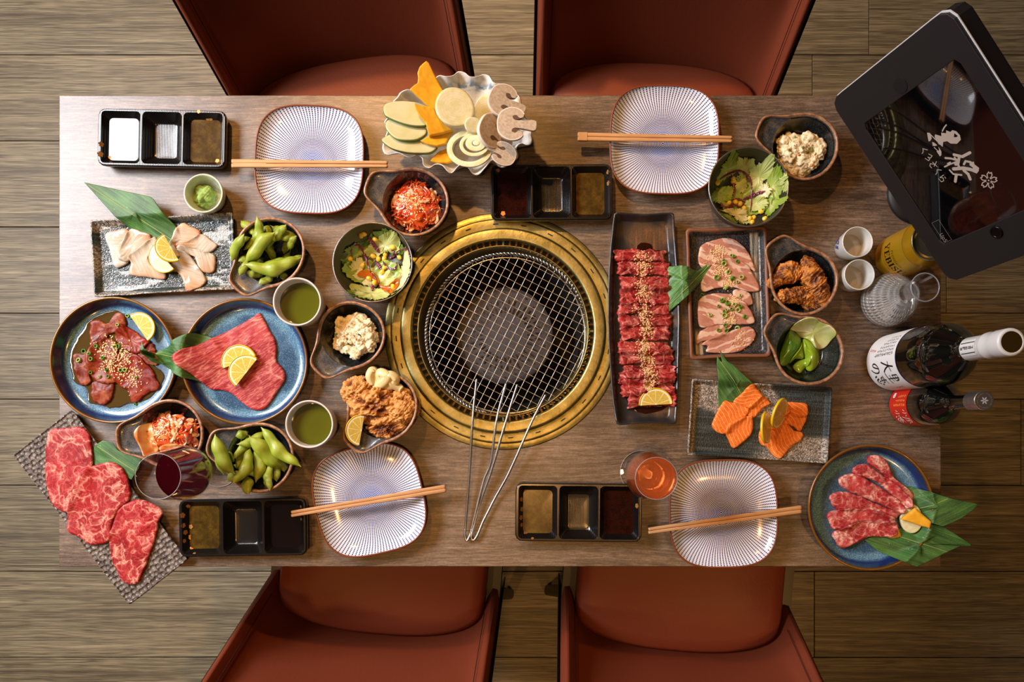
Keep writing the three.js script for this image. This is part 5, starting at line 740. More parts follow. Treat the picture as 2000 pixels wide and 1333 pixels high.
// ------------------------------------------------------------------ edamame
const podCol = (t, k, r) => mix3(mix3([0.19, 0.30, 0.012], [0.37, 0.45, 0.04], clamp(0.5 + k)), [0.36, 0.38, 0.09], sstep(0.1, 0.0, Math.min(t, 1 - t)));
function podGeo(beans, bend, wr, seed) {     // unit length pod along x
  const n = 40, m = 14, rings = [], cols = [];
  for (let i = 0; i <= n; i++) { const t = i / n, env = Math.pow(Math.sin(Math.PI * clamp(t * 0.96 + 0.02)), 0.8) * sstep(-0.05, 0.14, t) * sstep(1.05, 0.86, t) + 0.03, b = 0.5 - 0.5 * Math.cos(t * Math.PI * 2 * beans), r = wr / 2 * env * (0.86 + 0.17 * b), z = bend * (1 - 4 * (t - 0.5) ** 2) + 0.02 * Math.sin(t * 9 + seed), ring = [];
    for (let j = 0; j < m; j++) { const a = j / m * Math.PI * 2, rib = 1 + 0.07 * Math.pow(Math.abs(Math.cos(a)), 14); ring.push([t - 0.5, Math.sin(a) * r * (0.62 + 0.16 * b) + 0, z + Math.cos(a) * r * rib]); } rings.push(ring); }
  return loft(rings, { capA: true, capB: true, flip: true, col: (p, i, j) => podCol(i / n, 0.6 * noise3(p[0] * 9, p[1] * 20, p[2] * 20, seed) + (Math.abs(Math.cos(j / m * 6.283)) > 0.95 ? 0.25 : 0), 0) });
}
const podMat = vc({ roughness: 0.34, clearcoat: 0.35, clearcoatRoughness: 0.25, bumpMap: grainTex, bumpScale: 0.0002 });
function pods(list, conv, s, bowl, h0, words, group) {
  const done = [bowl], r = rng(h0 * 1e4 | 0), c0 = bowl.userData.centre, extra = []; for (let k = 0; k < 9; k++) { const a = k * 0.7 + r(), q = k < 7 ? 34 : 6, an = a + 1.2 + r(), u = c0[0] + q * Math.cos(a), v = c0[1] + q * Math.sin(a), L = 20 + 8 * r(); extra.push([u - L * Math.cos(an), v - L * Math.sin(an), u + L * Math.cos(an), v + L * Math.sin(an)]); }
  const back = ([u, v]) => { const o = conv([0, 0]); return [(u - o[0]) * s, (v - o[1]) * s]; };
  list = [...extra.map(([a, b, c, d]) => [...back([a, b]), ...back([c, d]), 13 * s, 0.08]), ...list];
  list.forEach(([x0, y0, x1, y1, w, bend = 0.05], i) => {
    w *= 1.04; const h = i < 9 ? 0.018 : h0 + 0.010 * i / list.length, a = P(...conv([x0, y0]), h), b = P(...conv([x1, y1]), h), L = Math.hypot(b[0] - a[0], b[1] - a[1]), f = surface(done), dir = [(b[0] - a[0]) / L, (b[1] - a[1]) / L], wr = w / s / 1280 / L;
    const T = [-0.42, -0.25, 0, 0.25, 0.42], c = [(a[0] + b[0]) / 2, (a[1] + b[1]) / 2], hs = T.map((t) => Math.max(...[-0.25, 0, 0.25].map((k) => f(c[0] + dir[0] * t * L - dir[1] * k * wr * L, c[1] + dir[1] * t * L + dir[0] * k * wr * L, 0.01))));
    let sl = 0, den = 0; const mean = hs.reduce((p, q) => p + q, 0) / 5; T.forEach((t, k) => { sl += t * L * (hs[k] - mean); den += (t * L) ** 2; }); sl = clamp(sl / den, -0.55, 0.55);
    const LL = L * 1.12, off = Math.max(...hs.map((y, k) => y - sl * T[k] * L)), rT = wr * L * 0.36;
    const m = solo('edamame_pod', i < 9 ? 'green edamame pod mostly buried under others, ' + group.replace('edamame pods in the', '') : words(i - 9), 'edamame', podGeo(L / (w / s / 1280) > 3.3 ? 3 : L / (w / s / 1280) > 2 ? 2 : 1.4, bend, wr, i + 3), podMat, [c[0], TOP + off * 0.85 + mean * 0.15 + rT * 0.82, c[1]], group);
    m.scale.setScalar(LL); m.quaternion.setFromAxisAngle(new THREE.Vector3(0, 1, 0), -Math.atan2(dir[1], dir[0])).multiply(new THREE.Quaternion().setFromAxisAngle(new THREE.Vector3(0, 0, 1), Math.atan(sl))).multiply(new THREE.Quaternion().setFromAxisAngle(new THREE.Vector3(1, 0, 0), (hash(i, 3, 5) - 0.5) * 0.5));
    if (i % 3 === 0) { const g = capped([[-0.49, 0, -0.0], [-0.53, 0.01, 0.015], [-0.56, 0.02, 0.01]], 0.009, 8, 6); part('stem_tip', g, FOOD.midrib, m); }
    done.push(m);
  });
  delete bowl.userData.centre;
}
pods([[520, 600, 480, 700, 50], [440, 540, 490, 545, 55], [500, 865, 495, 938, 50], [325, 990, 425, 895, 55], [165, 805, 250, 735, 58], [130, 662, 248, 598, 45], [380, 490, 388, 605, 70], [220, 880, 335, 900, 62], [175, 912, 235, 795, 52], [430, 510, 612, 590, 82, 0.12], [565, 518, 455, 632, 62], [625, 588, 538, 692, 52], [330, 662, 445, 588, 72], [125, 435, 290, 580, 66, -0.04], [90, 796, 252, 605, 78, -0.05], [646, 730, 325, 832, 78, -0.06], [336, 448, 285, 742, 78, -0.05], [232, 832, 632, 762, 98, 0.12], [456, 580, 228, 802, 92, 0.04]], A8, 4.166, BW.edamameLeft, 0.03, (i) => ['pod tip hidden under the others in the middle', 'short pod wedged near the far side', 'stub of a pod at the near right', 'small pod at the near rim, over the handle', 'small pod low on the left', 'slim pod low at the far left rim', 'upright stub near the far side', 'round pod low at the near left', 'drooping pod tip at the near left', 'plump pod at the far right', 'pod slanting at the far right', 'pod along the right rim', 'pod half hidden behind the slim upright pod', 'long-stalked pod at the far left rim', 'broad pod hanging over the left rim', 'pod reaching the right rim', 'upright slim pod', 'longest curved pod at the near side', 'broad pod lying on top'][i] + ', edamame bowl beside the fish plate', 'edamame pods in the upper left bowl');
pods([[820, 640, 790, 565, 55], [480, 362, 562, 328, 56], [400, 488, 472, 552, 66], [700, 488, 668, 588, 76], [440, 420, 385, 662, 82, 0.06], [530, 422, 672, 352, 66], [670, 588, 686, 752, 42], [756, 578, 772, 712, 60], [560, 668, 592, 806, 80], [410, 700, 522, 628, 62], [714, 555, 746, 782, 56], [682, 318, 490, 425, 62, -0.12], [640, 418, 620, 704, 82, -0.03], [570, 448, 494, 726, 76, -0.1], [384, 358, 500, 632, 88, 0.1], [604, 360, 832, 612, 106, 0.05], [690, 308, 958, 584, 86, 0.06]], B3, 3.9206, BW.edamameFront, 0.033, (i) => ['hidden pod at the right', 'pod low at the far left', 'pod stub on the left', 'round pod in the middle right', 'pale pod along the left rim', 'plump pod at the far side', 'thin pod hanging at the near side', 'short pod at the near right', 'plump pod at the near rim', 'pod pointing at the handle', 'slim pod crossing the near rim', 'curved pod along the far side', 'long pod in the middle', 'dark spotted pod left of the middle', 'bent pale pod on the left', 'thick pod on top', 'long pod poking over the right rim'][i] + ', edamame bowl above the sauce tray', 'edamame pods in the lower left bowl');

// ------------------------------------------------------------------ kimchi
function ribbon(path, w, t, colour, n = 14) {   // flat strip along 3D points
  const c = new THREE.CatmullRomCurve3(path.map(V3)), rings = [];
  for (let i = 0; i <= n; i++) { const p = c.getPoint(i / n), d = c.getTangent(i / n), s = new THREE.Vector3(-d.z, 0, d.x).normalize(), e = Math.min(1, 0.35 + Math.sin(Math.PI * i / n) * 1.2), tw = 0.5 * Math.sin(i * 0.9 + p.x * 300); const up = new THREE.Vector3(0, 1, 0).applyAxisAngle(d, tw); s.applyAxisAngle(d, tw); rings.push([[1, 0], [0.7, 0.9], [-0.7, 0.9], [-1, 0], [-0.7, -0.9], [0.7, -0.9]].map(([a, b]) => [p.x + s.x * a * w / 2 * e + up.x * b * t / 2, p.y + s.y * a * w / 2 * e + up.y * b * t / 2, p.z + s.z * a * w / 2 * e + up.z * b * t / 2])); }
  return loft(rings, { capA: true, capB: true, col: (p, i, j) => colour(p, i / n, j) });
}
const kimMat = vc({ roughness: 0.22, clearcoat: 0.5, clearcoatRoughness: 0.15 });
function kimchi(cu, cv, ru, rv, seed, pale, label) {
  const r = rng(seed), H = 0.024, y0 = 0.006, [cx, cz] = P(cu, cv, 0.024), RX = LEN(ru, 0.024), RZ = LEN(rv, 0.024), pieces = [], reds = [[0.50, 0.035, 0.008], [0.62, 0.085, 0.012], [0.40, 0.02, 0.006], [0.66, 0.16, 0.03]], pales = [[0.68, 0.36, 0.16], [0.72, 0.45, 0.25], [0.62, 0.26, 0.09]];
  pieces.push(blob({ r: [RX * 0.82, H * 0.78, RZ * 0.82], amp: 0.25, freq: 3, seed, detail: 4, flat: 0.5, col: (n) => mix3(reds[2], reds[1], clamp(0.4 + n)) }).translate(0, y0 + H * 0.25, 0));
  for (let i = 0; i < 150; i++) { const a = r() * 6.283, q = Math.sqrt(r()), x = Math.cos(a) * q * RX * 0.88, z = Math.sin(a) * q * RZ * 0.88, y = y0 + H * 0.95 * Math.sqrt(Math.max(0.03, 1 - q * q * 0.96)) + (r() - 0.35) * 0.003, an = r() * 6.283, isPale = r() < pale, L = isPale ? 0.013 + r() * 0.012 : 0.014 + r() * 0.018, w = isPale ? 0.005 + r() * 0.007 : 0.0018 + r() * 0.0038, dy = -(x * Math.cos(an) + z * Math.sin(an)) / RX * 0.35, b = (r() - 0.5) * 0.009;
    const pt = (t) => [x + Math.cos(an) * t * L + -Math.sin(an) * b * (1 - 4 * t * t), y + dy * t * L + 0.001 * Math.sin(t * 7 + i), z + Math.sin(an) * t * L + Math.cos(an) * b * (1 - 4 * t * t)], base = isPale ? pales[Math.floor(r() * 3)] : reds[Math.floor(r() * 4)], other = reds[Math.floor(r() * 4)];
    pieces.push(ribbon([pt(-0.5), pt(-0.2), pt(0.15), pt(0.5)], w, isPale ? 0.003 : 0.002, (p, t, j) => mix3(base, other, clamp(noise3(p[0] * 260, p[1] * 260, p[2] * 260, i) * (isPale ? 0.9 : 1.2))), 8)); }
  pieces.forEach((g) => g.deleteAttribute('uv'));
  return solo('kimchi', label, 'kimchi', mergeGeometries(pieces), kimMat, [cx, TOP, cz], null, 'stuff');
}
const k1 = kimchi(...A8([1588, 328]), 52, 53, 61, 0.14, 'heap of shredded red kimchi in the back bowl');
sesame([[1520, 330, 22, 60], [1560, 260, 26, 50], [1620, 340, 24, 40], [1600, 430, 24, 30], [1450, 300, 14, 14]].map(([x, y, s, n]) => [...A8([x, y]), s / 4.166 * 3, n]), [k1], 'sesame seeds sprinkled over the red kimchi in the back bowl', 71);
const k2 = kimchi(...B2([952, 240]), 56, 44, 83, 0.34, 'heap of orange cabbage kimchi with pale pieces behind the red wine glass');
[[[[760, 230], [835, 175], [870, 260], [885, 330], [832, 380], [795, 320]], 'broad pale cabbage piece at the left of the front kimchi'], [[[895, 330], [960, 300], [1060, 320], [1085, 362], [960, 372]], 'pale cabbage piece at the near side of the front kimchi, behind the wine glass']].forEach(([pts, label], i) => soloSlab('cabbage_piece', label, 'kimchi', B2(pts), { h: 0.032, t: 0.0035, on: [k2, BW.kimchiFront], amp: 0.0015, seed: 4 + i, gap: -0.001, col: (x, z) => mix3([0.72, 0.47, 0.2], [0.62, 0.16, 0.03], clamp(noise3(x * 120, 1, z * 120, 3) * 1.1)) }, kimMat));
sesame([[930, 190, 30, 90], [900, 240, 26, 50], [1000, 180, 24, 30]].map(([x, y, s, n]) => [...B2([x, y]), s / 3.1 * 2.2, n]), [k2], 'sesame seeds sprinkled over the orange kimchi behind the wine glass', 72);

// ------------------------------------------------------------------ potato salad
function potato(cu, cv, ru, rv, seed, label, green) {
  const [cx, cz] = P(cu, cv, 0.022), RX = LEN(ru, 0.022), RZ = LEN(rv, 0.022), o = thing('potato_salad', label, 'potato salad', [cx, TOP + 0.017, cz]), r = rng(seed);
  const pc = (n, y) => mix3([0.46, 0.33, 0.14], [0.88, 0.79, 0.54], clamp(0.68 + n * 1.6));
  const gs = [blob({ r: [RX * 0.86, 0.015, RZ * 0.86], amp: 0.42, freq: 2.6, seed, detail: 7, flat: 0.6, oct: 5, col: pc })];
  for (let i = 0; i < 20; i++) { const a = r() * 6.283, q = Math.sqrt(r()) * 0.85, s = 0.005 + r() * 0.006; gs.push(blob({ r: [s, s * 0.75, s], amp: 0.5, freq: 2.2, seed: seed + i, detail: 2, oct: 3, col: pc }).translate(Math.cos(a) * q * RX, 0.012 * Math.sqrt(1 - q * q) - 0.001, Math.sin(a) * q * RZ)); }
  const mound = part('mound', mergeGeometries(gs), vc({ roughness: 0.5 }), o), f = surface([o]);
  const bits = (n, name, col, size, mat) => { for (let i = 0; i < n; i++) { const a = r() * 6.283, q = Math.sqrt(r()) * 0.75, x = cx + Math.cos(a) * q * RX, z = cz + Math.sin(a) * q * RZ, y = f(x, z, null); if (y === null) continue; const g = name === 'cucumber_bit' ? new THREE.CapsuleGeometry(size * 0.45, size * 1.6, 4, 10) : new THREE.IcosahedronGeometry(size, 1); const m = part(name, g, mat, o); m.position.set(x - cx, TOP + y - o.position.y + size * 0.1, z - cz); m.rotation.set(1.4, r() * 6, r() * 6); m.scale.set(1, 0.6 + r() * 0.5, 0.8); } };
  bits(green, 'cucumber_bit', 0, 0.0028, std({ color: 0x55803a, roughness: 0.4 })); bits(3, 'carrot_bit', 0, 0.0024, std({ color: 0xc87a3a, roughness: 0.4 }));
  const pep = []; for (let i = 0; i < 90; i++) { const a = r() * 6.283, q = Math.pow(r(), 0.7) * 0.6, x = cx + Math.cos(a) * q * RX, z = cz + Math.sin(a) * q * RZ, y = f(x, z, null); if (y !== null) pep.push(new THREE.TetrahedronGeometry(0.00045 + r() * 0.0004).translate(x - cx, TOP + y - o.position.y + 0.0002, z - cz)); }
  const pm = part('black_pepper', mergeGeometries(pep), std({ color: 0x1d150e, roughness: 0.7 }), o); pm.userData.kind = 'stuff';
  return o;
}
potato(...A5([1075, 530]), 48, 45, 91, 'mound of peppered potato salad in the bowl by the tablet', 6);
potato(...B4([518, 458]), 49, 44, 95, 'mound of peppered potato salad in the bowl left of the grill', 3);

// ------------------------------------------------------------------ fried chicken, mayonnaise, wings
const fryCol = (n, y) => { const k = clamp(0.5 + n * 2.6); return k < 0.5 ? mix3([0.10, 0.022, 0.004], [0.33, 0.105, 0.016], k * 2) : mix3([0.33, 0.105, 0.016], [0.60, 0.29, 0.075], k * 2 - 1); };
function fried(conv, x, y, rx, ry, h, hr, seed, label, lift) { const [cx, cz] = P(...conv([x, y]), h), s = 3.603 * 1280; return solo('fried_chicken', label, 'fried chicken', blob({ r: [rx / s, hr, ry / s], amp: 0.75, freq: 2.6, seed, detail: 9, oct: 6, ridge: 0.25, col: fryCol }), M.vcFry, [cx, TOP + lift, cz], 'fried chicken pieces'); }
const fc = [
  fried(B4, 725, 1085, 125, 88, 0.03, 0.017, 3, 'fried chicken piece nearest the near rim of its bowl', 0.024),
  fried(B4, 835, 950, 115, 105, 0.03, 0.018, 8, 'fried chicken piece at the right, below the mayonnaise', 0.026),
  fried(B4, 545, 850, 105, 92, 0.034, 0.016, 14, 'fried chicken piece at the far left rim of its bowl', 0.033),
  fried(B4, 630, 930, 150, 125, 0.04, 0.019, 21, 'largest fried chicken piece, in the middle of the heap', 0.033),
];
{ // mayonnaise: a piped ribbon
  const conv = B4, pts = [[640, 800], [618, 740], [640, 700], [672, 740], [668, 800], [710, 790], [745, 745], [700, 720], [705, 770], [770, 800], [800, 760], [760, 735], [770, 790], [830, 820], [850, 835]].map((q, i) => { const h = 0.040 + 0.004 * Math.sin(i * 1.3); const [x, z] = P(...conv(q), h); return [x, TOP + h, z]; });
  const c = new THREE.CatmullRomCurve3(pts.map(V3)), n = 120, m = 14, rings = []; const P0 = pts[6]; let nrm = new THREE.Vector3(0, 1, 0);
  for (let i = 0; i <= n; i++) { const p = c.getPoint(i / n), d = c.getTangent(i / n), s = new THREE.Vector3().crossVectors(d, nrm).normalize(), u = new THREE.Vector3().crossVectors(s, d).normalize(), r = 0.0082 * (0.35 + 0.65 * Math.pow(Math.sin(Math.PI * clamp(i / n * 0.92 + 0.04)), 0.5)); rings.push(Array.from({ length: m }, (_, j) => { const a = j / m * Math.PI * 2, k = r * (1 + 0.10 * Math.cos(a * 5 + i * 0.05)); return [p.x + (s.x * Math.cos(a) + u.x * Math.sin(a)) * k - P0[0], p.y + (s.y * Math.cos(a) + u.y * Math.sin(a)) * k - P0[1], p.z + (s.z * Math.cos(a) + u.z * Math.sin(a)) * k - P0[2]]; })); }
  solo('mayonnaise', 'piped cream coloured mayonnaise swirl beside the fried chicken', 'mayonnaise', loft(rings, { capA: true, capB: true }), phy({ color: 0xdccb94, roughness: 0.3, clearcoat: 0.3 }), P0);
}
lemon(...B4([562, 1120]), 31, 0.043, 190, 'lemon half slice leaning on the spout of the fried chicken bowl', { tilt: 20 });
function limb(points, { amp = 0.12, freq = 60, seed = 1, col = fryCol } = {}) {   // fleshy limb through [x, y, z, radius]
  const c = new THREE.CatmullRomCurve3(points.map(V3)), n = 150, m = 72, rings = [], cols = [];
  const rad = (t) => { const k = t * (points.length - 1), i = Math.min(points.length - 2, Math.floor(k)), f = k - i; return lerp(points[i][3], points[i + 1][3], f * f * (3 - 2 * f)); };
  for (let i = 0; i <= n; i++) { const t = i / n, p = c.getPoint(t), d = c.getTangent(t), s = new THREE.Vector3().crossVectors(d, new THREE.Vector3(0, 1, 0)).normalize(), u = new THREE.Vector3().crossVectors(s, d).normalize(), e = Math.sqrt(clamp(Math.min(t, 1 - t) * 9 + 0.02)); rings.push(Array.from({ length: m }, (_, j) => { const a = j / m * Math.PI * 2, q = [p.x + s.x * Math.cos(a) * 0.01, p.y + u.y * Math.sin(a) * 0.01 + s.y * Math.cos(a) * 0.01, p.z + s.z * Math.cos(a) * 0.01 + u.z * Math.sin(a) * 0.01], nn = noise3(q[0] * freq * 2, q[1] * freq * 2, q[2] * freq * 2, seed) * 0.5 + noise3(q[0] * freq * 6, q[1] * freq * 6, q[2] * freq * 6, seed + 4) * 0.3 + noise3(q[0] * freq * 15, q[1] * freq * 15, q[2] * freq * 15, seed + 9) * 0.3, k = rad(t) * e * (1 + amp * nn); const o = [p.x + (s.x * Math.cos(a) + u.x * Math.sin(a)) * k, p.y + (s.y * Math.cos(a) + u.y * Math.sin(a)) * k, p.z + (s.z * Math.cos(a) + u.z * Math.sin(a)) * k]; o.n = nn; return o; })); }
  return loft(rings, { capA: true, capB: true, col: (p) => col(p.n ?? 0, 0) });
}
{
  const w = (pts) => pts.map(([x, y, h, r]) => { const [X, Z] = P(...B7([x, y]), h); return [X, h, Z, r / 3.7025 / 1280]; });
  const wingCol = (n) => mix3([0.10, 0.022, 0.004], [0.58, 0.22, 0.03], clamp(0.42 + n * 1.9));
  const mk = (label, pts, seed) => { const q = w(pts), c = [q[1][0], q[1][2]]; return solo('chicken_wing', label, 'chicken wing', limb(q.map(([x, y, z, r]) => [x - c[0], y, z - c[1], r]), { amp: 0.36, freq: 75, seed, col: wingCol }), M.vcFry, [c[0], TOP, c[1]]); };
  const ws = [mk('crumbed chicken drumette at the left, poking over its bowl rim', [[155, 525, 0.036, 36], [200, 480, 0.034, 42], [285, 420, 0.028, 72], [360, 430, 0.026, 66], [385, 470, 0.024, 40]], 4),
    mk('flat chicken wing lying across the bottom of the spiced bowl', [[188, 615, 0.036, 22], [270, 590, 0.034, 48], [370, 580, 0.03, 58], [470, 585, 0.028, 62], [530, 560, 0.028, 40]], 9),
    mk('large spiced chicken wing bent upright on the right of the bowl', [[412, 292, 0.030, 28], [432, 350, 0.032, 50], [465, 440, 0.035, 78], [505, 530, 0.034, 72], [520, 610, 0.030, 66], [450, 650, 0.024, 40], [385, 650, 0.022, 20]], 15)];
  const r = rng(33), f = surface(ws), fl = []; for (let i = 0; i < 560; i++) { const big = r() < 0.7, [x, z] = big ? P(...B7([455 + (r() - 0.5) * 190 + (r() - 0.5) * 60, 480 + (r() - 0.5) * 330])) : P(...B7([330 + (r() - 0.5) * 420, 520 + (r() - 0.5) * 320])); const X = x * 0.975, Z = z * 0.975, y = f(X, Z, null); if (y !== null) fl.push([X, y, Z]); }
  const m = new THREE.InstancedMesh(new THREE.TetrahedronGeometry(0.0016), std({ color: 0xffa030, roughness: 0.5 }), fl.length), q = new THREE.Object3D(), c = new THREE.Color(); fl.forEach(([x, y, z], i) => { q.position.set(x, TOP + y + 0.0002, z); q.rotation.set(r() * 6, r() * 6, r() * 6); q.updateMatrix(); m.setMatrixAt(i, q.matrix); c.setRGB(0.6 + r() * 0.6, 0.5 + r() * 0.6, 0.4 + r() * 0.3); m.setColorAt(i, c); }); m.name = 'chili_flakes'; tag(m, 'orange chili flakes sprinkled over the chicken wings', 'spice', null, 'stuff'); shade(m); scene.add(m);
}
// ------------------------------------------------------------------ green pepper
{
  const gm = vc({ roughness: 0.22, clearcoat: 0.5 }), g1 = [0.075, 0.22, 0.012], g2 = [0.22, 0.38, 0.02], pale = [0.46, 0.52, 0.16], white = [0.62, 0.62, 0.34], done = [BW.pepper];
  const pc = (a, b) => (x, z, s, top) => mix3(a, b, clamp(0.4 + noise3(x * 60, 1, z * 60, 5) * 0.8 + (top ? 0 : 0.5) + sstep(0.9, 1, s) * 0.25));
  const mk = (label, pts, o, col) => done.push(soloSlab('pepper_piece', label, 'bell pepper', B7(pts), { t: 0.0042, N: 80, on: done, soft: 3, amp: 0.0006, ...o, col }, gm));
  mk('curved deep green bell pepper piece at the left of the pepper bowl', [[330, 825], [400, 850], [432, 890], [420, 960], [360, 1040], [310, 1085], [258, 1080], [268, 1000], [300, 900]], { h: 0.036, dome: 0.012 }, pc(g1, g2));
  mk('thin yellow green pepper sliver between the two larger pepper pieces', [[432, 910], [445, 960], [440, 1030], [380, 1035], [330, 1070], [345, 1030], [400, 960]], { h: 0.03, dome: 0.004 }, pc(g2, pale));
  mk('bright green bell pepper piece at the right of the pepper bowl', [[450, 880], [500, 890], [550, 940], [572, 1010], [555, 1080], [500, 1125], [470, 1110], [465, 1040], [440, 940]], { h: 0.038, dome: 0.011, tilt: [-0.2, 0] }, pc(g2, g2.map((c) => c * 1.25)));
  mk('small green pepper piece with a white rib at the front of the bowl', [[362, 1090], [400, 1050], [470, 1035], [462, 1080], [410, 1140], [375, 1120]], { h: 0.03, dome: 0.004 }, pc(g2, pale));
  mk('pale inside-out bell pepper piece with a white rib at the back of the bowl', [[335, 820], [355, 785], [420, 745], [480, 742], [540, 775], [610, 810], [642, 850], [640, 900], [612, 950], [545, 952], [505, 900], [440, 862], [390, 825]], { h: 0.046, amp: 0.005, dome: 0.008 }, (x, z, s, top) => mix3(pale, white, clamp(0.35 + noise3(x * 70, 2, z * 70, 8) * 1.2)));
}
// ------------------------------------------------------------------ salads
function salad(conv, s, bowl, words, group, leaves, corn, strips, dressing) {
  const done = [bowl], gm = M.vcLeaf;
  leaves.forEach(([pts, tone, h, label], i) => { const pale = [0.66, 0.66, 0.36], green = [[0.55, 0.60, 0.26], [0.34, 0.44, 0.08], [0.17, 0.30, 0.03], [0.70, 0.68, 0.48]][tone], dk = [[0.40, 0.48, 0.13], [0.20, 0.33, 0.03], [0.07, 0.16, 0.015], [0.58, 0.60, 0.30]][tone];
    done.push(soloSlab('lettuce_leaf', label + ' ' + words, 'lettuce', conv(pts), { h, t: 0.0011, N: 96, on: done, soft: 7, edge: 0.0022, edgeFreq: 34, seed: i + 5, amp: 0.0, wave: (x, z, q) => 0.0036 * q * (noise3(x * 90 + i, 1, z * 90, i) + 0.35 * Math.sin((x * 0.8 + z) * 300 + i)) * 1.2 + 0.0015 * q * q, col: (x, z, q, top) => { const v = fbm(x * 130 + i * 3, z * 130, 3, i), rib = Math.pow(1 - Math.min(1, Math.abs(v) * 3), 3); return mix3(mix3(green, dk, clamp(0.35 + q * 0.5 + v * 0.9)), pale, clamp(rib * 0.55 * (1.2 - q) + (tone === 3 ? 0.3 : 0))); } }, gm, group)); });
  if (dressing) dressing.forEach(([pts, h, label], i) => done.push(soloSlab('dressing', label, 'dressing', conv(pts), { h, t: 0.003, on: done, amp: 0.0008, seed: i, soft: 3, N: 64, gap: 0.0008 }, phy({ color: 0xb5600f, roughness: 0.12, clearcoat: 0.8 }))));
  const f = surface(done), r = rng(s * 10 | 0);
  corn.forEach(([x, y]) => { const [X, Z] = P(...conv([x, y]), 0.035), yy = f(X, Z, 0.02); const m = solo('corn_kernel', 'yellow corn kernel ' + words, 'corn', blob({ r: [0.0044, 0.0032, 0.0036], amp: 0.12, freq: 1.4, seed: x | 0, detail: 2, oct: 2, col: (n) => mix3([0.75, 0.45, 0.02], [0.9, 0.66, 0.08], clamp(0.6 + n)) }), M.vcWet, [X, TOP + yy + 0.0018, Z], 'corn kernels ' + words); m.rotation.set((r() - 0.5), r() * 6, (r() - 0.5)); });
  strips.forEach(([pts, w]) => { const c = new THREE.CatmullRomCurve3(pts.map(([x, y]) => new THREE.Vector3(x, 0, y))), path = []; for (let i = 0; i <= 12; i++) { const q = c.getPoint(i / 12), [X, Z] = P(...conv([q.x, q.z]), 0.036); path.push([X, f(X, Z, 0.02) + 0.0014, Z]); } for (let k = 0; k < 3; k++) for (let i = 1; i < 12; i++) path[i][1] = Math.max(path[i][1], (path[i - 1][1] + path[i + 1][1]) / 2); const o = path[6].slice(); solo('cabbage_strip', 'purple cabbage strip ' + words, 'red cabbage', ribbon(path.map((p) => [p[0] - o[0], p[1] - o[1], p[2] - o[2]]), w / s / 1280, 0.0013, (p, t, j) => mix3([0.12, 0.008, 0.045], j % 3 ? [0.20, 0.02, 0.08] : [0.5, 0.25, 0.38], clamp(noise3(p[0] * 300, 1, p[2] * 300, 2) * 0.6 + 0.25)), 36), M.vcWet, [o[0], TOP + o[1], o[2]], 'purple cabbage strips ' + words); });
}
salad(A8, 4.166, saladLeft, 'in the dressed salad', 'lettuce leaves in the dressed salad', [
  [[[985, 800], [1000, 720], [1060, 660], [1140, 620], [1200, 590], [1228, 550], [1215, 620], [1140, 720], [1070, 780], [1030, 850]], 2, 0.03, 'dark green lettuce leaf at the far left'],
  [[[1240, 560], [1330, 540], [1400, 560], [1460, 640], [1500, 700], [1420, 720], [1300, 660]], 2, 0.034, 'deep green lettuce leaf at the far side'],
  [[[1000, 830], [1060, 780], [1180, 760], [1320, 760], [1440, 800], [1450, 900], [1360, 960], [1200, 960], [1060, 940], [1010, 890]], 1, 0.03, 'wide green lettuce leaf in the middle'],
  [[[1055, 1045], [1090, 1015], [1150, 1040], [1212, 1060], [1225, 1105], [1150, 1110], [1085, 1090]], 2, 0.03, 'curly bright green lettuce leaf at the near side'],
  [[[1040, 960], [1110, 965], [1250, 990], [1370, 1050], [1340, 1102], [1200, 1106], [1100, 1070], [1050, 1010]], 0, 0.034, 'pale crumpled lettuce leaf at the near side'],
  [[[1390, 1050], [1440, 1015], [1475, 1005], [1440, 1062], [1400, 1085]], 1, 0.034, 'small green lettuce leaf at the near right'],
  [[[1140, 700], [1200, 622], [1300, 560], [1420, 556], [1455, 600], [1440, 680], [1380, 690], [1300, 690], [1210, 725]], 0, 0.04, 'large pale lettuce leaf at the far right'],
  [[[1040, 800], [1075, 750], [1112, 728], [1140, 790], [1105, 860], [1180, 925], [1245, 962], [1160, 968], [1070, 905], [1035, 850]], 3, 0.04, 'white ribbed lettuce leaf at the left'],
  [[[1498, 660], [1530, 720], [1548, 760], [1535, 900], [1490, 1000], [1400, 1032], [1392, 985], [1432, 880], [1462, 760]], 3, 0.042, 'thick white lettuce rib at the right'],
  [[[1215, 850], [1280, 840], [1340, 842], [1405, 920], [1335, 965], [1245, 935]], 0, 0.042, 'yellowish lettuce leaf under the dressing'],
], [[1160, 562], [1135, 575], [1242, 595], [1040, 760], [1210, 720], [1255, 742], [1312, 702], [1305, 740], [1385, 662], [1437, 735], [1310, 815], [1290, 855], [1185, 912], [1130, 800], [1390, 985], [1230, 945]], [[[[1185, 575], [1225, 630], [1265, 692]], 34], [[[1045, 732], [1060, 650], [1105, 645], [1140, 690], [1160, 760], [1195, 862]], 20], [[[1222, 935], [1212, 1015]], 26], [[[1235, 770], [1262, 800], [1280, 842]], 30], [[[1295, 765], [1330, 815], [1400, 830], [1418, 770]], 16], [[[1370, 668], [1395, 715], [1340, 740]], 16], [[[1400, 720], [1450, 690], [1530, 705], [1548, 785]], 9], [[[1200, 865], [1245, 920]], 10]], [
  [[[1080, 880], [1110, 838], [1180, 832], [1225, 870], [1260, 930], [1230, 965], [1180, 915], [1120, 895]], 0.043, 'orange dressing poured on the left of the salad'], [[[1250, 950], [1330, 962], [1420, 905], [1432, 960], [1390, 1035], [1330, 1030], [1280, 990]], 0.044, 'orange dressing pooled at the right of the salad']]);
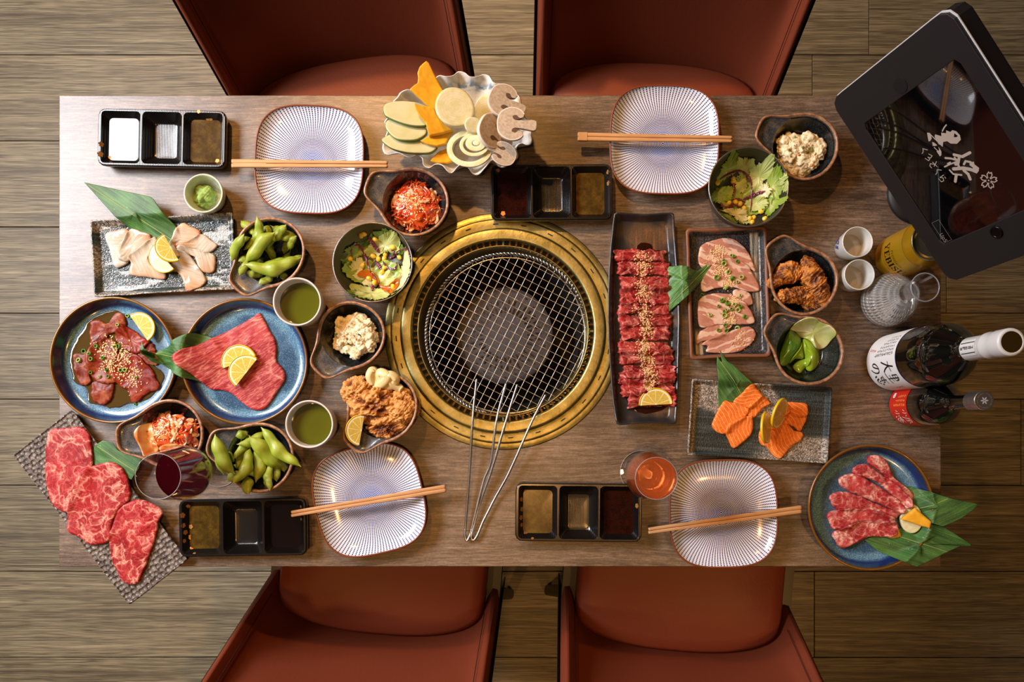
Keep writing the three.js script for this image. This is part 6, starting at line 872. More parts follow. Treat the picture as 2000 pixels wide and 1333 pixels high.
salad(A5, 5.331, saladRight, 'in the plain salad', 'lettuce leaves in the plain salad', [
  [[[215, 760], [270, 665], [340, 578], [440, 598], [465, 660], [400, 720], [300, 790], [240, 830]], 1, 0.024, 'dim green lettuce leaf at the far left'],
  [[[430, 600], [500, 595], [565, 600], [620, 650], [560, 720], [470, 720]], 0, 0.026, 'pale lettuce leaf at the far side'],
  [[[240, 900], [400, 820], [600, 800], [760, 850], [800, 1000], [700, 1120], [500, 1150], [320, 1090], [240, 1000]], 1, 0.026, 'wide lettuce leaf spread under the others'],
  [[[250, 1110], [330, 1125], [400, 1160], [475, 1222], [425, 1252], [345, 1225], [290, 1180]], 2, 0.028, 'deep green lettuce leaf at the near left'],
  [[[430, 1150], [500, 1160], [572, 1190], [565, 1250], [490, 1245]], 0, 0.03, 'small pale lettuce leaf at the near side'],
  [[[600, 650], [680, 618], [745, 590], [792, 650], [790, 740], [740, 790], [695, 890], [640, 870], [610, 760]], 0, 0.036, 'large bright pale lettuce leaf at the far right'],
  [[[770, 780], [790, 720], [812, 688], [872, 790], [885, 900], [855, 1000], [780, 960]], 1, 0.036, 'bright green lettuce leaf at the right'],
  [[[862, 800], [890, 775], [922, 792], [945, 890], [905, 972], [880, 900]], 0, 0.038, 'narrow pale lettuce leaf along the right rim'],
  [[[460, 840], [468, 720], [520, 695], [562, 702], [592, 800], [560, 862], [500, 875]], 0, 0.038, 'cupped pale lettuce leaf in the middle'],
  [[[180, 1000], [195, 890], [250, 850], [310, 825], [425, 832], [405, 950], [300, 988], [225, 1005]], 1, 0.036, 'glossy green lettuce leaf at the left'],
  [[[695, 840], [780, 795], [785, 940], [705, 955]], 3, 0.038, 'white lettuce piece right of the middle'],
  [[[738, 985], [800, 965], [862, 985], [912, 1040], [830, 1110], [762, 1172], [750, 1080]], 1, 0.038, 'ragged bright green lettuce leaf at the near right'],
  [[[560, 985], [650, 950], [742, 960], [772, 1030], [700, 1090], [640, 1085], [600, 1050]], 0, 0.038, 'pale torn lettuce leaf in front of the middle'],
  [[[218, 1075], [320, 1068], [430, 1062], [580, 1080], [572, 1190], [470, 1200], [400, 1130], [320, 1095]], 3, 0.038, 'folded white lettuce leaf at the near left'],
], [[430, 738], [435, 765], [250, 800], [505, 1005], [455, 985], [380, 1000], [705, 1112], [590, 1178], [605, 1228], [728, 1200], [635, 1165], [545, 1052]], [[[[275, 765], [330, 725], [400, 690], [480, 668], [530, 680], [600, 735], [628, 860], [612, 1085]], 24], [[[540, 952], [640, 915], [748, 890]], 30], [[[405, 700], [430, 770], [445, 860], [410, 945]], 20], [[[285, 1000], [330, 1045], [400, 1045], [460, 1008]], 26], [[[415, 965], [480, 950], [545, 975]], 26], [[[380, 1055], [430, 1000], [500, 1040]], 18], [[[470, 1040], [530, 1020], [560, 960]], 16]], null);

// ------------------------------------------------------------------ vegetable platter
{
  const done = [platter], zc = (x, z, s, top) => (s > 0.95 ? (top ? [0.10, 0.20, 0.02] : [0.045, 0.10, 0.015]) : mix3(mix3([0.58, 0.60, 0.31], [0.68, 0.68, 0.43], clamp(0.5 + fbm(x * 90, z * 90, 3, 4))), [0.62, 0.60, 0.26], sstep(0.5, 0.1, s) * 0.5 * clamp(0.5 + fbm(x * 300, z * 300, 2, 9) * 2)));
  const put = (name, cat, label, pts, o, mat) => { const m = soloSlab(name, label, cat, A3(pts), { on: done, soft: 5, N: 96, ...o }, mat); done.push(m); return m; };
  put('zucchini_slice', 'zucchini', 'lowest and frontmost zucchini slice on the vegetable platter', [[157, 945], [195, 905], [235, 880], [290, 905], [380, 932], [500, 912], [620, 935], [692, 962], [640, 1030], [520, 1056], [380, 1058], [240, 1022]], { h: 0.066, t: 0.008, col: zc, rigid: true, round: 0.22 }, zucMat);
  put('zucchini_slice', 'zucchini', 'middle of three zucchini slices on the vegetable platter', [[205, 735], [189, 800], [212, 852], [300, 930], [440, 932], [520, 905], [587, 830], [572, 770], [400, 740], [260, 720]], { h: 0.071, t: 0.008, col: zc, rigid: true, round: 0.22 }, zucMat);
  put('zucchini_slice', 'zucchini', 'rearmost and largest zucchini slice on the vegetable platter', [[160, 605], [180, 560], [250, 525], [330, 505], [420, 500], [520, 506], [640, 560], [700, 610], [670, 690], [580, 755], [500, 772], [400, 768], [260, 730], [185, 690]], { h: 0.077, t: 0.008, col: zc, rigid: true, round: 0.22 }, zucMat);
  put('pumpkin_slice', 'pumpkin slice', 'lowest pumpkin slice on the vegetable platter, half under the onion', [[618, 1100], [660, 1030], [700, 980], [780, 940], [830, 1000], [862, 1075], [780, 1110], [700, 1112]], { h: 0.066, t: 0.007, rigid: true, round: 0.2, col: pumpkinCol, smooth: false }, pumpkinMat);
  put('pumpkin_slice', 'pumpkin slice', 'short pumpkin slice between the zucchini and the ringed onion', [[530, 920], [600, 850], [720, 800], [838, 765], [800, 850], [768, 925], [690, 962], [600, 950]], { h: 0.072, t: 0.007, rigid: true, round: 0.2, col: pumpkinCol, smooth: false }, pumpkinMat);
  put('pumpkin_slice', 'pumpkin slice', 'tall pumpkin slice jutting over the back rim of the vegetable platter', [[585, 113], [606, 125], [660, 225], [745, 375], [700, 450], [668, 572], [560, 502], [413, 385], [450, 350], [488, 322], [497, 280], [492, 230], [515, 175], [550, 140]], { h: 0.098, t: 0.007, rigid: true, round: 0.2, col: pumpkinCol, smooth: false, soft: 16 }, pumpkinMat);
  put('pumpkin_slice', 'pumpkin slice', 'notched pumpkin slice lying on the rearmost zucchini slice', [[467, 557], [500, 568], [652, 572], [692, 650], [760, 720], [838, 765], [720, 808], [602, 842], [588, 800], [572, 722], [510, 660], [482, 610]], { h: 0.086, t: 0.007, rigid: true, round: 0.2, col: pumpkinCol, smooth: false }, pumpkinMat);
  const oa = onionDisc('large round onion slice in the middle of the vegetable platter', ...A3([866, 560]), 38, 40.5, 0.090, 0.008, { on: done.slice(), tilt: [0, 0] });
  const ob = onionDisc('pale round onion slice behind the mushrooms on the vegetable platter', ...A3([1150, 520]), 25.5, 35, 0.084, 0.008, { on: done.slice(), tilt: [0, 0] });
  done.push(oa, ob);
  const od = onionDisc('small onion slice tucked between the two mushroom and onion groups', ...A3([1060, 770]), 18, 15, 0.08, 0.006, { on: done.slice() }); done.push(od);
  { // onion slice with its rings sliding apart
    const [cx, cz] = P(...A3([1010, 950]), 0.082), o = thing('onion_slice', 'onion slice with separated rings at the front of the vegetable platter', 'onion slice', [cx, TOP + 0.064, cz]); const f = surface(done);
    [[230, 180, 172, 128, 0.012, 0, 0], [150, 112, 112, 80, 0.017, 55, -28], [105, 76, 40, 30, 0.019, 72, -40], [36, 26, 0, 0, 0.0195, 76, -42]].forEach(([ra, rb, ia, ib, y, dx, dz]) => { const s = 5.128 * 1365, k = (a, b, yy) => polar((q) => (a || b ? 1 / Math.hypot(Math.cos(q) / Math.max(a, 1), Math.sin(q) / Math.max(b, 1)) / s : 1e-5), yy, 80, dx / s, dz / s); const rings = [k(ra * 0.97, rb * 0.97, y - 0.009), k(ra, rb, y - 0.006), k(ra, rb, y - 0.0012), k(ra * 0.985, rb * 0.985, y), k(ia * 1.02, ib * 1.02, y), k(ia, ib, y - 0.001), k(ia, ib, y - 0.009)]; part('onion_ring', loft(rings, { capB: !ia, uv: (p) => [p[0] / 0.07 + 0.5, p[2] / 0.07 + 0.5] }), onionMat, o); });
    o.rotation.set(0.12, 0, 0.06); done.push(o); }
  // mushroom slices: cap with gills and a stem, cut flat
  const capMat = phy({ map: (() => { const t = texture(256, 256, (u, v) => { const n = fbm(u * 9, v * 9, 4, 6, 9, 9); return mix3(hex('#a2937e'), hex('#bcae9a'), clamp(0.55 + n)); }); return tile(t, 0.6); })(), roughness: 0.6 }), skinMat = phy({ color: 0xd6cbbd, roughness: 0.5 }), gillMat = std({ color: 0x5b4331, roughness: 0.8 });
  const shapeOf = (pts) => { const c = new THREE.CatmullRomCurve3(pts.map(([x, y]) => new THREE.Vector3(x, y, 0)), true, 'centripetal'); return new THREE.Shape(c.getPoints(110).map((p) => new THREE.Vector2(p.x, p.y))); };
  // unit mushroom: cap towards -x, stem towards +x
  const full = [[-0.55, 0], [-0.5, 0.3], [-0.3, 0.5], [0.0, 0.58], [0.28, 0.5], [0.40, 0.36], [0.36, 0.24], [0.22, 0.22], [0.12, 0.30], [0.0, 0.26], [0.06, 0.16], [0.35, 0.15], [0.84, 0.17], [0.88, 0], [0.84, -0.17], [0.35, -0.15], [0.06, -0.16], [0.0, -0.26], [0.12, -0.30], [0.22, -0.22], [0.36, -0.24], [0.40, -0.36], [0.28, -0.5], [0.0, -0.58], [-0.3, -0.5], [-0.5, -0.3]];
  function mushroom(label, u, v, size, dir, h, { tilt = [0, 0], sq = 1 } = {}) {
    const [x, z] = P(u, v, h), s = LEN(size, h), o = thing('mushroom_slice', label, 'mushroom', [x, TOP + h - 0.006, z]), ext = (pts, d, b) => { const g = new THREE.ExtrudeGeometry(shapeOf(pts), { depth: d, bevelEnabled: true, bevelSize: b, bevelThickness: b, bevelOffset: -b, bevelSegments: 3, curveSegments: 24 }); g.rotateX(-Math.PI / 2); return g; };
    const g = ext(full, 0.12, 0.025); part('flesh', g, capMat, o).scale.setScalar(s);
    const skin = [[-0.57, 0], [-0.515, 0.31], [-0.31, 0.515], [0.0, 0.60], [0.29, 0.52], [0.42, 0.37], [0.37, 0.355], [0.26, 0.46], [0, 0.545], [-0.27, 0.46], [-0.46, 0.28], [-0.51, 0], [-0.46, -0.28], [-0.27, -0.46], [0, -0.545], [0.26, -0.46], [0.37, -0.355], [0.42, -0.37], [0.29, -0.52], [0.0, -0.60], [-0.31, -0.515], [-0.515, -0.31]];
    part('cap_skin', ext(skin, 0.125, 0.02), skinMat, o).scale.setScalar(s);
    for (const k of [-1, 1]) { const gl = ext([[0.0, 0.16], [-0.05, 0.27], [0.03, 0.39], [0.2, 0.40], [0.37, 0.33], [0.36, 0.25], [0.22, 0.18], [0.1, 0.155]].map(([a, b]) => [a, k * b]), 0.13, 0.012); const m = part('gills', gl, gillMat, o); m.scale.setScalar(s); }
    o.quaternion.setFromEuler(new THREE.Euler(tilt[0], 0, tilt[1])).multiply(new THREE.Quaternion().setFromAxisAngle(new THREE.Vector3(0, 1, 0), -dir * D2R)); o.scale.set(1, 1, sq); return o;
  }
  mushroom('mushroom slice lying lowest, at the front of the mushroom group', ...A3([1345, 1015]), 46, 205, 0.080, { tilt: [0.2, -0.1], sq: 0.8 });
  mushroom('mushroom slice standing steeply between the onions and the others', ...A3([1225, 790]), 56, 28, 0.088, { tilt: [0.1, -0.65], sq: 1 });
  mushroom('mushroom slice at the back of the mushroom group with a torn stem', ...A3([1345, 485]), 53, 22, 0.094, { tilt: [0.1, -0.25], sq: 1 });
  mushroom('whole-stemmed mushroom slice on top, its stem pointing right', ...A3([1440, 722]), 54, 4, 0.104, { tilt: [0.05, -0.05] });
}
// ------------------------------------------------------------------ glassware and bottles
const glass = phy({ color: 0xffffff, roughness: 0.01, transmission: 1, thickness: 0, ior: 1.5 });
const rimGlass = phy({ color: 0xb9bcbe, roughness: 0.08, transmission: 0.5, thickness: 0, ior: 1.5 });
const redWine = phy({ color: 0x2a0208, roughness: 0.02, clearcoat: 0.6 }), roseWine = phy({ color: new THREE.Color(0.88, 0.24, 0.06), roughness: 0.04, transmission: 0.8, thickness: 0.02, ior: 1.33, clearcoat: 0.5 });
function wineGlass(foot, H, rFoot, rRim, rBowl, stem, fill, mat, label, inside) {
  const [x, z] = P(...foot, 0.002), o = thing('wine_glass', label, 'wine glass', [x, TOP, z]), t = 0.0009, yb = stem, yw = stem + (H - stem) * 0.34;
  const out = [[rBowl * 0.0, yb], [rBowl * 0.45, yb + 0.004], [rBowl * 0.82, lerp(yb, yw, 0.55)], [rBowl, yw], [lerp(rBowl, rRim, 0.35), lerp(yw, H, 0.45)], [rRim, H]];
  const c = new THREE.SplineCurve(out.map((p) => new THREE.Vector2(...p))).getPoints(40).map((p) => [Math.max(p.x, 0.0042 * (p.y < yb + 0.004 ? 1 : 0)), p.y]);
  const inn = c.map(([r, y]) => [Math.max(0, r - t), y + (y < yb + 0.006 ? 0.002 : 0)]).reverse(); inn[inn.length - 1][0] = 0;
  part('bowl', lathe([[0.0038, yb - 0.001], ...c.filter(([r, y]) => r > 0.004), [rRim - t * 0.5, H + 0.0004], ...inn], 80), glass, o);
  part('stem', lathe([[0, 0.003], [0.012, 0.0032], [0.0052, 0.007], [0.0034, 0.016], [0.0031, yb * 0.7], [0.0042, yb - 0.0005], [0, yb]], 32), glass, o);
  part('foot', lathe([[0, 0.0003], [rFoot - 0.001, 0.0003], [rFoot, 0.001], [rFoot - 0.0006, 0.0019], [rFoot * 0.5, 0.0026], [0.004, 0.0036], [0, 0.0036]], 80), glass, o);
  part('rim', new THREE.TorusGeometry(rRim - 0.0004, 0.0005, 8, 80).rotateX(Math.PI / 2).translate(0, H, 0), rimGlass, o);
  part('foot_edge', new THREE.TorusGeometry(rFoot - 0.0004, 0.0005, 8, 80).rotateX(Math.PI / 2).translate(0, 0.0011, 0), rimGlass, o);
  const lq = inn.filter(([r, y]) => y <= fill).reverse(), last = lq[lq.length - 1];
  part('wine', lathe([[0, lq[0][1] + 0.0003], ...lq.slice(1).map(([r, y]) => [Math.max(0, r - 0.0002), y]), [last[0] - 0.0004, fill], [0, fill]], 72), mat, o, inside);
  return o;
}
wineGlass([427, 915], 0.198, 0.029, 0.0295, 0.0375, 0.083, 0.128, redWine, 'clear wine glass of red wine in front of the lower left kimchi bowl', 'dark red wine');
wineGlass([1253, 922], 0.155, 0.0325, 0.0285, 0.0345, 0.062, 0.122, roseWine, 'clear wine glass of orange pink drink beside the lower right striped plate', 'orange pink sparkling drink');
{ // carafe
  const h = 0.135, [x, z] = P(1735, 587, 0.02), o = thing('glass_carafe', 'dimpled clear glass carafe with a round mouth near the right table edge', 'carafe', [x, TOP, z]);
  const dim = texture(512, 256, (u, v) => { const nx = 46, ny = 24, y = v * ny, X = u * nx + (Math.floor(y) % 2 ? 0.5 : 0), fx = X - Math.floor(X) - 0.5, fy = y - Math.floor(y) - 0.5, n = clamp(1 - Math.hypot(fx, fy) * 1.9); return [n, n, n]; }, false);
  const dg = glass.clone(); dg.bumpMap = dim; dg.bumpScale = 0.004; dg.transmission = 0.8; dg.color = new THREE.Color(1, 0.99, 0.97); dg.roughness = 0.08;
  const prof = [[0, 0.001], [0.028, 0.0005], [0.0365, 0.006], [0.0395, 0.02], [0.0375, 0.036], [0.030, 0.056], [0.020, 0.074], [0.0145, 0.09], [0.0145, 0.104], [0.0175, 0.122], [0.0198, h]];
  const c = new THREE.SplineCurve(prof.map((p) => new THREE.Vector2(...p))).getPoints(60).map((p) => [Math.max(0, p.x), Math.max(0.0004, p.y)]), low = c.filter(([r, y]) => y <= 0.088), up = c.filter(([r, y]) => y >= 0.086);
  const shell = (q, t) => [...q, ...q.map(([r, y]) => [Math.max(0, r - t), y + (y < 0.006 ? 0.002 : 0)]).reverse()];
  part('body', lathe(shell(low, 0.0016), 96), dg, o, 'dimpled glass body'); part('neck', lathe(shell(up, 0.0014), 80), glass, o);
  part('lip', new THREE.TorusGeometry(0.0192, 0.0009, 10, 64).rotateX(Math.PI / 2).translate(0, h, 0), rimGlass, o);
  const wat = low.filter(([r, y]) => y > 0.003 && y < 0.046).map(([r, y]) => [Math.max(0, r - 0.0019), y + 0.0002]); part('sake', lathe([[0, 0.004], ...wat, [0, wat[wat.length - 1][1]]], 72), phy({ color: 0xffffff, roughness: 0.01, transmission: 1, thickness: 0.03, ior: 1.33 }), o, 'clear sake');
}
// --- brush lettering drawn stroke by stroke: each stroke [width, x, y, x, y ...] in a unit box
function brush(g, strokes, x, y, w, h, color, k = 1) { g.strokeStyle = g.fillStyle = color; g.lineCap = 'round'; g.lineJoin = 'round'; for (const s of strokes) { g.lineWidth = s[0] * Math.min(w, h) * k; g.beginPath(); g.moveTo(x + s[1] * w, y + s[2] * h); if (s.length === 5) g.lineTo(x + s[3] * w, y + s[4] * h); else { for (let i = 3; i + 3 < s.length; i += 2) { const mx = (s[i] + s[i + 2]) / 2, my = (s[i + 1] + s[i + 3]) / 2; g.quadraticCurveTo(x + s[i] * w, y + s[i + 1] * h, x + (i + 5 < s.length ? mx : s[i + 2]) * w, y + (i + 5 < s.length ? my : s[i + 3]) * h); } } g.stroke(); } }
const GLYPH = {
  dai: [[0.13, 0.08, 0.42, 0.5, 0.36, 0.95, 0.3], [0.15, 0.55, 0.02, 0.45, 0.5, 0.05, 0.98], [0.16, 0.48, 0.42, 0.65, 0.75, 0.98, 0.92]],
  sato: [[0.11, 0.2, 0.05, 0.8, 0.05, 0.78, 0.45], [0.11, 0.2, 0.05, 0.22, 0.45], [0.1, 0.22, 0.25, 0.76, 0.25], [0.11, 0.2, 0.46, 0.78, 0.45], [0.12, 0.5, 0.05, 0.5, 0.95], [0.1, 0.2, 0.68, 0.8, 0.66], [0.14, 0.02, 0.95, 0.98, 0.93]],
  no: [[0.13, 0.55, 0.15, 0.4, 0.7, 0.12, 0.75, 0.05, 0.45, 0.5, 0.1, 0.95, 0.25, 0.9, 0.75, 0.6, 0.95]],
  megu: [[0.1, 0.15, 0.12, 0.85, 0.1], [0.1, 0.5, 0.0, 0.5, 0.5], [0.1, 0.25, 0.22, 0.75, 0.22, 0.74, 0.48], [0.1, 0.25, 0.22, 0.26, 0.5, 0.74, 0.48], [0.12, 0.12, 0.7, 0.2, 0.88], [0.12, 0.35, 0.65, 0.45, 0.95, 0.75, 0.95, 0.8, 0.8], [0.12, 0.55, 0.62, 0.6, 0.72], [0.12, 0.85, 0.62, 0.95, 0.75]],
  kaze: [[0.09, 0.2, 0.1, 0.2, 0.6, 0.02, 0.98], [0.09, 0.2, 0.1, 0.75, 0.08, 0.72, 0.7, 0.98, 0.95], [0.08, 0.35, 0.3, 0.6, 0.28], [0.08, 0.35, 0.45, 0.6, 0.45], [0.08, 0.48, 0.3, 0.48, 0.78], [0.08, 0.32, 0.8, 0.65, 0.76]],
  ko: [[0.1, 0.5, 0.05, 0.52, 0.85, 0.4, 0.92], [0.1, 0.22, 0.35, 0.08, 0.7], [0.1, 0.75, 0.3, 0.95, 0.62]],
};
const tick = (g, x, y, s, seed, color) => { const r = rng(seed); g.strokeStyle = color; g.lineWidth = s * 0.13; g.lineCap = 'butt'; for (let k = 0; k < 5; k++) { g.beginPath(); const a = r(), b = r(); if (k % 2) { g.moveTo(x + s * 0.1, y + s * (0.15 + 0.7 * a)); g.lineTo(x + s * 0.9, y + s * (0.15 + 0.7 * a)); } else { g.moveTo(x + s * (0.15 + 0.7 * b), y + s * 0.08); g.lineTo(x + s * (0.15 + 0.7 * b), y + s * 0.92); } g.stroke(); } };
function bottle(foot, R, H, neckR, shoulder, neckY, mat, label) {
  const [x, z] = P(...foot, 0), o = thing('sake_bottle', label, 'bottle', [x, TOP, z]);
  const prof = [[0, 0.004], [R * 0.8, 0.001], [R * 0.96, 0.002], [R, 0.007], [R, 0.0075], [R, 0.02], [R, shoulder * 0.5], [R, shoulder * 0.85], [R, shoulder], [R * 0.93, lerp(shoulder, neckY, 0.3)], [R * 0.68, lerp(shoulder, neckY, 0.58)], [neckR * 1.25, lerp(shoulder, neckY, 0.85)], [neckR, neckY], [neckR * 0.96, H - 0.012]];
  const c = new THREE.CatmullRomCurve3(prof.map(([r, y]) => new THREE.Vector3(r, y, 0)), false, 'centripetal').getPoints(70).map((p) => [p.x, p.y]);
  part('glass_body', lathe([...c, [neckR * 0.5, H - 0.011], [0, H - 0.011]], 80), mat, o);
  return o;
}
// part of a cylinder facing the angle mid (0 = +x, 180 = the middle of the table); u runs left to right for somebody facing it
function wrap(R, y0, y1, midDeg, spanDeg, topCut = 0) { const n = 48, pos = [], uv = [], idx = []; for (let i = 0; i <= n; i++) for (let j = 0; j <= 8; j++) { const f = i / n, a = (midDeg + (0.5 - f) * spanDeg) * D2R, y = lerp(y0, y1 - topCut * Math.abs(f - 0.5) * 0, j / 8); pos.push(R * Math.cos(a), y, R * Math.sin(a)); uv.push(f, j / 8); } for (let i = 0; i < n; i++) for (let j = 0; j < 8; j++) { const a = i * 9 + j; idx.push(a, a + 9, a + 1, a + 1, a + 9, a + 10); } return mesh3(pos, idx, uv); }
const bottleGlass = phy({ color: 0x070907, roughness: 0.05, clearcoat: 1, clearcoatRoughness: 0.03 });
{
  const R = 0.0425, H = 0.31, o = bottle([1743, 709], R, H, 0.0135, 0.145, 0.225, bottleGlass, 'large dark sake bottle with a white calligraphy label and white cap at the right edge');
  const lab = canvasTexture(1200, 900, (g, w, h) => { g.fillStyle = '#e9e9e8'; g.fillRect(0, 0, w, h); g.fillStyle = '#2b2c7a'; g.fillRect(0, 0, w, 12);
    brush(g, GLYPH.dai, 590, 110, 150, 330, '#111'); brush(g, GLYPH.sato, 760, 100, 170, 330, '#111'); brush(g, GLYPH.no, 590, 500, 160, 290, '#111'); brush(g, GLYPH.megu, 760, 500, 190, 300, '#111');
    for (let i = 0; i < 6; i++) for (let k = 0; k < 10 - i; k++) tick(g, 470 - i * 50, 90 + k * 56, i ? 40 : 48, i * 20 + k, '#333'); for (let k = 0; k < 4; k++) tick(g, 400 - k * 8, 640 + k * 50, 44, 200 + k, '#b03a30');
    g.fillStyle = '#444'; g.font = '24px serif'; g.fillText('JUNMAI', 980, 600); for (let k = 0; k < 4; k++) tick(g, 1010, 300 + k * 60, 50, 300 + k, '#222'); });
  part('label', wrap(R + 0.0004, 0.0085, 0.106, 174, 172), phy({ map: lab, roughness: 0.5 }), o, 'white paper label with black brush calligraphy');
  const white = phy({ color: 0xd2d2d0, roughness: 0.35, clearcoat: 0.3 });
  part('cap', lathe([[0.0142, 0.222], [0.0148, 0.2225], [0.0146, 0.262], [0.0160, 0.264], [0.0164, 0.270], [0.0152, 0.274], [0.0152, 0.285], [0.0164, 0.287], [0.0164, 0.307], [0.0155, 0.3098], [0.0125, 0.3102], [0.0122, 0.309]], 64), white, o, 'white ribbed cap and neck sleeve');
  part('cap_disc', lathe([[0.0124, 0.3092], [0.0122, 0.3096], [0, 0.3096]], 48), std({ color: 0x6b5320, metalness: 0.85, roughness: 0.3 }), o, 'brown gold disc in the cap');
  const nl = canvasTexture(256, 300, (g, w, h) => { g.fillStyle = '#d9d9d7'; g.fillRect(0, 0, w, h); g.fillStyle = '#15352a'; g.fillRect(40, 10, 16, 280); g.fillRect(200, 10, 16, 280); for (let k = 0; k < 5; k++) tick(g, 96, 20 + k * 54, 60, 400 + k, '#1a1a1a'); });
  part('neck_label', wrap(0.0151, 0.224, 0.258, 178, 80), phy({ map: nl, roughness: 0.4 }), o, 'white neck label with two green lines');
}
{
  const R = 0.0315, H = 0.211, o = bottle([1773, 791], R, H, 0.0105, 0.085, 0.145, bottleGlass, 'smaller dark sake bottle with a red label and silver cap at the right edge');
  const lab = canvasTexture(1000, 560, (g, w, h) => { g.fillStyle = '#c4230e'; g.fillRect(0, 0, w, h); g.fillStyle = '#d98a2a'; g.fillRect(w - 70, 0, 40, h); g.fillStyle = '#eee'; g.beginPath(); g.ellipse(330, 440, 46, 40, 0, 0, 7); g.fill(); g.strokeStyle = '#c4230e'; g.lineWidth = 7; g.beginPath(); g.arc(330, 440, 20, 0, 7); g.stroke();
    for (let i = 0; i < 3; i++) for (let k = 0; k < 4 + i; k++) tick(g, 330 + i * 70, 60 + k * 62, 46, 500 + i * 9 + k, '#f0a03c'); brush(g, GLYPH.ko, 560, 60, 130, 120, '#f5efe6', 0.8); brush(g, GLYPH.kaze, 690, 60, 170, 200, '#f5efe6', 0.8); brush(g, GLYPH.ko, 570, 290, 120, 130, '#f5efe6', 0.8); brush(g, GLYPH.megu, 660, 300, 180, 190, '#f5efe6', 0.7); });
  part('label', wrap(R + 0.0004, 0.0085, 0.064, 176, 170), phy({ map: lab, roughness: 0.45 }), o, 'red label with white brush lettering');
  const silver = std({ color: 0xa8a3a0, metalness: 0.9, roughness: 0.28 });
  part('cap', lathe([[0.0118, H - 0.028], [0.0128, H - 0.028], [0.0128, H - 0.020], [0.0122, H - 0.019], [0.0128, H - 0.018], [0.0128, H - 0.014], [0.0122, H - 0.013], [0.0128, H - 0.012], [0.0128, H - 0.0015], [0.012, H], [0, H]], 48), silver, o, 'silver screw cap');
  const disc = canvasTexture(384, 384, (g, w) => { g.fillStyle = '#5d554e'; g.fillRect(0, 0, w, w); g.translate(w / 2, w / 2); g.fillStyle = '#cfd8ea'; for (let k = 0; k < 6; k++) { g.save(); g.rotate(k * Math.PI / 3 + 0.2); g.beginPath(); g.ellipse(0, -46, 15, 36, 0, 0, 7); g.fill(); g.restore(); } g.fillStyle = '#b9b2ab'; g.font = '26px sans-serif'; const s = 'ECHIGO YUZAWA  SHIRATAKI SAKE BREWERY  '; for (let i = 0; i < s.length; i++) { g.save(); g.rotate(i / s.length * Math.PI * 2); g.fillText(s[i], -8, -140); g.restore(); } });
  const cg = new THREE.CircleGeometry(0.0117, 48); cg.rotateX(-Math.PI / 2); cg.rotateY(-0.3); cg.translate(0, H + 0.0002, 0); part('cap_print', cg, std({ map: disc, metalness: 0.5, roughness: 0.35 }), o, 'printed cap top with a snow crystal');
}
{ // beer can
  const R = 0.033, H = 0.122, [x, z] = P(1744, 506, 0), o = thing('beer_can', 'golden yellow beer can partly hidden under the tablet', 'can', [x, TOP, z]);
  const gold = phy({ color: 0xb98a10, metalness: 0.55, roughness: 0.34 }), alu = std({ color: 0xb5ad8c, metalness: 0.95, roughness: 0.28 });
  part('body', lathe([[0, 0.006], [0.022, 0.002], [0.025, 0], [0.0275, 0.002], [0.0325, 0.010], [R, 0.014], [R, 0.104], [0.0322, 0.109], [0.0275, 0.1185]], 80), gold, o);
  part('lid', lathe([[0.0275, 0.1185], [0.0283, 0.1215], [0.0272, 0.1225], [0.026, 0.121], [0.0245, 0.1165], [0.0235, 0.116], [0.021, 0.1175], [0.0195, 0.1175], [0.0185, 0.1165], [0, 0.1168]], 72), alu, o);
  const ring = new THREE.TorusGeometry(0.006, 0.0013, 8, 32); ring.scale(1.2, 1, 0.7); ring.rotateX(Math.PI / 2); ring.translate(0.006, 0.1184, 0); part('pull_tab', mergeGeometries([ring.toNonIndexed(), box(0.008, 0.0014, 0.009, 0.0005, -0.003, 0.1182, 0)]), alu, o);
  const lab = canvasTexture(1400, 1000, (g, w, h) => { g.fillStyle = '#c79a16'; g.fillRect(0, 0, w, h); g.fillStyle = '#1d160a'; g.font = 'bold 262px serif'; g.textAlign = 'center'; g.save(); g.translate(w / 2 + 60, 640); g.scale(0.94, 1); g.fillText('YEBISU', 0, 0); g.restore(); g.font = 'italic 110px serif'; g.fillStyle = '#3a2408'; g.fillText('Premium', w / 2 + 60, 400); g.fillStyle = '#d8501a'; g.font = 'bold 62px sans-serif'; g.fillText('ALL MALT BEER  SINCE 1890', w / 2 + 60, 730); g.fillStyle = '#8c5c10'; for (let k = 0; k < 4; k++) g.fillRect(330, 780 + k * 30, 800, 9); });
  part('label', wrap(R + 0.00025, 0.015, 0.103, 158, 150), phy({ map: lab, metalness: 0.5, roughness: 0.34 }), o, 'printed front with black beer name');
}

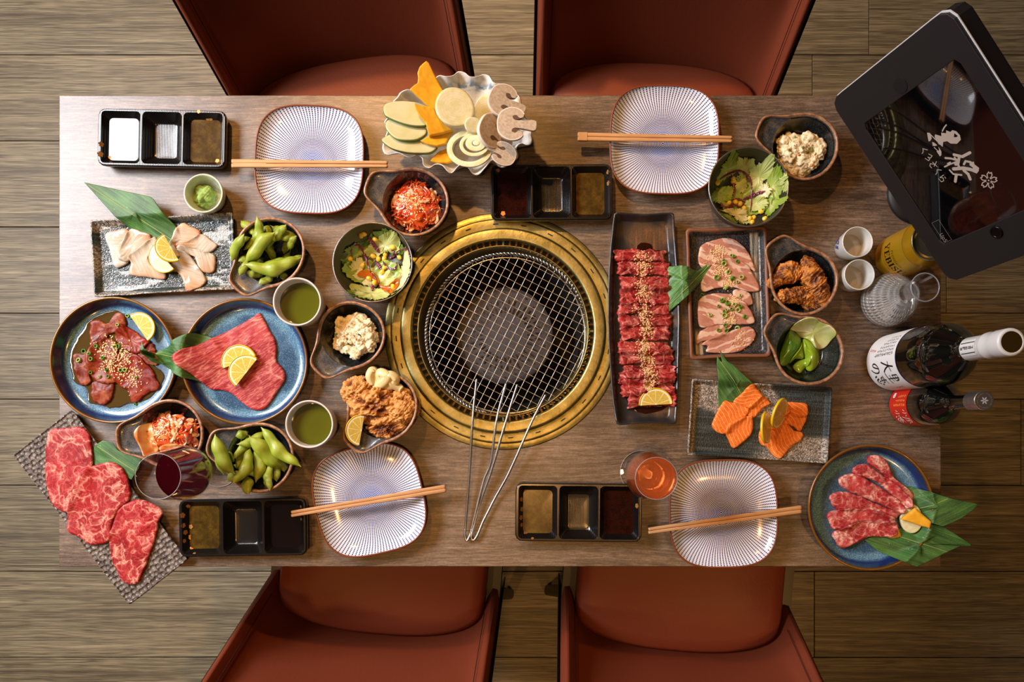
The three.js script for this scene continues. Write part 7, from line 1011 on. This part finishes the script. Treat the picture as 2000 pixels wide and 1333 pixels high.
// ------------------------------------------------------------------ tablet on its stand
{
  const U = 6.09e-4, A = new THREE.Vector3(571 * U, CH - 1574 * U, -632 * U), ux = new THREE.Vector3(249, -30, 350).normalize(), vy0 = new THREE.Vector3(80, 292.8, -32.6), vy = vy0.clone().addScaledVector(ux, -vy0.dot(ux)).normalize(), nz = new THREE.Vector3().crossVectors(ux, vy).normalize();   // ux along the long side (reading direction), vy up, nz out of the screen
  const L = 430 * U, W = 305 * U, mid = A.clone().addScaledVector(ux, L / 2).addScaledVector(vy, W / 2); mid.y += TOP;
  const o = thing('tablet_stand', 'black tablet in a dark metal frame, tilted on a round stand, with white lettering', 'tablet', [0.555, TOP, -0.30]);
  const frame = new THREE.Group(), rel = new THREE.Vector3().subVectors(mid, o.position), q = new THREE.Quaternion().setFromRotationMatrix(new THREE.Matrix4().makeBasis(ux, vy, nz));
  const place = (m) => { m.position.copy(rel); m.quaternion.copy(q); return m; };
  const bezel = std({ color: 0x211f1f, roughness: 0.5, metalness: 0.35 }), edgeM = std({ color: 0xe2e2e4, metalness: 0.3, roughness: 0.4 }), screenM = phy({ color: 0x040406, roughness: 0.03, clearcoat: 1 });
  // pixel of the photograph -> point on the tablet face
  const toFace = ([u, v]) => { const d = new THREE.Vector3((u - PX) / F, -1, (v - PY) / F), c = new THREE.Vector3(0, TOP + CH, 0), t = mid.clone().sub(c).dot(nz) / d.dot(nz), p = c.clone().addScaledVector(d, t).sub(mid); return [p.dot(ux), p.dot(vy)]; };
  const s0 = toFace(A6([203, 580])), s1 = toFace(A6([640, 270])), s2 = toFace(A6([572, 1140])), SL = s2[0] - s0[0], SW = s1[1] - s0[1], sx = (s0[0] + s2[0]) / 2, sy = (s0[1] + s1[1]) / 2;
  const cr = 0.014, rr = (w, h, r) => { const s = new THREE.Shape(); roundRect(w, h, r, 0, 96).forEach((p, i) => s[i ? 'lineTo' : 'moveTo'](p[0], -p[2])); return s; };
  const face = rr(L, W, cr); face.holes.push(new THREE.Path(roundRect(SL, SW, 0.001, 0, 64).reverse().map((p) => new THREE.Vector2(p[0] + sx, -p[2] + sy))));
  const g1 = new THREE.ExtrudeGeometry(face, { depth: 0.003, bevelEnabled: true, bevelSize: 0.0008, bevelThickness: 0.0008, bevelOffset: -0.0008, bevelSegments: 2 }); g1.translate(0, 0, -0.0038); place(part('bezel', g1, bezel, o));
  const g2 = new THREE.ExtrudeGeometry(rr(L + 0.0024, W + 0.0024, cr), { depth: 0.0012, bevelEnabled: false }); g2.translate(0, 0, -0.0056); place(part('edge_trim', g2, edgeM, o, 'bright metal edge line'));
  const g3 = new THREE.ExtrudeGeometry(rr(L, W, cr), { depth: 0.016, bevelEnabled: true, bevelSize: 0.003, bevelThickness: 0.004, bevelOffset: -0.003, bevelSegments: 3 }); g3.translate(0, 0, -0.0262); place(part('case', g3, bezel, o));
  const px = 1500, cw = px, chh = Math.round(px * SW / SL), toC = (p) => { const [a, b] = toFace(p); return [(a - (sx - SL / 2)) / SL * cw, (sy + SW / 2 - b) / SW * chh]; }, D = crop(1740, 220, 7.842);
  const print = canvasTexture(cw, chh, (g) => {
    g.fillStyle = '#050507'; g.fillRect(0, 0, cw, chh); const ink = '#a89c90'; g.strokeStyle = g.fillStyle = ink; g.lineCap = 'round'; g.lineJoin = 'round';
    const unit = (() => { const a = toC(D([900, 600])), b = toC(D([1000, 600])), c = toC(D([900, 700])); return (Math.hypot(b[0] - a[0], b[1] - a[1]) + Math.hypot(c[0] - a[0], c[1] - a[1])) / 200; })();
    const poly = (pts) => { g.beginPath(); pts.forEach((p, i) => { const q = toC(D(p)); g[i ? 'lineTo' : 'moveTo'](...q); }); g.closePath(); g.fill(); }, line = (w, ...pts) => { g.lineWidth = w * unit; g.beginPath(); pts.forEach((p, i) => { const q = toC(D(p)); g[i ? 'lineTo' : 'moveTo'](...q); }); g.stroke(); };
    line(20, [838, 205], [808, 240], [778, 298]); poly([[835, 285], [900, 310], [930, 282], [990, 300], [1045, 360], [1058, 430], [1000, 490], [905, 487], [850, 450], [792, 462], [785, 530], [720, 492], [662, 385], [668, 345], [765, 375], [760, 320], [835, 330]]); g.fillStyle = '#050507'; poly([[958, 328], [1012, 370], [995, 388], [955, 392]]); g.fillStyle = ink;
    poly([[545, 320], [592, 325], [620, 405], [608, 425], [592, 450], [570, 452]]); line(16, [592, 342], [660, 410], [780, 525]); poly([[626, 460], [652, 470], [690, 500], [700, 515], [655, 525], [632, 520]]); line(13, [655, 545], [715, 600]); poly([[720, 532], [765, 605], [765, 660], [742, 682], [715, 640], [688, 600], [730, 590]]);
    line(44, [955, 655], [1080, 685], [1195, 625]); line(30, [825, 705], [910, 712], [1000, 740], [965, 700]); line(44, [1030, 710], [1015, 790], [980, 800]); line(24, [815, 838], [890, 800], [1000, 760]); line(22, [900, 770], [860, 790]); line(52, [950, 870], [1100, 858], [1210, 880]); poly([[1190, 770], [1255, 760], [1262, 800], [1335, 855], [1330, 900], [1300, 942], [1180, 892], [1245, 855], [1190, 815]]); line(32, [1105, 800], [1130, 752], [1205, 768]); line(26, [890, 890], [945, 948], [1070, 962]); line(44, [990, 960], [975, 1060]); line(44, [1105, 895], [1170, 950], [1200, 1025]); line(36, [1010, 790], [1040, 860]);
    line(11, [552, 582], [484, 562], [490, 605], [472, 638]); line(11, [575, 645], [625, 672], [600, 705], [560, 690], [590, 722], [570, 745], [520, 710]); line(11, [690, 760], [655, 830]); line(11, [632, 768], [700, 835]); line(11, [660, 800], [598, 790], [590, 825], [618, 855]); line(11, [765, 888], [700, 882], [700, 928], [678, 955]); line(11, [800, 962], [742, 1000], [792, 1006], [800, 1050], [765, 1066], [725, 1020]); line(11, [815, 990], [830, 1012]);
    const c = D([1478, 1045]); for (let k = 0; k < 5; k++) { const a = k / 5 * Math.PI * 2 - 1.4, pt = (r, d) => [1478 + r * Math.cos(a + d), 1045 + r * Math.sin(a + d)]; line(15, pt(40, 0.55), pt(95, 0.42), pt(128, 0.17), pt(108, 0), pt(128, -0.17), pt(95, -0.42), pt(40, -0.55)); } line(24, [1478, 1045], [1479, 1046]); for (let k = 0; k < 5; k++) { const a = k / 5 * Math.PI * 2 - 1.4; line(9, [1478 + 42 * Math.cos(a), 1045 + 42 * Math.sin(a)], [1479 + 42 * Math.cos(a), 1045 + 42 * Math.sin(a)]); }
    const a = toC(A6([535, 1030])), b = toC(A6([598, 1110])); g.fillStyle = '#8d867f'; g.font = '58px sans-serif'; const up = toC(A6([560, 1085])); g.fillText('Up5', up[0], up[1] + 14); g.strokeStyle = '#6b6661'; g.lineWidth = 4; g.strokeRect(a[0], Math.min(a[1], b[1]) - 30, Math.abs(b[0] - a[0]) + 20, 96);
  });
  const g4 = new THREE.PlaneGeometry(SL + 0.002, SW + 0.002); g4.translate(sx, sy, -0.0012); place(part('screen', g4, phy({ map: print, roughness: 0.03, clearcoat: 1, clearcoatRoughness: 0.01 }), o, 'glossy black screen with pale brush lettering and a blossom'));
  const b1 = toFace(A6([378, 398])), b2 = toFace(A6([825, 1080]));
  const btn = new THREE.CylinderGeometry(0.0085, 0.0085, 0.001, 32); btn.rotateX(Math.PI / 2); btn.translate(b1[0], b1[1], 0.0002); place(part('button', btn, std({ color: 0x1d1d20, roughness: 0.4, metalness: 0.3 }), o));
  const lk = new THREE.TorusGeometry(0.0062, 0.0014, 8, 32); lk.translate(b2[0], b2[1], 0.0002); const lk2 = new THREE.CylinderGeometry(0.0052, 0.0052, 0.0016, 24); lk2.rotateX(Math.PI / 2); lk2.translate(b2[0], b2[1], 0); place(part('lock', mergeGeometries([lk, lk2]), std({ color: 0x060607, roughness: 0.3, metalness: 0.5 }), o));
  const back = mid.clone().addScaledVector(nz, -0.03).sub(o.position);
  part('pole', tube([[0.024, 0.01, -0.052], [0.028, 0.12, -0.05], [back.x * 0.6 + 0.01, back.y * 0.75, back.z * 0.6 - 0.02], [back.x, back.y, back.z]], 0.011, 40, 16), bezel, o);
  part('base', lathe([[0, 0.012], [0.035, 0.0115], [0.045, 0.008], [0.047, 0.002], [0.046, 0], [0, 0]], 56).translate(0.024, 0, -0.052), bezel, o);
}

renderer.render(scene, camera);
